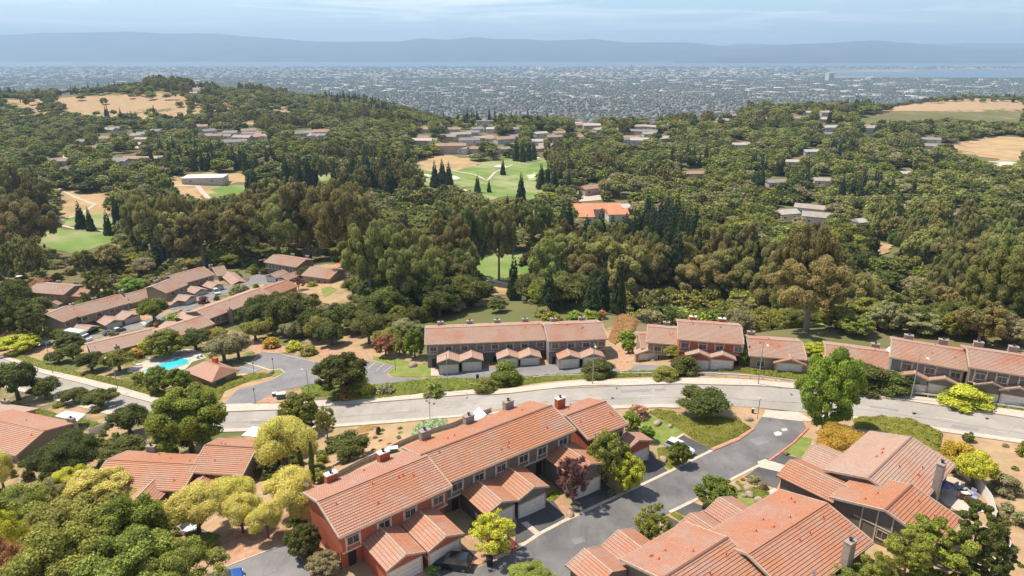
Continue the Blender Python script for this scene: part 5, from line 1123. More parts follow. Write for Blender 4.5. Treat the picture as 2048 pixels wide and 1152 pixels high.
# agave with dead flower stalk and satellite dishes
def dish(x, y, z, label):
    r = empty('satellite_dish', (x, y, z)); tag(r, label, 'satellite dish'); b = MB(); b.tube([(0, 0, -.4), (0, 0, .3)], .03, 6); b.build('mast', MT['steel'], r); iv, fi = ico(2); b = MB()
    for k in range(10): a0, a1 = k*.628, (k+1)*.628; b.poly([(0, .1, .3), (.32*math.cos(a0), 0, .3+.32*math.sin(a0)), (.32*math.cos(a1), 0, .3+.32*math.sin(a1))])
    b.build('reflector', MT['white'], r, fix=False)
f1 = N1[1]; w1 = f1.world((.6, 4.6, 6.6)); dish(*w1, 'white satellite dish beside the lowest red chimney'); w2 = Frame((1495, 1108), (1654, 1006), 5.7).world((4.5, -5.4, 4.5)); dish(*w2, 'pale satellite dish on the near eave at the bottom right')
for q, l, h in (((860, 842), 'tall dead agave flower stalk by the main road kerb', 6.5), ):
    p = G(*q); r = empty('agave_stalk', p); tag(r, l, 'agave stalk'); b = MB(); b.tube([(0, 0, 0), (.1, 0, h)], [.07, .04], 6); b.build('stem', MT['timber'], r)
    for k in range(9):
        z = h*(.55+.05*k); a = k*2.4; L2 = .9-.06*k; c_ = MB(); c_.tube([(.05, 0, z), (.05+L2*math.cos(a), L2*math.sin(a), z+.2)], .025, 4); br = c_.build('branch', MT['timber'], r)
        c_ = MB(); c_.box((.05+L2*math.cos(a), L2*math.sin(a), z+.27), (.42, .42, .16), top=.6); c_.build('seed_cluster', MT['bark'], br)
# power poles in the valley
for q, h, l in (((1198, 0), 0, ''),):
    pass
for (bx, by), h, l in (((1145, 420), 16, 'thin pale mast left of the orange-roofed clubhouse'), ((1349, 470), 17, 'power pole with crossarm among the pines right of the clubhouse'), ((1515, 495), 14, 'power pole with crossarm left of the hillside houses')):
    p = G(bx, by); r = empty('utility_pole', p); tag(r, l, 'utility pole'); b = MB(); b.tube([(0, 0, 0), (0, 0, h)], [.2, .12], 6); b.build('pole', MT['timber'], r); b = MB(); b.box((0, 0, h-1), (3.2, .15, .18)); b.build('crossarm', MT['timber'], r)

for q, r_ in (((1830, 828), .45), ((1975, 838), .35), ((1225, 797), .35), ((560, 838), .35)):
    p = G(*q); m = empty('manhole_cover', (p[0], p[1], p[2]+.06)); tag(m, {1830: 'larger manhole cover in the road on the right', 1975: 'small manhole cover near the right edge of the road', 1225: 'small manhole cover in the middle of the road bend', 560: 'small manhole cover left of centre in the road'}[q[0]], 'manhole cover'); b = MB(); b.tube([(0, 0, 0), (0, 0, .012)], r_, 16); b.build('lid', MT['dark'], m)
MT['patch'] = asphalt('road_patch', (.26, .235, .21), (.29, .26, .23), (.24, .22, .2), .1)
for q in ([(1240, 781), (1330, 777), (1332, 782), (1242, 786)], [(880, 812), (930, 808), (934, 814), (884, 818)], [(1740, 812), (1800, 820), (1796, 825), (1738, 817)], [(500, 843), (560, 842), (560, 847), (500, 848)], [(200, 790), (235, 798), (228, 802), (195, 794)], [(1905, 850), (1960, 858), (1955, 863), (1900, 855)]): sheet('road_patch', q, MT['patch'], .056, block=False)

cabinet(786, 905, (1.6, .9, .9), MT['utilgreen'], 'green storage box behind the front row between the chimneys', 'storage_box', 'storage box')
# ---------------------------------------------------------------- the plants one can single out
T(385, 905, 752, 152, 'round', 'green', 'big rounded green tree in front of the main road, left of centre', sq=1.0)
T(1646, 866, 682, 120, 'round', 'bright', 'tall bright green tree rising over the road junction on the right')
T(1403, 827, 762, 112, 'oak', 'oak', 'spreading dark oak on the junction island', sq=1.0)
T(1146, 1005, 903, 72, 'airy', 'plum', 'purple-leaved plum tree in front of the third garage')
T(1213, 965, 852, 88, 'round', 'olive', 'bronze-green round tree against the upper red block', sq=1.0)
T(1253, 982, 897, 68, 'round', 'yellow', 'dense tree with yellow-green flower heads at the kerb')
T(986, 1108, 1016, 104, 'airy', 'yellow', 'small flat-topped yellow tree over the red car')
T(1303, 1088, 1003, 82, 'airy', 'green', 'open feathery green tree on the inner kerb')
T(1428, 1012, 943, 84, 'round', 'green', 'round mid-green tree beside the rock garden')
T(1356, 930, 876, 48, 'round', 'green', 'small round tree hiding the white SUV')
T(1690, 922, 838, 128, 'oak', 'orange', 'wide tree with orange-tinged foliage below the tall bright tree')
T(1908, 945, 872, 70, 'oak', 'orange', 'orange-tinged tree left of the dry slope, the farther one'); T(1942, 972, 890, 76, 'oak', 'yellow', 'yellow-orange tree at the corner of the curved fence')
T(1936, 882, 858, 26, 'shrub', 'oak', 'small round shrub alone on the dry slope by the road', 'shrub', 'shrub')
T(2010, 985, 938, 62, 'shrub', 'grey', 'grey-green cactus-like shrub beyond the curved fence', 'shrub', 'shrub'); T(2012, 1025, 998, 34, 'shrub', 'grey', 'small grey shrub lower on the dry slope', 'shrub', 'shrub'); T(2044, 1050, 1010, 44, 'shrub', 'grey', 'grey shrub cut by the right edge', 'shrub', 'shrub'); T(2046, 910, 875, 30, 'shrub', 'green', 'green shrub at the right edge near the road', 'shrub', 'shrub')
T(1988, 1092, 1035, 66, 'shrub', 'oak', 'clipped rounded shrub by the lower right fence', 'shrub', 'shrub')
T(1850, 1182, 1030, 175, 'pine', 'green', 'big shaggy pine in the lower right, left of the pair', sq=1.0, tier=0); T(1930, 1165, 1005, 135, 'pine', 'oak', 'big dark pine in the lower right, right of the pair', tier=0)
T(1795, 1200, 1060, 120, 'pine', 'green', 'lower shaggy pine at the bottom edge, left of the big ones', tier=0); T(1975, 1190, 1085, 90, 'pine', 'oak', 'lower dark pine at the bottom edge, right of the big ones', tier=0)
for q, l in (((1560, 1192, 1122, 110), 'olive tree top at the bottom edge below the big roof, leftmost'), ((1660, 1195, 1116, 120), 'olive tree top at the bottom edge below the pale chimney'), ((1745, 1185, 1105, 90), 'olive tree top at the bottom edge beside the pine')): T(*q, 'round', 'olive', l, tier=0)
for q, l in (((1062, 1175, 1122, 98), 'grey-olive bush at the bottom edge beside the street'), ((1185, 1175, 1134, 70), 'low bush at the bottom edge below the lower right roofs, left'), ((1268, 1178, 1136, 60), 'low bush at the bottom edge below the lower right roofs, right')): T(*q, 'round', 'olive', l, 'shrub', 'shrub', tier=0)
# cream blossom trees
for q, l in (((578, 955, 818, 125), 'tallest cream-blossomed tree, left of the dark oak'), ((572, 905, 820, 84), 'cream-blossomed tree top behind the tallest one'), ((588, 1035, 922, 118), 'cream-blossomed tree above the dry bank'), ((400, 1075, 950, 122), 'cream-blossomed tree over the white roadster'), ((472, 1035, 936, 98), 'cream-blossomed tree in front of the red roof valley'), ((487, 1065, 975, 84), 'cream-blossomed tree with round crown above the bank'), ((536, 1076, 995, 76), 'low cream-blossomed tree casting its shadow on the court'), ((612, 1045, 985, 66), 'small cream-topped tree against the red end wall'), ((10, 985, 893, 70), 'cream-blossomed tree cut by the left edge')): T(*q, 'bloom', 'bloom', l, tier=0)
for q, lf, l in (((150, 1000, 922, 100), 'yellow', 'yellow-green tree left of the red-roofed house'), ((205, 1015, 922, 140), 'bloom', 'pale yellow crown in front of the red roof, lower left'), ((265, 985, 932, 60), 'rust', 'small tree with reddish leaves on the red roof edge')): T(*q, 'round', lf, l, tier=0)
# lower left wood
k = 0
for q, lf, l in (((60, 1110, 950, 200), 'olive', 'broad olive tree at the left edge of the lower left grove'), ((175, 1140, 965, 215), 'olive', 'broad olive tree in the middle of the lower left grove'), ((268, 1125, 975, 165), 'green', 'greener tree at the right of the lower left grove'), ((30, 1240, 1075, 120), 'rust', 'russet-leaved tree in the bottom left corner'), ((150, 1245, 1040, 230), 'olive', 'wide tree at the bottom edge of the lower left grove'), ((270, 1240, 1050, 210), 'olive', 'olive tree at the bottom edge, third from the left corner'), ((370, 1235, 1078, 185), 'olive', 'brownish olive tree at the bottom edge beside the blue car'), ((300, 1070, 1030, 60), 'green', 'small green tree beside the white roadster'), ((410, 1100, 1062, 60), 'green', 'bush below the white roadster'), ((100, 1040, 950, 90), 'grey', 'grey-green tree behind the lower left grove'), ((20, 1150, 1010, 90), 'yellow', 'yellowish tree low at the left edge')): T(*q, 'airy' if k % 3 == 0 else 'round', lf, l, tier=0); k += 1
# dark oaks and others round the front left houses
for q, kd, lf, l in (((145, 955, 848, 128), 'oak', 'oak', 'dark oak between the panelled gable and the red roof'), ((245, 905, 862, 95), 'shrub', 'oak', 'wide dark shrub left of the lath pergola'), ((262, 868, 798, 84), 'oak', 'oak', 'dark oak on the kerb left of the big green tree'), ((205, 812, 768, 66), 'oak', 'oak', 'low oak beside the main road, third from left'), ((150, 805, 768, 60), 'oak', 'oak', 'small oak beside the main road, second from left'), ((38, 800, 705, 90), 'oak', 'oak', 'large oak by the main road at the left edge'), ((92, 795, 745, 66), 'oak', 'oak', 'round oak beside the main road just right of the edge'), ((698, 918, 853, 92), 'oak', 'oak', 'dark spreading oak on the dry bank above the front row'), ((600, 862, 776, 90), 'round', 'green', 'yellow-green tree behind the cream blossoms by the road'), ((655, 876, 806, 44), 'airy', 'olive', 'twisted open tree right of the yellow-green one'), ((757, 868, 850, 14), 'cypress', 'oak', 'tiny conifer on the dry bank'), ((628, 968, 880, 15), 'cypress', 'oak', 'thin dark cypress left of the lowest chimney'), ((604, 955, 890, 14), 'cypress', 'oak', 'thin dark cypress beside the blossoms'), ((560, 940, 880, 90), 'round', 'oak', 'dark leafy mass behind the cream blossoms'),
    ((612, 1112, 1040, 70), 'round', 'oak', 'dark shrub against the red end wall, upper'), ((650, 1150, 1095, 70), 'round', 'grey', 'grey-green shrub at the foot of the red end wall'), ((592, 1095, 1050, 50), 'round', 'oak', 'dark bush beside the court kerb'), ((865, 1142, 1125, 30), 'shrub', 'bright', 'clipped bright green shrub beside the black SUV'), ((1275, 905, 862, 50), 'shrub', 'green', 'leafy shrub beside the uppermost front garage'), ((1262, 862, 815, 44), 'round', 'bright', 'light green shrub above the lawn at the top of the row'), ((1275, 832, 800, 46), 'shrub', 'pink', 'pinkish oleander by the road above the lawn'), ((1290, 880, 845, 36), 'round', 'bright', 'light green shrub at the lawn edge'),
    ((1012, 765, 712, 72), 'shrub', 'green', 'round green bush hiding the third garage of the middle row'), ((1200, 755, 708, 80), 'shrub', 'oak', 'wide dark bush in front of the sixth garage'), ((867, 790, 755, 48), 'shrub', 'olive', 'clipped round bush by the first tall lamp'), ((970, 782, 746, 52), 'shrub', 'olive', 'clipped bush right of the green one on the verge'), ((1330, 758, 724, 58), 'shrub', 'olive', 'round olive bush before the red block'), ((1372, 745, 700, 66), 'shrub', 'oak', 'dark bush in front of the red block garages'), ((1352, 722, 683, 56), 'airy', 'olive', 'open tree in front of the tan two-storey house'), ((1490, 732, 688, 34), 'round', 'green', 'small green tree between the red block and the low house'), ((1252, 690, 655, 36), 'round', 'bright', 'bright green tree at the right end of the long row, upper'), ((1256, 706, 672, 28), 'round', 'bright', 'bright green tree at the right end of the long row, lower'), ((1735, 778, 712, 112), 'shrub', 'oak', 'large dark bush mass left of the rightmost lamp'), ((1795, 786, 730, 90), 'shrub', 'oak', 'dark bush mass right part beside the rightmost lamp'), ((1775, 748, 708, 70), 'round', 'orange', 'orange-tinted tree behind the dark bush mass'), ((1632, 712, 678, 56), 'round', 'yellow', 'yellow-green tree top behind the tall bright tree'), ((1930, 812, 755, 100), 'shrub', 'yellow', 'yellow-green bush in front of the right-edge garages'), ((2042, 815, 782, 30), 'shrub', 'grey', 'grey bush at the right edge by the rail'), ((1915, 800, 770, 60), 'round', 'olive', 'olive tree left in the yellow-green bush'),
    ((685, 792, 690, 108), 'round', 'oak', 'large dark tree in the parking lot'), ((722, 785, 745, 62), 'shrub', 'yellow', 'yellow-green shrub at the foot of the lot tree'), ((770, 786, 758, 48), 'shrub', 'grey', 'low grey shrub right of the lot tree'), ((695, 795, 765, 46), 'shrub', 'rust', 'brown shrub under the lot tree'), ((585, 812, 778, 36), 'shrub', 'grey', 'pale shrub beside the utility cabinets'), ((830, 715, 650, 46), 'round', 'green', 'vivid green tree at the left end of the long row'), ((772, 712, 660, 52), 'round', 'rust', 'brownish bare-looking tree left of the vivid green one'), ((800, 712, 668, 36), 'round', 'olive', 'olive tree beside the brownish one'), ((543, 695, 668, 36), 'shrub', 'orange', 'orange-leaved shrub above the parking lot'), ((588, 700, 675, 36), 'shrub', 'yellow', 'yellow shrub above the parking lot'), ((618, 708, 684, 40), 'shrub', 'olive', 'bronze shrub above the parking lot'), ((450, 725, 660, 76), 'oak', 'grey', 'grey-leaved olive tree beside the pool house'), ((478, 718, 655, 60), 'oak', 'grey', 'second grey-leaved olive tree nearer the lot'),
    ((118, 725, 692, 50), 'oak', 'oak', 'small oak on the bank by the cluster street'), ((148, 722, 680, 44), 'oak', 'oak', 'small oak with bare trunk on the bank'), ((185, 742, 694, 60), 'oak', 'oak', 'oak with bent trunk above the pavement'), ((240, 742, 690, 60), 'oak', 'green', 'green oak left of the pool terrace'), ((140, 692, 662, 52), 'round', 'oak', 'oak in front of the moving truck'), ((286, 772, 730, 46), 'shrub', 'olive', 'bush below the pool terrace, left'), ((318, 785, 725, 56), 'round', 'olive', 'bush below the pool terrace, middle'), ((358, 786, 728, 56), 'round', 'green', 'bush below the pool terrace, right'), ((335, 712, 650, 84), 'round', 'green', 'leafy green tree behind the pool terrace'), ((300, 705, 672, 36), 'round', 'yellow', 'yellow-green tree behind the pool terrace'), ((392, 700, 648, 62), 'oak', 'oak', 'darker tree behind the pool loungers'), ((430, 690, 648, 56), 'oak', 'olive', 'bronze tree behind the pool house'), ((275, 715, 690, 40), 'shrub', 'orange', 'orange hedge behind the terrace'),
    ((36, 705, 660, 82), 'round', 'yellow', 'bright yellow-green tree at the left edge'), ((30, 680, 560, 90), 'pine', 'oak', 'tall dark pine at the left edge'), ((72, 690, 610, 60), 'pine', 'oak', 'dark pine left of the reddish-roofed block'), ((310, 645, 586, 64), 'oak', 'green', 'round green tree in the middle of the left cluster'), ((592, 665, 570, 96), 'oak', 'oak', 'large dark pine-like tree at the end of the left cluster'), ((205, 620, 532, 76), 'pine', 'oak', 'broad pine behind the left cluster'), ((265, 590, 548, 56), 'round', 'bright', 'light green tree behind the low tan house'), ((351, 552, 533, 30), 'shrub', 'plum', 'dark red shrub behind the two-chimney block'), ((408, 606, 588, 26), 'shrub', 'plum', 'purple shrub beside the white van'), ((598, 580, 550, 30), 'airy', 'plum', 'purple tree between the twin garages and tan gable house'), ((580, 612, 590, 20), 'shrub', 'yellow', 'yellow-green shrub behind the three-stack block'), ((470, 532, 490, 84), 'oak', 'green', 'rounded green tree above the cul-de-sac, left'), ((510, 530, 500, 46), 'oak', 'oak', 'rounded dark tree above the cul-de-sac, right'), ((582, 515, 499, 44), 'shrub', 'yellow', 'yellow-green shrubs behind the cul-de-sac block'), ((625, 572, 560, 24), 'shrub', 'bright', 'bright shrub before the tan gable house')):
    T(*q, kd, lf, l, 'shrub' if kd == 'shrub' else 'tree', NAMES[kd])
# low planting
leafy('ground_cover', zz([(535, 140), (590, 120), (700, 130), (800, 175), (1000, 165), (1100, 180), (1185, 235), (1100, 290), (930, 360), (830, 310), (750, 250), (640, 190)], 1120, 780, 3.097), .7, 'cover', None, None, 22, .26, 'stuff')
leafy('ground_cover', zz([(600, 360), (690, 350), (740, 430), (690, 495), (610, 440)], 1120, 780, 3.097), .3, 'cover', None, None, 18, .22, 'stuff'); leafy('ground_cover', [(1705, 838), (1760, 834), (1830, 842), (1885, 868), (1880, 905), (1830, 890), (1760, 860), (1710, 858)], 1.1, 'cover', None, None, 20, .3, 'stuff')
leafy('ground_cover', [(0, 800), (60, 812), (130, 832), (215, 850), (220, 862), (150, 850), (60, 835), (0, 822)], .8, 'cover', None, None, 16, .3, 'stuff'); leafy('ground_cover', [(655, 795), (730, 790), (840, 782), (840, 790), (740, 800), (660, 806)], .7, 'olive', None, None, 18, .3, 'stuff')
leafy('ground_cover', [(30, 705), (110, 730), (170, 748), (165, 755), (90, 737), (30, 716)], .7, 'olive', None, None, 16, .3, 'stuff'); leafy('ground_cover', [(170, 748), (230, 758), (300, 775), (372, 795), (370, 805), (310, 793), (245, 774), (170, 757)], 1.1, 'cover', None, None, 16, .32, 'stuff')
leafy('ground_cover', [(400, 770), (480, 752), (540, 745), (545, 752), (500, 762), (450, 782), (440, 800), (380, 806), (372, 795)], .9, 'cover', None, None, 16, .3, 'stuff'); leafy('ground_cover', [(600, 775), (650, 765), (760, 770), (860, 758), (950, 757), (950, 778), (860, 786), (700, 790), (610, 795)], .8, 'cover', None, None, 14, .32, 'stuff')
leafy('ground_cover', [(950, 760), (1090, 752), (1240, 746), (1400, 744), (1400, 752), (1240, 756), (1090, 764), (950, 778)], .9, 'cover', None, None, 16, .3, 'stuff'); leafy('ground_cover', [(1400, 744), (1500, 748), (1600, 764), (1720, 776), (1840, 792), (1960, 812), (2060, 826), (2060, 818), (1960, 798), (1840, 778), (1720, 762), (1600, 745), (1480, 738)], .9, 'cover', None, None, 14, .32, 'stuff')
leafy('ground_cover', [(1225, 655), (1270, 640), (1300, 650), (1270, 662), (1230, 690), (1215, 680)], 1.2, 'rust', None, None, 8, .4, 'stuff')
leafy('hedge', zz([(1060, 600), (1110, 580), (1230, 610), (1300, 640), (1290, 680), (1150, 650)], 1120, 780, 3.097), .6, 'green', 'low green planting among the rock garden boulders', 'hedge', 20, .24)
leafy('hedge', zz([(1230, 690), (1270, 655), (1330, 680), (1280, 720)], 1120, 780, 3.097), .35, 'oak', 'square clipped hedge patch at the rock garden end', 'hedge', 20, .2)
leafy('hedge', zz([(680, 770), (705, 755), (775, 790), (740, 812)], 1120, 780, 3.097), .8, 'green', 'short clipped hedge beside the inner kerb driveway', 'hedge', 24, .22)
leafy('hedge', [(822, 870), (835, 850), (870, 840), (895, 842), (888, 852), (850, 866)], .9, 'agave', 'bed of blue-green agaves beside the dead flower stalk', 'agave bed', 14, .7)
leafy('hedge', [(700, 866), (725, 850), (755, 852), (745, 860), (715, 868)], .25, 'rust', 'low reddish mats on the dry bank', 'ground plants', 10, .3)
leafy('hedge', zz([(1030, 620), (1100, 560), (1150, 600), (1140, 640)], 1120, 780, 3.097), .5, 'olive', 'olive planting under the round green tree', 'hedge', 14, .25)
leafy('hedge', [(1090, 1000), (1100, 985), (1118, 978), (1120, 990), (1108, 1005)], .6, 'bright', 'bright green shrubs between the garage pair and the purple tree', 'hedge', 18, .26)
leafy('hedge', [(938, 1052), (955, 1042), (975, 1072), (960, 1085)], .8, 'bright', 'pale green shrub patch beside the yellow tree', 'hedge', 18, .26)
leafy('hedge', [(1210, 985), (1225, 975), (1235, 985), (1218, 997)], .5, 'grey', 'low planting strip at the kerb below the dense tree', 'hedge', 14, .24)

for q, lf, l in (((745, 612, 430, 110), 'eucg', 'tall olive gum tree above the golden bank'), ((805, 632, 468, 105), 'eucg', 'broad olive gum tree left of the centre fairway gap'), ((862, 622, 505, 95), 'eucg', 'gum tree behind the left end of the long row'), ((905, 600, 418, 115), 'euc', 'bronze gum tree left of the near fairway'), ((950, 560, 400, 70), 'eucg', 'slender gum tree standing on the near fairway edge'), ((998, 560, 392, 66), 'euc', 'bronze gum tree with long bare trunk before the near fairway'), ((1092, 602, 470, 84), 'eucg', 'olive gum tree right of the near fairway'), ((1135, 575, 440, 120), 'eucg', 'wide olive gum tree below the clubhouse'), ((1175, 612, 497, 125), 'euc', 'rounded bronze gum tree beyond the right block of the long row'), ((1245, 606, 452, 135), 'euc', 'tallest rounded bronze gum tree below the clubhouse'), ((1310, 600, 475, 100), 'euc', 'bronze gum tree beside the dark redwoods'),
  ((1395, 606, 478, 140), 'euc', 'wide bronze gum tree beyond the tan house gable'), ((1462, 612, 485, 125), 'euc', 'wide bronze gum tree beyond the red two-chimney block'), ((1553, 650, 512, 110), 'euc', 'bronze gum tree left of the big single one'), ((1612, 662, 497, 160), 'euc', 'big spreading bronze gum tree with visible trunk before the right fairway'), ((1680, 648, 510, 125), 'euc', 'bronze gum tree joined to the right of the big spreading one'), ((1735, 640, 540, 90), 'eucg', 'olive gum tree before the right fairway'), ((1800, 655, 575, 90), 'eucg', 'shorter olive gum tree right of the right fairway'), ((1845, 560, 440, 110), 'eucg', 'olive gum tree above the right fairway'), ((1912, 590, 455, 120), 'euc', 'bronze gum tree near the right edge, left of a pair'), ((1995, 600, 450, 130), 'eucg', 'olive gum tree near the right edge, right of a pair'), ((1955, 690, 592, 95), 'euc', 'rusty gum tree behind the right-hand blocks'), ((2045, 640, 520, 90), 'euc', 'bronze gum tree cut by the right edge'),
  ((60, 520, 372, 120), 'euc', 'bronze gum tree left of the left fairway'), ((15, 510, 350, 110), 'euc', 'bronze gum tree at the left edge beside the fairway'), ((690, 545, 340, 130), 'euc', 'tallest gum tree at the right end of the long belt'), ((620, 520, 355, 120), 'euc', 'tall gum tree in the right half of the long belt'), ((560, 525, 375, 120), 'eucg', 'olive gum tree in the middle of the long belt'), ((490, 530, 388, 130), 'euc', 'gum tree in the left half of the long belt'), ((410, 535, 400, 120), 'euc', 'gum tree near the left end of the long belt'), ((340, 530, 415, 110), 'euc', 'leftmost gum tree of the long belt')):
    T(*q, 'euc', lf, l, name='eucalyptus')
# ---------------------------------------------------------------- valley woods, far houses, town
VIEW = [  # openings that stay clear of scattered crowns, photo pixels
 [(45, 468), (75, 455), (110, 440), (100, 372), (160, 385), (240, 392), (235, 465), (215, 490), (170, 500), (140, 505), (90, 495)],
 [(345, 358), (420, 343), (500, 352), (500, 362), (440, 372), (418, 398), (395, 398), (350, 380)], [(560, 358), (650, 346), (720, 345), (720, 352), (650, 362), (570, 374)], [(410, 388), (460, 372), (500, 370), (470, 385), (420, 398)],
 [(830, 322), (880, 312), (940, 330), (990, 318), (1030, 322), (1070, 315), (1075, 350), (1090, 388), (1060, 400), (1005, 395), (960, 385), (930, 372), (880, 368), (850, 385)],
 [(960, 505), (1060, 508), (1070, 552), (960, 552)], [(860, 512), (885, 515), (880, 535), (858, 530)], [(945, 565), (1055, 560), (1055, 594), (945, 594)], [(1095, 592), (1118, 592), (1118, 602), (1095, 602)],
 [(1625, 615), (1655, 615), (1655, 655), (1625, 655)], [(1585, 620), (1600, 620), (1600, 645), (1585, 645)], [(1738, 578), (1770, 583), (1770, 602), (1738, 600)], [(1818, 598), (1855, 604), (1855, 618), (1818, 612)], [(1500, 578), (1540, 578), (1540, 598), (1500, 598)], [(1900, 300), (1925, 285), (1960, 275), (2048, 275), (2048, 325), (1990, 328), (1940, 312)],
 [(1700, 240), (1760, 225), (1850, 208), (1950, 205), (2048, 205), (2048, 245), (1900, 235), (1800, 240)], [(1740, 486), (1785, 490), (1780, 510), (1750, 512)], [(1145, 402), (1240, 402), (1240, 445), (1185, 448), (1148, 435)], [(1150, 372), (1205, 372), (1205, 400), (1150, 400)], [(1392, 466), (1402, 463), (1425, 480), (1418, 490)],
 [(375, 345), (452, 345), (452, 372), (375, 372)], [(262, 272), (278, 272), (287, 297), (268, 298)], [(125, 310), (142, 308), (148, 332), (130, 334)]]
GVIEW = [[(130, 178), (250, 185), (300, 200), (380, 205), (350, 215), (170, 218), (100, 200)], [(310, 180), (380, 190), (370, 200), (300, 195)], [(0, 195), (55, 200), (50, 215), (0, 212)], [(160, 205), (330, 212), (380, 220), (370, 235), (200, 232), (150, 220)], [(415, 235), (470, 228), (520, 232), (510, 245), (430, 245)], [(540, 230), (585, 232), (580, 240), (545, 240)], [(640, 600), (690, 560), (730, 545), (720, 580), (660, 640)], [(1245, 205), (1300, 205), (1290, 225), (1250, 222)], [(1425, 215), (1470, 218), (1465, 240), (1430, 240)], [(1560, 225), (1700, 235), (1695, 242), (1570, 240)]]
rgf = np.random.default_rng(11)
VB = [boxed(v) for v in VIEW]
def keep(px, py): return not in_any(px, py, VB)
# far houses one can see between the crowns: (px, py, length, turn)
ROOFS = [simple('far_roof', c, tuple(x*.8 for x in c), .3, .85) for c in ((.30, .26, .23), (.40, .33, .27), (.26, .235, .22), (.46, .36, .28), (.42, .24, .16), (.50, .43, .37), (.34, .25, .19))]
WALLS = [simple('far_wall', c, tuple(x*.88 for x in c), .5, .85) for c in ((.55, .48, .4), (.60, .53, .45), (.45, .36, .28), (.5, .47, .43))]
FARH = []
def far_house(px, py, Ln, W, hh, ang, rm, wm, flat=False, label=None, cat='house', name='house', roofpitch=.42):
    p = G(px, py); root = empty(name, p, ang); b = MB(); b.prism([(-W/2+.4, -2), (W/2-.4, -2), (W/2-.4, hh), (-W/2+.4, hh)], -Ln/2+.4, Ln/2-.4); wo = b.build('wall', wm, root)
    b = MB()
    if flat: b.box((0, 0, hh+.25), (Ln, W, .5))
    else:
        r = W/2*roofpitch; b.prism([(-W/2, hh-.1), (W/2, hh-.1), (W/2, hh+.1), (0, hh+r+.1), (-W/2, hh+.1)], -Ln/2, Ln/2)
    b.build('roof', rm, root)
    if depth(p) < 1200:
        f = (Ln*.22, -W/2+.37, 1.5)
        for x in (-Ln*.28, Ln*.22): k = MB(); k.box((x, -W/2+.39, hh*.55), (1.8, .06, 1.2)); k.build('window', MT['glass'], root)
    tag(root, label, cat); OPEN.append([(p[0]+math.cos(ang)*a*Ln*.6-math.sin(ang)*c*W*.7, p[1]+math.sin(ang)*a*Ln*.6+math.cos(ang)*c*W*.7) for a, c in ((-1, -1), (1, -1), (1, 1), (-1, 1))])
    FARH.append((root, px, py, label)); VB.append(boxed([(px-Ln*(.42 if label else .34)*F/depth(p), py-9*F/depth(p)), (px+Ln*(.42 if label else .34)*F/depth(p), py-9*F/depth(p)), (px+Ln*(.42 if label else .34)*F/depth(p), py-1*F/depth(p)), (px-Ln*(.42 if label else .34)*F/depth(p), py-1*F/depth(p))])) if depth(p) < 1500 else None
    return root
far_house(412, 366, 34, 18, 5.5, .12, simple('pale_metal_roof', (.62, .6, .52), (.7, .67, .6), .1), WALLS[0], True, 'long flat-roofed cream maintenance building beside the golf course', 'building', 'maintenance_building')
ORR = simple('orange_club_roof', (.62, .22, .11), (.68, .27, .15), .2)
cl = far_house(1190, 432, 34, 13, 6, .05, ORR, WALLS[1], False, 'clubhouse wing with orange tiled roof among the pines, larger', 'clubhouse', 'clubhouse'); far_house(1165, 440, 12, 26, 5, .05, ORR, WALLS[1], False, 'clubhouse side wing with orange roof, left', 'clubhouse', 'clubhouse'); far_house(1233, 440, 14, 12, 5, .1, ORR, WALLS[1], False, 'small orange-roofed clubhouse wing, right', 'clubhouse', 'clubhouse')
far_house(1182, 388, 18, 10, 5, .5, ROOFS[4], WALLS[2], False, 'brown house above the clubhouse'); far_house(1258, 424, 14, 14, 4, .3, ROOFS[5], WALLS[1], True, 'grey flat building right of the clubhouse')
for q in ((1571, 440, 15, 10, 5, .3, 5, 1, 'white-walled house left of the hillside pair'), (1635, 450, 20, 11, 6, -.4, 1, 1, 'tan two-storey house on the right hillside'), (1618, 432, 20, 10, 6, -.5, 1, 1, 'tan-roofed wing behind the hillside house'), (1712, 472, 7, 8, 9, .4, 5, 1, 'tall narrow white house in the trees on the right'), (1805, 428, 14, 9, 5, .3, 5, 1, 'white gabled house right of the tall narrow one'), (1915, 443, 24, 11, 4, .1, 0, 3, 'grey-roofed house among trees near the right edge'), (1812, 355, 18, 8, 4, -.2, 5, 1, 'white roof in the trees right of centre hill'), (1590, 331, 22, 9, 4, -.1, 5, 1, 'long pale roof on the right hill'), (1625, 310, 20, 9, 4, 0, 5, 3, 'pale grey roof on the right hill, upper'), (1550, 375, 18, 10, 5, .2, 0, 2, 'grey-roofed house in the right wood'), (1650, 372, 20, 10, 5, -.2, 1, 1, 'cream house in a clearing of the right wood'), (1388, 355, 26, 9, 4, .05, 4, 2, 'orange-red roofed house in the middle wood'), (1480, 296, 22, 10, 4, .1, 5, 1, 'white long roof below the ridge right of centre'), (1660, 262, 26, 12, 5, .1, 5, 1, 'white house on top of the right hill'), (1735, 266, 20, 14, 7, 0, 1, 0, 'square tan house on top of the right hill'), (1860, 300, 24, 12, 5, -.4, 0, 3, 'dark-roofed house at the right slope edge'), (1858, 285, 24, 10, 4, -.2, 0, 3, 'grey house behind the dark-roofed one'), (902, 306, 32, 11, 8, .1, 4, 2, 'salmon two-storey block below the middle houses'), (843, 285, 16, 12, 5, .3, 4, 2, 'salmon house at the left of the middle houses')):
    far_house(*q[:6], ROOFS[q[6]], WALLS[q[7]], False, q[8])
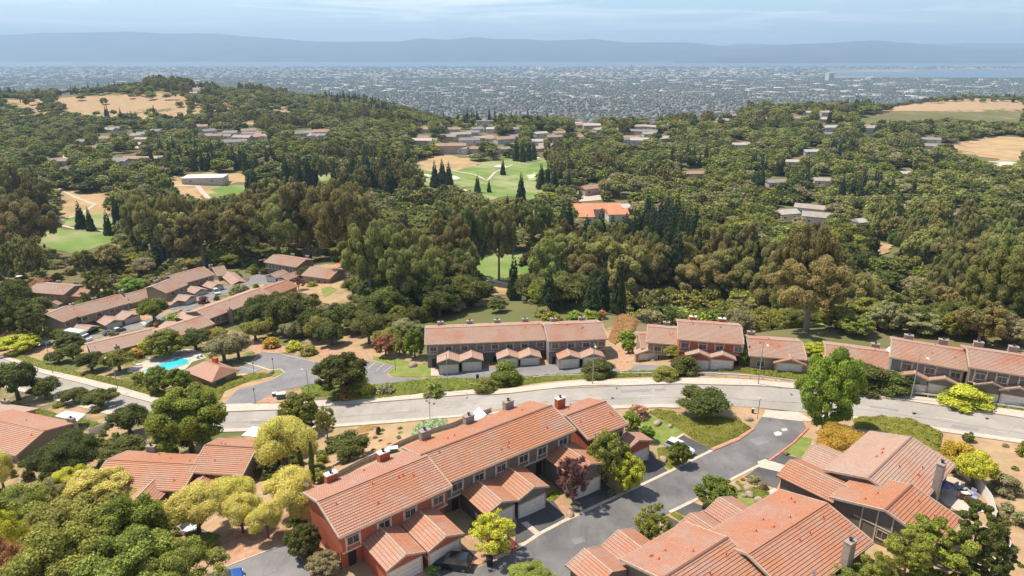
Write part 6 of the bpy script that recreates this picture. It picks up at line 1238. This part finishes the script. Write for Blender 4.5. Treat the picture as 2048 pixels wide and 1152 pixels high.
for x0, y0, x1, y1, n, wsc in ((100, 268, 240, 335, 9, 1), (215, 262, 330, 330, 20, 1.1), (395, 255, 560, 290, 14, 1), (840, 262, 1130, 308, 44, 1.2), (970, 232, 1060, 250, 6, 2), (1130, 212, 1330, 290, 30, 1), (1330, 205, 1500, 260, 12, 1), (1500, 228, 1760, 275, 9, 1), (370, 180, 410, 198, 4, 1.2), (560, 260, 650, 285, 5, 1)):
    for _ in range(n):
        px, py = rgf.uniform(x0, x1), rgf.uniform(y0, y1)
        if any(abs(px-f[1]) < 9 and abs(py-f[2]) < 3.2 for f in FARH) or not keep(px, py): continue
        k = rgf.integers(0, 7); far_house(px, py, rgf.uniform(15, 24)*wsc**.5, rgf.uniform(9, 12), rgf.uniform(3, 5.5), rgf.normal()*.35+(.2 if px < 600 else 0), ROOFS[k], WALLS[rgf.integers(0, 4)], wsc > 1.5)
# power of words: every unnamed far thing gets its own place description
LAND = [('the round street at upper left', 270, 285), ('the left hillside lane', 140, 320), ('the golden left ridge', 300, 205), ('the maintenance building', 412, 356), ('the left fairway', 150, 470), ('the centre fairway', 1030, 355), ('the orange clubhouse', 1190, 425), ('the valley road cars', 1408, 474), ('the long middle row', 1030, 640), ('the left cluster', 300, 600), ('the golden bank', 680, 590), ('the near fairway', 1010, 530), ('the right fairway', 1740, 610), ('the tall narrow white house', 1714, 470), ('the bare soil slope', 1760, 500), ('the golden field at right', 1990, 300), ('the long white school roofs', 1010, 242), ('the far golden hill', 1950, 220), ('the salmon two-storey block', 902, 300), ('the grey-roofed house at right', 1915, 440), ('the pair of hillside houses', 1630, 440), ('the left edge', 20, 420), ('the red two-chimney block', 1420, 650), ('the cul-de-sac block', 580, 515), ('the farthest street lamp at right', 1821, 700), ('the oaks above the parking lot', 640, 660)]
ORD = ['leftmost', 'second from left', 'third from left', 'fourth from left', 'fifth from left', 'sixth from left', 'seventh from left', 'eighth from left', 'ninth from left', 'tenth from left']
def auto_labels(items, cat_of=None, group=None):
    """items (obj, px, py, phrase): label = phrase + relation to the nearest landmark, ordinals where several share it"""
    B = {}
    for it in items:
        n, lx, ly = min(LAND, key=lambda l: math.hypot((it[1]-l[1]), (it[2]-l[2])*2.2)); dx, dy = it[1]-lx, (it[2]-ly)*2.2
        rel = ('right of' if dx > 0 else 'left of') if abs(dx) > abs(dy) else ('in front of' if dy > 0 else 'beyond')
        B.setdefault((it[3], rel, n), []).append(it)
    for (ph, rel, n), L_ in B.items():
        L_.sort(key=lambda i: i[1])
        for k, it in enumerate(L_):
            if len(L_) == 1: s = f'{ph} {rel} {n}'
            elif k < 10 and k < len(L_)-1 or len(L_) <= 10: s = f'{ph} {rel} {n}, {ORD[k]}'
            else: s = f'{ph} {rel} {n}, {ORD[0].replace("leftmost", "number")} {k+1} counted from left'
            it[0]['label'] = s
            if group: it[0]['group'] = group
auto_labels([(r, x, y, ('small ' if y < 262 else '')+'pale-roofed house') for r, x, y, l in FARH if not l], group='houses among the valley trees')
# scattered trees: individuals near, one stuff object far
IND, PTS = [], []
OPB = [boxed(o) for o in OPEN]
def blocked(x, y): return in_any(x, y, OPB, 1)
GB = [boxed(v) for v in GVIEW]
ZONES = [ # ground outline in photo px, kinds (kind, leaf, hmin, hmax, wmin, wmax), spacing m
 ([(270, 500), (350, 478), (560, 468), (700, 468), (738, 500), (735, 522), (600, 506), (525, 505), (440, 515), (300, 540)], [('euc', 'euc', 28, 38, 17, 23)]*3+[('euc', 'eucg', 25, 34, 16, 22)], 10),
 ([(735, 545), (775, 600), (850, 640), (940, 615), (930, 575), (850, 552), (790, 520)], [('euc', 'eucg', 20, 30, 14, 19)]*3+[('euc', 'euc', 18, 26, 13, 18), ('oak', 'oak', 10, 14, 12, 15)], 8),
 ([(725, 600), (850, 612), (960, 595), (1090, 605), (1130, 622), (1000, 628), (860, 645), (760, 640)], [('oak', 'oak', 9, 13, 11, 16)]*4+[('oak', 'green', 8, 11, 10, 13)], 8),
 ([(1090, 605), (1320, 600), (1500, 610), (1520, 630), (1300, 632), (1130, 625)], [('oak', 'oak', 9, 13, 11, 16)]*3+[('round', 'green', 8, 11, 10, 13)], 8),
 ([(850, 635), (1010, 634), (1200, 638), (1290, 638), (1210, 646), (1000, 640), (850, 648)], [('shrub', 'green', 2.5, 4.5, 4, 7)]*2+[('shrub', 'bright', 2.5, 4, 4, 6), ('shrub', 'rust', 2, 3, 3, 5)], 4),
 ([(470, 690), (505, 650), (560, 618), (640, 655), (740, 650), (850, 655), (845, 665), (810, 690), (740, 700), (640, 690), (560, 682), (500, 688)], [('oak', 'oak', 6, 10, 8, 11)]*2+[('round', 'green', 6, 9, 7, 10), ('oak', 'olive', 5, 8, 7, 10), ('oak', 'grey', 5, 8, 6, 9)], 6),
 ([(850, 560), (880, 480), (960, 470), (1090, 470), (1100, 500), (950, 498), (930, 520), (945, 560)], [('euc', 'euc', 22, 30, 13, 18), ('euc', 'eucg', 22, 30, 13, 18), ('conifer', 'conifer', 20, 28, 8, 10)], 13),
 ([(1080, 590), (1100, 545), (1180, 530), (1320, 560), (1340, 590), (1200, 600)], [('euc', 'euc', 22, 32, 14, 19), ('euc', 'eucg', 22, 30, 13, 17)], 11),
 ([(1350, 590), (1380, 560), (1490, 560), (1500, 600), (1400, 605)], [('euc', 'euc', 24, 32, 15, 20)], 12),
 ([(1540, 650), (1560, 600), (1680, 570), (1720, 590), (1660, 640), (1580, 665)], [('euc', 'euc', 26, 34, 15, 20)], 14),
 ([(1100, 530), (1140, 470), (1340, 470), (1400, 500), (1360, 550), (1200, 530)], [('conifer', 'conifer', 24, 32, 9, 12)], 8),
 ([(1480, 660), (1540, 635), (1800, 650), (1960, 670), (2048, 690), (2048, 705), (1900, 685), (1770, 672), (1600, 672), (1490, 668)], [('round', 'grey', 5, 9, 7, 10), ('round', 'olive', 5, 8, 7, 10), ('oak', 'oak', 5, 8, 8, 11)], 6.5),
 ([(1500, 642), (1700, 652), (1790, 665), (2048, 695), (2048, 652), (1900, 636), (1700, 622), (1520, 617)], [('round', 'grey', 4, 8, 6, 10), ('round', 'olive', 4, 7, 6, 9), ('oak', 'oak', 4, 7, 7, 10), ('shrub', 'green', 2, 4, 4, 6)], 4.6),
 ([(1860, 640), (1900, 560), (2060, 560), (2060, 650), (1960, 660)], [('euc', 'eucg', 20, 28, 12, 16), ('euc', 'euc', 18, 26, 12, 15)], 10),
 ([(1840, 560), (1760, 520), (1800, 480), (2060, 480), (2060, 560)], [('euc', 'euc', 20, 28, 12, 16), ('euc', 'eucg', 20, 26, 11, 15), ('oak', 'oak', 10, 14, 12, 15)], 11),
 ([(0, 560), (40, 535), (150, 530), (260, 560), (330, 545), (300, 510), (160, 505), (60, 495), (0, 500)], [('oak', 'oak', 9, 13, 11, 15), ('oak', 'grey', 8, 12, 10, 13), ('oak', 'green', 8, 11, 10, 12)], 9),
 ([(0, 470), (40, 460), (90, 445), (80, 400), (0, 400)], [('euc', 'euc', 26, 34, 14, 18), ('conifer', 'conifer', 22, 30, 8, 10)], 12),
 ([(0, 615), (60, 600), (90, 640), (60, 690), (0, 680)], [('oak', 'oak', 8, 13, 9, 13)], 8),
 ([(560, 380), (740, 355), (830, 372), (820, 400), (700, 410), (580, 420)], [('conifer', 'conifer', 24, 34, 9, 13), ('euc', 'euc', 22, 30, 13, 17)], 12),
]
CON = [((165, 458), 395), ((183, 462), 408), ((219, 470), 414), ((240, 462), 380), ((258, 462), 378), ((275, 462), 385), ((295, 455), 380), ((100, 448), 375), ((512, 400), 325), ((575, 378), 300), ((600, 380), 305), ((620, 385), 300), ((770, 385), 290), ((790, 375), 285), ((820, 370), 280), ((735, 380), 292), ((870, 375), 315), ((885, 372), 312), ((898, 370), 318), ((1042, 402), 338), ((955, 385), 345), ((978, 385), 355), ((1006, 350), 313), ((1032, 322), 268), ((1045, 324), 275), ((1057, 322), 275), ((1068, 320), 278), ((1082, 378), 320), ((1095, 382), 322), ((1108, 385), 325), ((1120, 380), 322), ((1137, 388), 330), ((1015, 425), 385), ((1070, 440), 395), ((1172, 500), 420), ((1200, 505), 405), ((1222, 510), 420), ((1250, 510), 415), ((1290, 520), 410), ((1310, 530), 415), ((1330, 575), 420), ((1345, 600), 430), ((1440, 540), 440), ((1500, 600), 445), ((1512, 595), 455), ((1108, 322), 290), ((1145, 310), 280), ((720, 418), 355), ((1372, 560), 425), ((1680, 415), 345), ((1700, 410), 350), ((1130, 520), 430), ((1150, 528), 440)]
SH = [('shrub', 'oak', 1.2, 2.4, 2, 4), ('shrub', 'green', 1, 2, 1.6, 3), ('shrub', 'grey', .8, 1.6, 1.4, 2.6), ('shrub', 'olive', 1, 2, 1.6, 3)]; TINY = [('shrub', 'olive', .3, .7, .6, 1.4), ('shrub', 'grey', .3, .8, .6, 1.3), ('shrub', 'rust', .25, .5, .6, 1.2)]
ZONES += [([(195, 858), (330, 878), (330, 898), (210, 905)], SH, 3), ([(530, 935), (590, 905), (650, 900), (655, 960), (625, 1000), (600, 1050), (560, 1040), (540, 1000)], SH, 3), ([(100, 905), (200, 880), (215, 930), (110, 965)], SH, 3), ([(120, 985), (300, 1000), (340, 1040), (300, 1070), (140, 1070)], SH, 2.6), ([(330, 1075), (430, 1085), (430, 1120), (330, 1110)], SH, 2.4), ([(0, 870), (80, 905), (100, 960), (0, 1000)], SH, 3), ([(1975, 880), (2048, 895), (2048, 1120), (2020, 1140), (2005, 1060), (1990, 990)], SH[1:]+TINY, 4.2),
 ([(650, 880), (760, 852), (900, 848), (860, 868), (700, 935)], TINY, 3), ([(590, 1040), (625, 1070), (690, 1150), (660, 1165), (600, 1110)], SH, 2.6), ([(1700, 850), (1880, 880), (1960, 900), (1930, 870), (1800, 845)], SH+TINY, 3.5), ([(60, 760), (300, 850), (420, 862), (300, 862), (60, 800)], SH+TINY, 4), ([(1450, 960), (1500, 955), (1540, 990), (1500, 1005)], TINY+SH[2:3], 1.6), ([(1560, 905), (1600, 880), (1640, 900), (1600, 925)], TINY+SH[1:2], 2)]
def dart(poly, sp, tries=14):
    w = wpoly(poly) if poly is not None else None; xs = [p[0] for p in w]; ys = [p[1] for p in w]; A = 0
    for i in range(len(w)): A += w[i-1][0]*w[i][1]-w[i][0]*w[i-1][1]
    n = int(abs(A)/2/(sp*sp)*tries); out = []
    for _ in range(min(n, 6000)):
        x, y = rgf.uniform(min(xs), max(xs)), rgf.uniform(min(ys), max(ys))
        if in1(x, y, w) and all((x-a)**2+(y-b)**2 > sp*sp for a, b in out): out.append((x, y))
    return out, w
PH = dict(euc='eucalyptus', conifer='redwood', oak='oak', round='leafy tree', shrub='shrub', pine='pine', airy='open tree'); LW = dict(euc='brownish tall', eucg='olive-green tall', oak='dark', green='mid-green', bright='light green', conifer='dark conical', grey='grey-green', olive='olive', rust='rusty', far='dark', yellow='yellow-green')
AUTO = []
for (bx, by), tp in CON:
    p = G(bx, by); dd = depth(p); hg = (by-tp)/F*dd*.98; r = tree(bx, by, hg, hg*rgf.uniform(.36, .46), 'conifer', 'conifer', None, 'tree', 'redwood'); AUTO.append((r, bx, by, 'dark conical redwood'))
ZW = []
for poly, kinds, sp in ZONES:
    pts, w = dart(poly, sp); ZW.append(w)
    for x, y in pts:
        kd, lf, h0, h1, w0, w1 = kinds[rgf.integers(0, len(kinds))]; hg, wd = rgf.uniform(h0, h1), rgf.uniform(w0, w1)
        z = Hs(x, y); bx, by = project((x, y, z)); tx, ty = project((x, y, z+hg*.85))
        if blocked(x, y) or not keep(tx, ty) or not keep(bx, by): continue
        if not keep(*project((x, y, z+hg*.5))): continue
        if by < 395 or bx < -60 or bx > 2110: PTS.append((x, y, z, wd, hg, kd, lf)); continue
        nm = NAMES.get(kd, 'tree')
        r = tree(bx, by, hg, wd, kd, lf, None, 'shrub' if kd == 'shrub' else 'tree', nm, world=(x, y, z)); AUTO.append((r, bx, by, LW[lf]+' '+PH[kd]))
ZB = [boxed(z_) for z_ in ZW]
# the generic wood
def noisef(x, y): return math.sin(x*.011+1.7)*math.cos(y*.009+.6)+.6*math.sin(x*.027+y*.019)+.4*math.sin(x*.05-y*.043)
cnt = 0
GR = {}
def goldmask(x, y):
    g = 0
    for c, rx, ry, s in GOLD: g = max(g, s*min(1, max(0, 1.6-((x-c[0])/rx)**2-((y-c[1])/ry)**2)))
    return g
for _ in range(105000):
    y = math.sqrt(rgf.uniform(190**2, 2500**2)); x = rgf.uniform(-.82, .82)*y
    far = y > 1000
    if y < 330 and rgf.random() < .0: continue
    near_ok = y > ybs(x)-12; scrub = not near_ok and x < -2 and y > 128 and .79*(y-80)-.61*(x+18) > 48; near_ok = near_ok or (scrub and y < 330)
    if not near_ok: continue
    g = goldmask(x, y)
    if g > .42 and (noisef(x*2.9, y*2.9) > (-.2 if x < 0 else -1.5) or rgf.random() < .25) and rgf.random() > .13: continue
    if blocked(x, y): continue
    n = noisef(x, y); u = rgf.random()
    if y > 1500 and rgf.random() < .3: continue
    if n > .75 and u < .5 and y < 1500: kd, lf, hg, wd = 'euc', ('euc', 'eucg')[int(u*20) % 2], rgf.uniform(15, 24), rgf.uniform(12, 18)
    elif n < -1.0 and u < .35: kd, lf, hg, wd = 'conifer', 'conifer', rgf.uniform(14, 24), rgf.uniform(6, 8)
    else:
        kd = 'oak' if u < .75 else 'round'; lf = ('oak', 'oak', 'oak', 'green', 'oak', 'green', 'olive', 'eucg', 'eucg', 'grey')[int(u*997) % 10]; hg, wd = rgf.uniform(7, 14), rgf.uniform(10, 17)
        if lf == 'bright' and rgf.random() < .6: lf = 'green'
        if y < ybs(x)+14: kd = 'shrub'; hg *= .3; wd *= .4
        elif y < ybs(x)+40: hg *= .55; wd *= .7; lf = ('olive', 'grey', 'oak', 'green')[int(u*991) % 4]
    cs = 3.6 if y < ybs(x)+30 else 6.8 if y < 1000 else 8.2; key = (cs, int(x/cs), int(y/cs))
    if key in GR: continue
    zone = in_any(x, y, ZB)
    if zone and (y > 420 or rgf.random() < .35): continue
    if zone or scrub: kd = 'shrub' if rgf.random() < (.7 if scrub else .5) else 'oak'; hg = rgf.uniform(1.6, 3.6) if kd == 'shrub' else rgf.uniform(4, 6.5); wd = hg*rgf.uniform(1.2, 1.6); lf = ('oak', 'green', 'olive', 'grey', 'oak', 'green', 'rust')[int(u*997) % 7]
    z = Hs(x, y); q = project((x, y, z)); tp = project((x, y, z+hg*.9))
    if not (keep(*q) and keep(*tp) and keep((q[0]+tp[0])/2, (q[1]+tp[1])/2)): continue
    if q[1] < 275 and in_any(*tp, GB) and rgf.random() < .85: continue
    if in_any(*q, GB) and rgf.random() < .85: continue
    if 560 < q[1] < 700 and any(-16 < fr.loc((x, y, z))[1] < 8.5 and -5 < fr.loc((x, y, z))[0] < fr.L+5 for _, fr in HOUSES): continue
    GR[key] = 1
    if y < 395 and -30 < q[0] < 2080 and len(AUTO) < 760:
        r = tree(*q, hg, wd, kd, lf, None, 'shrub' if kd == 'shrub' else 'tree', NAMES.get(kd, 'tree'), world=(x, y, z)); AUTO.append((r, *q, LW[lf]+' '+PH[kd]))
    else: PTS.append((x, y, z, wd, hg, kd, lf))
print('individual trees', len(AUTO), 'stuff points', len(PTS))
auto_labels(AUTO, group='trees of the valley slope')
# stuff: the wood beyond, instanced on a point mesh
pc = bpy.data.collections.new('wood_crowns'); combos = sorted({(p[5], p[6], 3 if p[1] > 430 else 2) for p in PTS}); idx = {}
for i, (kd, lf, tr_) in enumerate(combos):
    c, t = proto(kd, tr_, i % 3, lf); m = c.copy(); m.materials.clear(); m.materials.append(MT['leaf_'+lf]); o = bpy.data.objects.new(f'wood_{i:03d}', m); pc.objects.link(o); idx[(kd, lf, tr_)] = i
me = bpy.data.meshes.new('distant_woodland'); me.from_pydata([(p[0], p[1], p[2]-.2) for p in PTS], [], [])
for nm, ty, arr in (('sc', 'FLOAT_VECTOR', np.array([(p[3], p[3], p[4]) for p in PTS])), ('rt', 'FLOAT_VECTOR', np.array([(0, 0, v) for v in rgf.uniform(0, 6.28, len(PTS))])), ('ix', 'INT', np.array([idx[(p[5], p[6], 3 if p[1] > 430 else 2)] for p in PTS]))):
    a = me.attributes.new(nm, ty, 'POINT'); a.data.foreach_set('vector' if ty == 'FLOAT_VECTOR' else 'value', arr.astype(np.float32 if ty != 'INT' else np.int32).ravel())
wo = link('distant_woodland', me); tag(wo, kind='stuff')
ng = bpy.data.node_groups.new('wood', 'GeometryNodeTree'); ng.interface.new_socket('Geometry', in_out='INPUT', socket_type='NodeSocketGeometry'); ng.interface.new_socket('Geometry', in_out='OUTPUT', socket_type='NodeSocketGeometry')
N = ng.nodes.new; gi, go = N('NodeGroupInput'), N('NodeGroupOutput'); ip = N('GeometryNodeInstanceOnPoints'); ci = N('GeometryNodeCollectionInfo'); ci.inputs['Collection'].default_value = pc; ci.inputs['Separate Children'].default_value = True; ci.inputs['Reset Children'].default_value = True
ip.inputs['Pick Instance'].default_value = True
def na(nm, ty):
    a = N('GeometryNodeInputNamedAttribute'); a.data_type = ty; a.inputs['Name'].default_value = nm; return [o for o in a.outputs if o.enabled][0]
ng.links.new(gi.outputs[0], ip.inputs['Points']); ng.links.new(ci.outputs[0], ip.inputs['Instance']); ng.links.new(na('ix', 'INT'), ip.inputs['Instance Index']); ng.links.new(na('sc', 'FLOAT_VECTOR'), ip.inputs['Scale'])
er = N('FunctionNodeEulerToRotation'); ng.links.new(na('rt', 'FLOAT_VECTOR'), er.inputs[0]); ng.links.new(er.outputs[0], ip.inputs['Rotation']); ng.links.new(ip.outputs[0], go.inputs[0])
md = wo.modifiers.new('wood', 'NODES'); md.node_group = ng
# ---------------------------------------------------------------- the town on the bay plain
def boxes(name, n, ys, size, hts, pal, seed, trees=False, xw=.85, cond=None):
    rg = np.random.default_rng(seed); y = np.sqrt(rg.uniform(ys[0]**2, ys[1]**2, n)); x = rg.uniform(-xw, xw, n)*y; d = np.sin(x*.0021+seed)*np.cos(y*.0013)+.6*np.sin(x*.006+y*.004); k = (d > -.5) if not trees else (d > -9)
    if cond is not None: k &= cond(x, y)
    x, y = x[k], y[k]; n = len(x); s = rg.uniform(*size, (n, 2)) if not trees else rg.uniform(*size, (n, 1))*np.ones((1, 2)); h = rg.uniform(*hts, n); a = rg.choice([.35, .35+math.pi/2], n)+rg.normal(size=n)*.05; z = H(x, y); c, sn = np.cos(a), np.sin(a)
    iv, fi = ico(1)
    if trees:
        V = iv[None]*(1+.25*rg.normal(size=(n, len(iv), 1))); V = V*np.stack([s[:, 0]/2, s[:, 0]/2, h/2], 1)[:, None]+np.stack([x, y, z+h*.5], 1)[:, None]; Fq = (fi[None]+(np.arange(n)*len(iv))[:, None, None]).reshape(-1, 3); v = np.repeat(rg.random(n), len(fi)); V = V.reshape(-1, 3)
    else:
        cor = np.array([(-.5, -.5), (.5, -.5), (.5, .5), (-.5, .5)]); lx = cor[None, :, 0]*s[:, :1]; ly = cor[None, :, 1]*s[:, 1:]; X = x[:, None]+lx*c[:, None]-ly*sn[:, None]; Y = y[:, None]+lx*sn[:, None]+ly*c[:, None]
        V = np.concatenate([np.stack([X, Y, np.repeat(z[:, None]-4, 4, 1)], 2), np.stack([X, Y, np.repeat((z+h)[:, None], 4, 1)], 2)], 1).reshape(-1, 3)
        fb = np.array([(4, 5, 6, 7), (0, 1, 5, 4), (1, 2, 6, 5), (2, 3, 7, 6), (3, 0, 4, 7)]); Fq = (fb[None]+(np.arange(n)*8)[:, None, None]).reshape(-1, 4); v = np.repeat(rg.random(n), 5)
    me = np_mesh(name, V, Fq, pal, dict(v=v)); return tag(link(name, me), kind='stuff')
def pal_mat(name, cols, rough=.85):
    t = NT(name); at = t.n('Attribute', attribute_name='v'); r = t.n('ValToRGB'); r.color_ramp.interpolation = 'CONSTANT'; e = r.color_ramp.elements
    for i, c in enumerate(cols):
        if i < 2: e[i].position = i/len(cols); e[i].color = (*c, 1)
        else: q = e.new(i/len(cols)); q.color = (*c, 1)
    t.l(at.outputs['Fac'], r.inputs[0]); return t.done(r.outputs[0], rough, .1)
HP = pal_mat('town_roofs', [(.19, .165, .14), (.24, .205, .165), (.16, .145, .13), (.23, .18, .14), (.26, .225, .19), (.19, .17, .155), (.31, .27, .225), (.17, .155, .145)])
WP = pal_mat('warehouse_roofs', [(.52, .47, .40), (.40, .355, .31), (.60, .56, .50), (.46, .40, .33), (.30, .285, .28)])
TP = pal_mat('town_trees', [(.09, .105, .06), (.12, .13, .075), (.08, .09, .055), (.15, .145, .09)])
def nb(x, y):
    d = y*CP+280*SP; px = 1024+F*x/d; py = 576-F*(y*SP-280*CP)/d; return ~((px > 1660) & (py < 160) & (py > 138))
boxes('town_houses', 20000, (2450, 7200), (8, 17), (3.5, 7), HP, 5); boxes('town_trees', 40000, (2350, 7500), (8, 18), (6, 13), TP, 6, True); boxes('town_blocks', 2600, (4200, 12500), (25, 80), (5, 11), WP, 9, cond=nb); boxes('town_trees', 7000, (7000, 12700), (18, 60), (8, 15), TP, 10, True, cond=nb)
WH = []
for i in range(95):
    px, py = rgf.uniform(20, 2040), 138+rgf.random()**1.3*52
    if (px > 1640 and 136 < py < 160) or (px < 700 and py > 170): continue
    p = G(px, py)
    if p[2] > -262: continue
    r = empty('warehouse', (p[0], p[1], p[2]), .35+rgf.choice([0, 1.57])); Ln, W, hh = rgf.uniform(60, 190), rgf.uniform(35, 80), rgf.uniform(8, 13)
    b = MB(); b.box((0, 0, hh/2-1), (Ln, W, hh+2)); b.build('wall', WALLS[int(rgf.integers(0, 4))], r); b = MB(); b.box((0, 0, hh+.4), (Ln+1, W+1, .8)); b.build('roof', [ROOFS[1], ROOFS[5], ROOFS[3], MT['trim']][int(rgf.integers(0, 4))], r)
    tag(r, None, 'warehouse'); WH.append((r, px, py, 'long flat pale warehouse'))
LAND = [('the square white tower block', 1658, 155), ('the airport control tower', 1262, 140), ('the bay inlet', 1850, 150), ('the plain above the left ridge', 300, 150), ('the wooded point at left centre', 640, 140), ('the plain above the centre fairway', 1000, 170), ('the plain above the clubhouse', 1200, 175), ('the plain above the right hill', 1500, 175), ('the plain near the left edge', 60, 150), ('the plain near the right edge', 1990, 175), ('the pond by the shore', 1010, 139)]
auto_labels(WH, group='warehouses on the bay plain')
def tower(px, py, w_, h, name, label, cat, mat):
    p = G(px, py); r = empty(name, p, .35); tag(r, label, cat); b = MB(); b.box((0, 0, h/2), (w_, w_*.8, h)); b.build('wall', mat, r); b = MB(); b.box((0, 0, h+1.5), (w_*1.04, w_*.84, 3)); b.build('roof', MT['white'], r)
    for k in range(6): b = MB(); b.box((0, -w_*.41, h*(k+.7)/6.6), (w_*.9, .6, h*.06)); b.build('window_band', MT['glass'], r)
tower(1658, 162, 62, 75, 'tower_block', 'square white tower block rising from the town, right of centre', 'tower', WALLS[1]); tower(1338, 158, 60, 28, 'office_block', 'white mid-rise block in the town right of the control tower', 'office block', WALLS[1]); tower(1742, 160, 90, 24, 'office_block', 'low white block right of the square tower', 'office block', WALLS[1])
p = G(1262, 139); r = empty('control_tower', p); tag(r, 'thin dark airport control tower near the shore', 'control tower'); b = MB(); b.box((0, 0, 30), (14, 14, 60)); b.build('shaft', ROOFS[0], r); b = MB(); b.box((0, 0, 64), (20, 20, 9), top=.8); b.build('cab', MT['glass'], r)
for i, (px, l) in enumerate(((1608, 'leftmost faint ship on the bay'), (1645, 'second faint ship from the left on the bay'), (1839, 'largest faint ship, right of the middle of the bay'), (2008, 'faint ship near the right edge of the bay'))):
    q = Zp(px, 117, -281); r = empty('cargo_ship', q); tag(r, l, 'cargo ship', 'ships anchored on the bay'); s = 1.4 if i == 2 else 1; b = MB(); b.prism([(-140*s, 0), (150*s, 0), (165*s, 16), (-140*s, 16)], -20, 20, 'y'); b.build('hull', ROOFS[2], r); b = MB(); b.box((-110*s, 0, 28), (30, 34, 24)); b.build('bridge', WALLS[1], r)
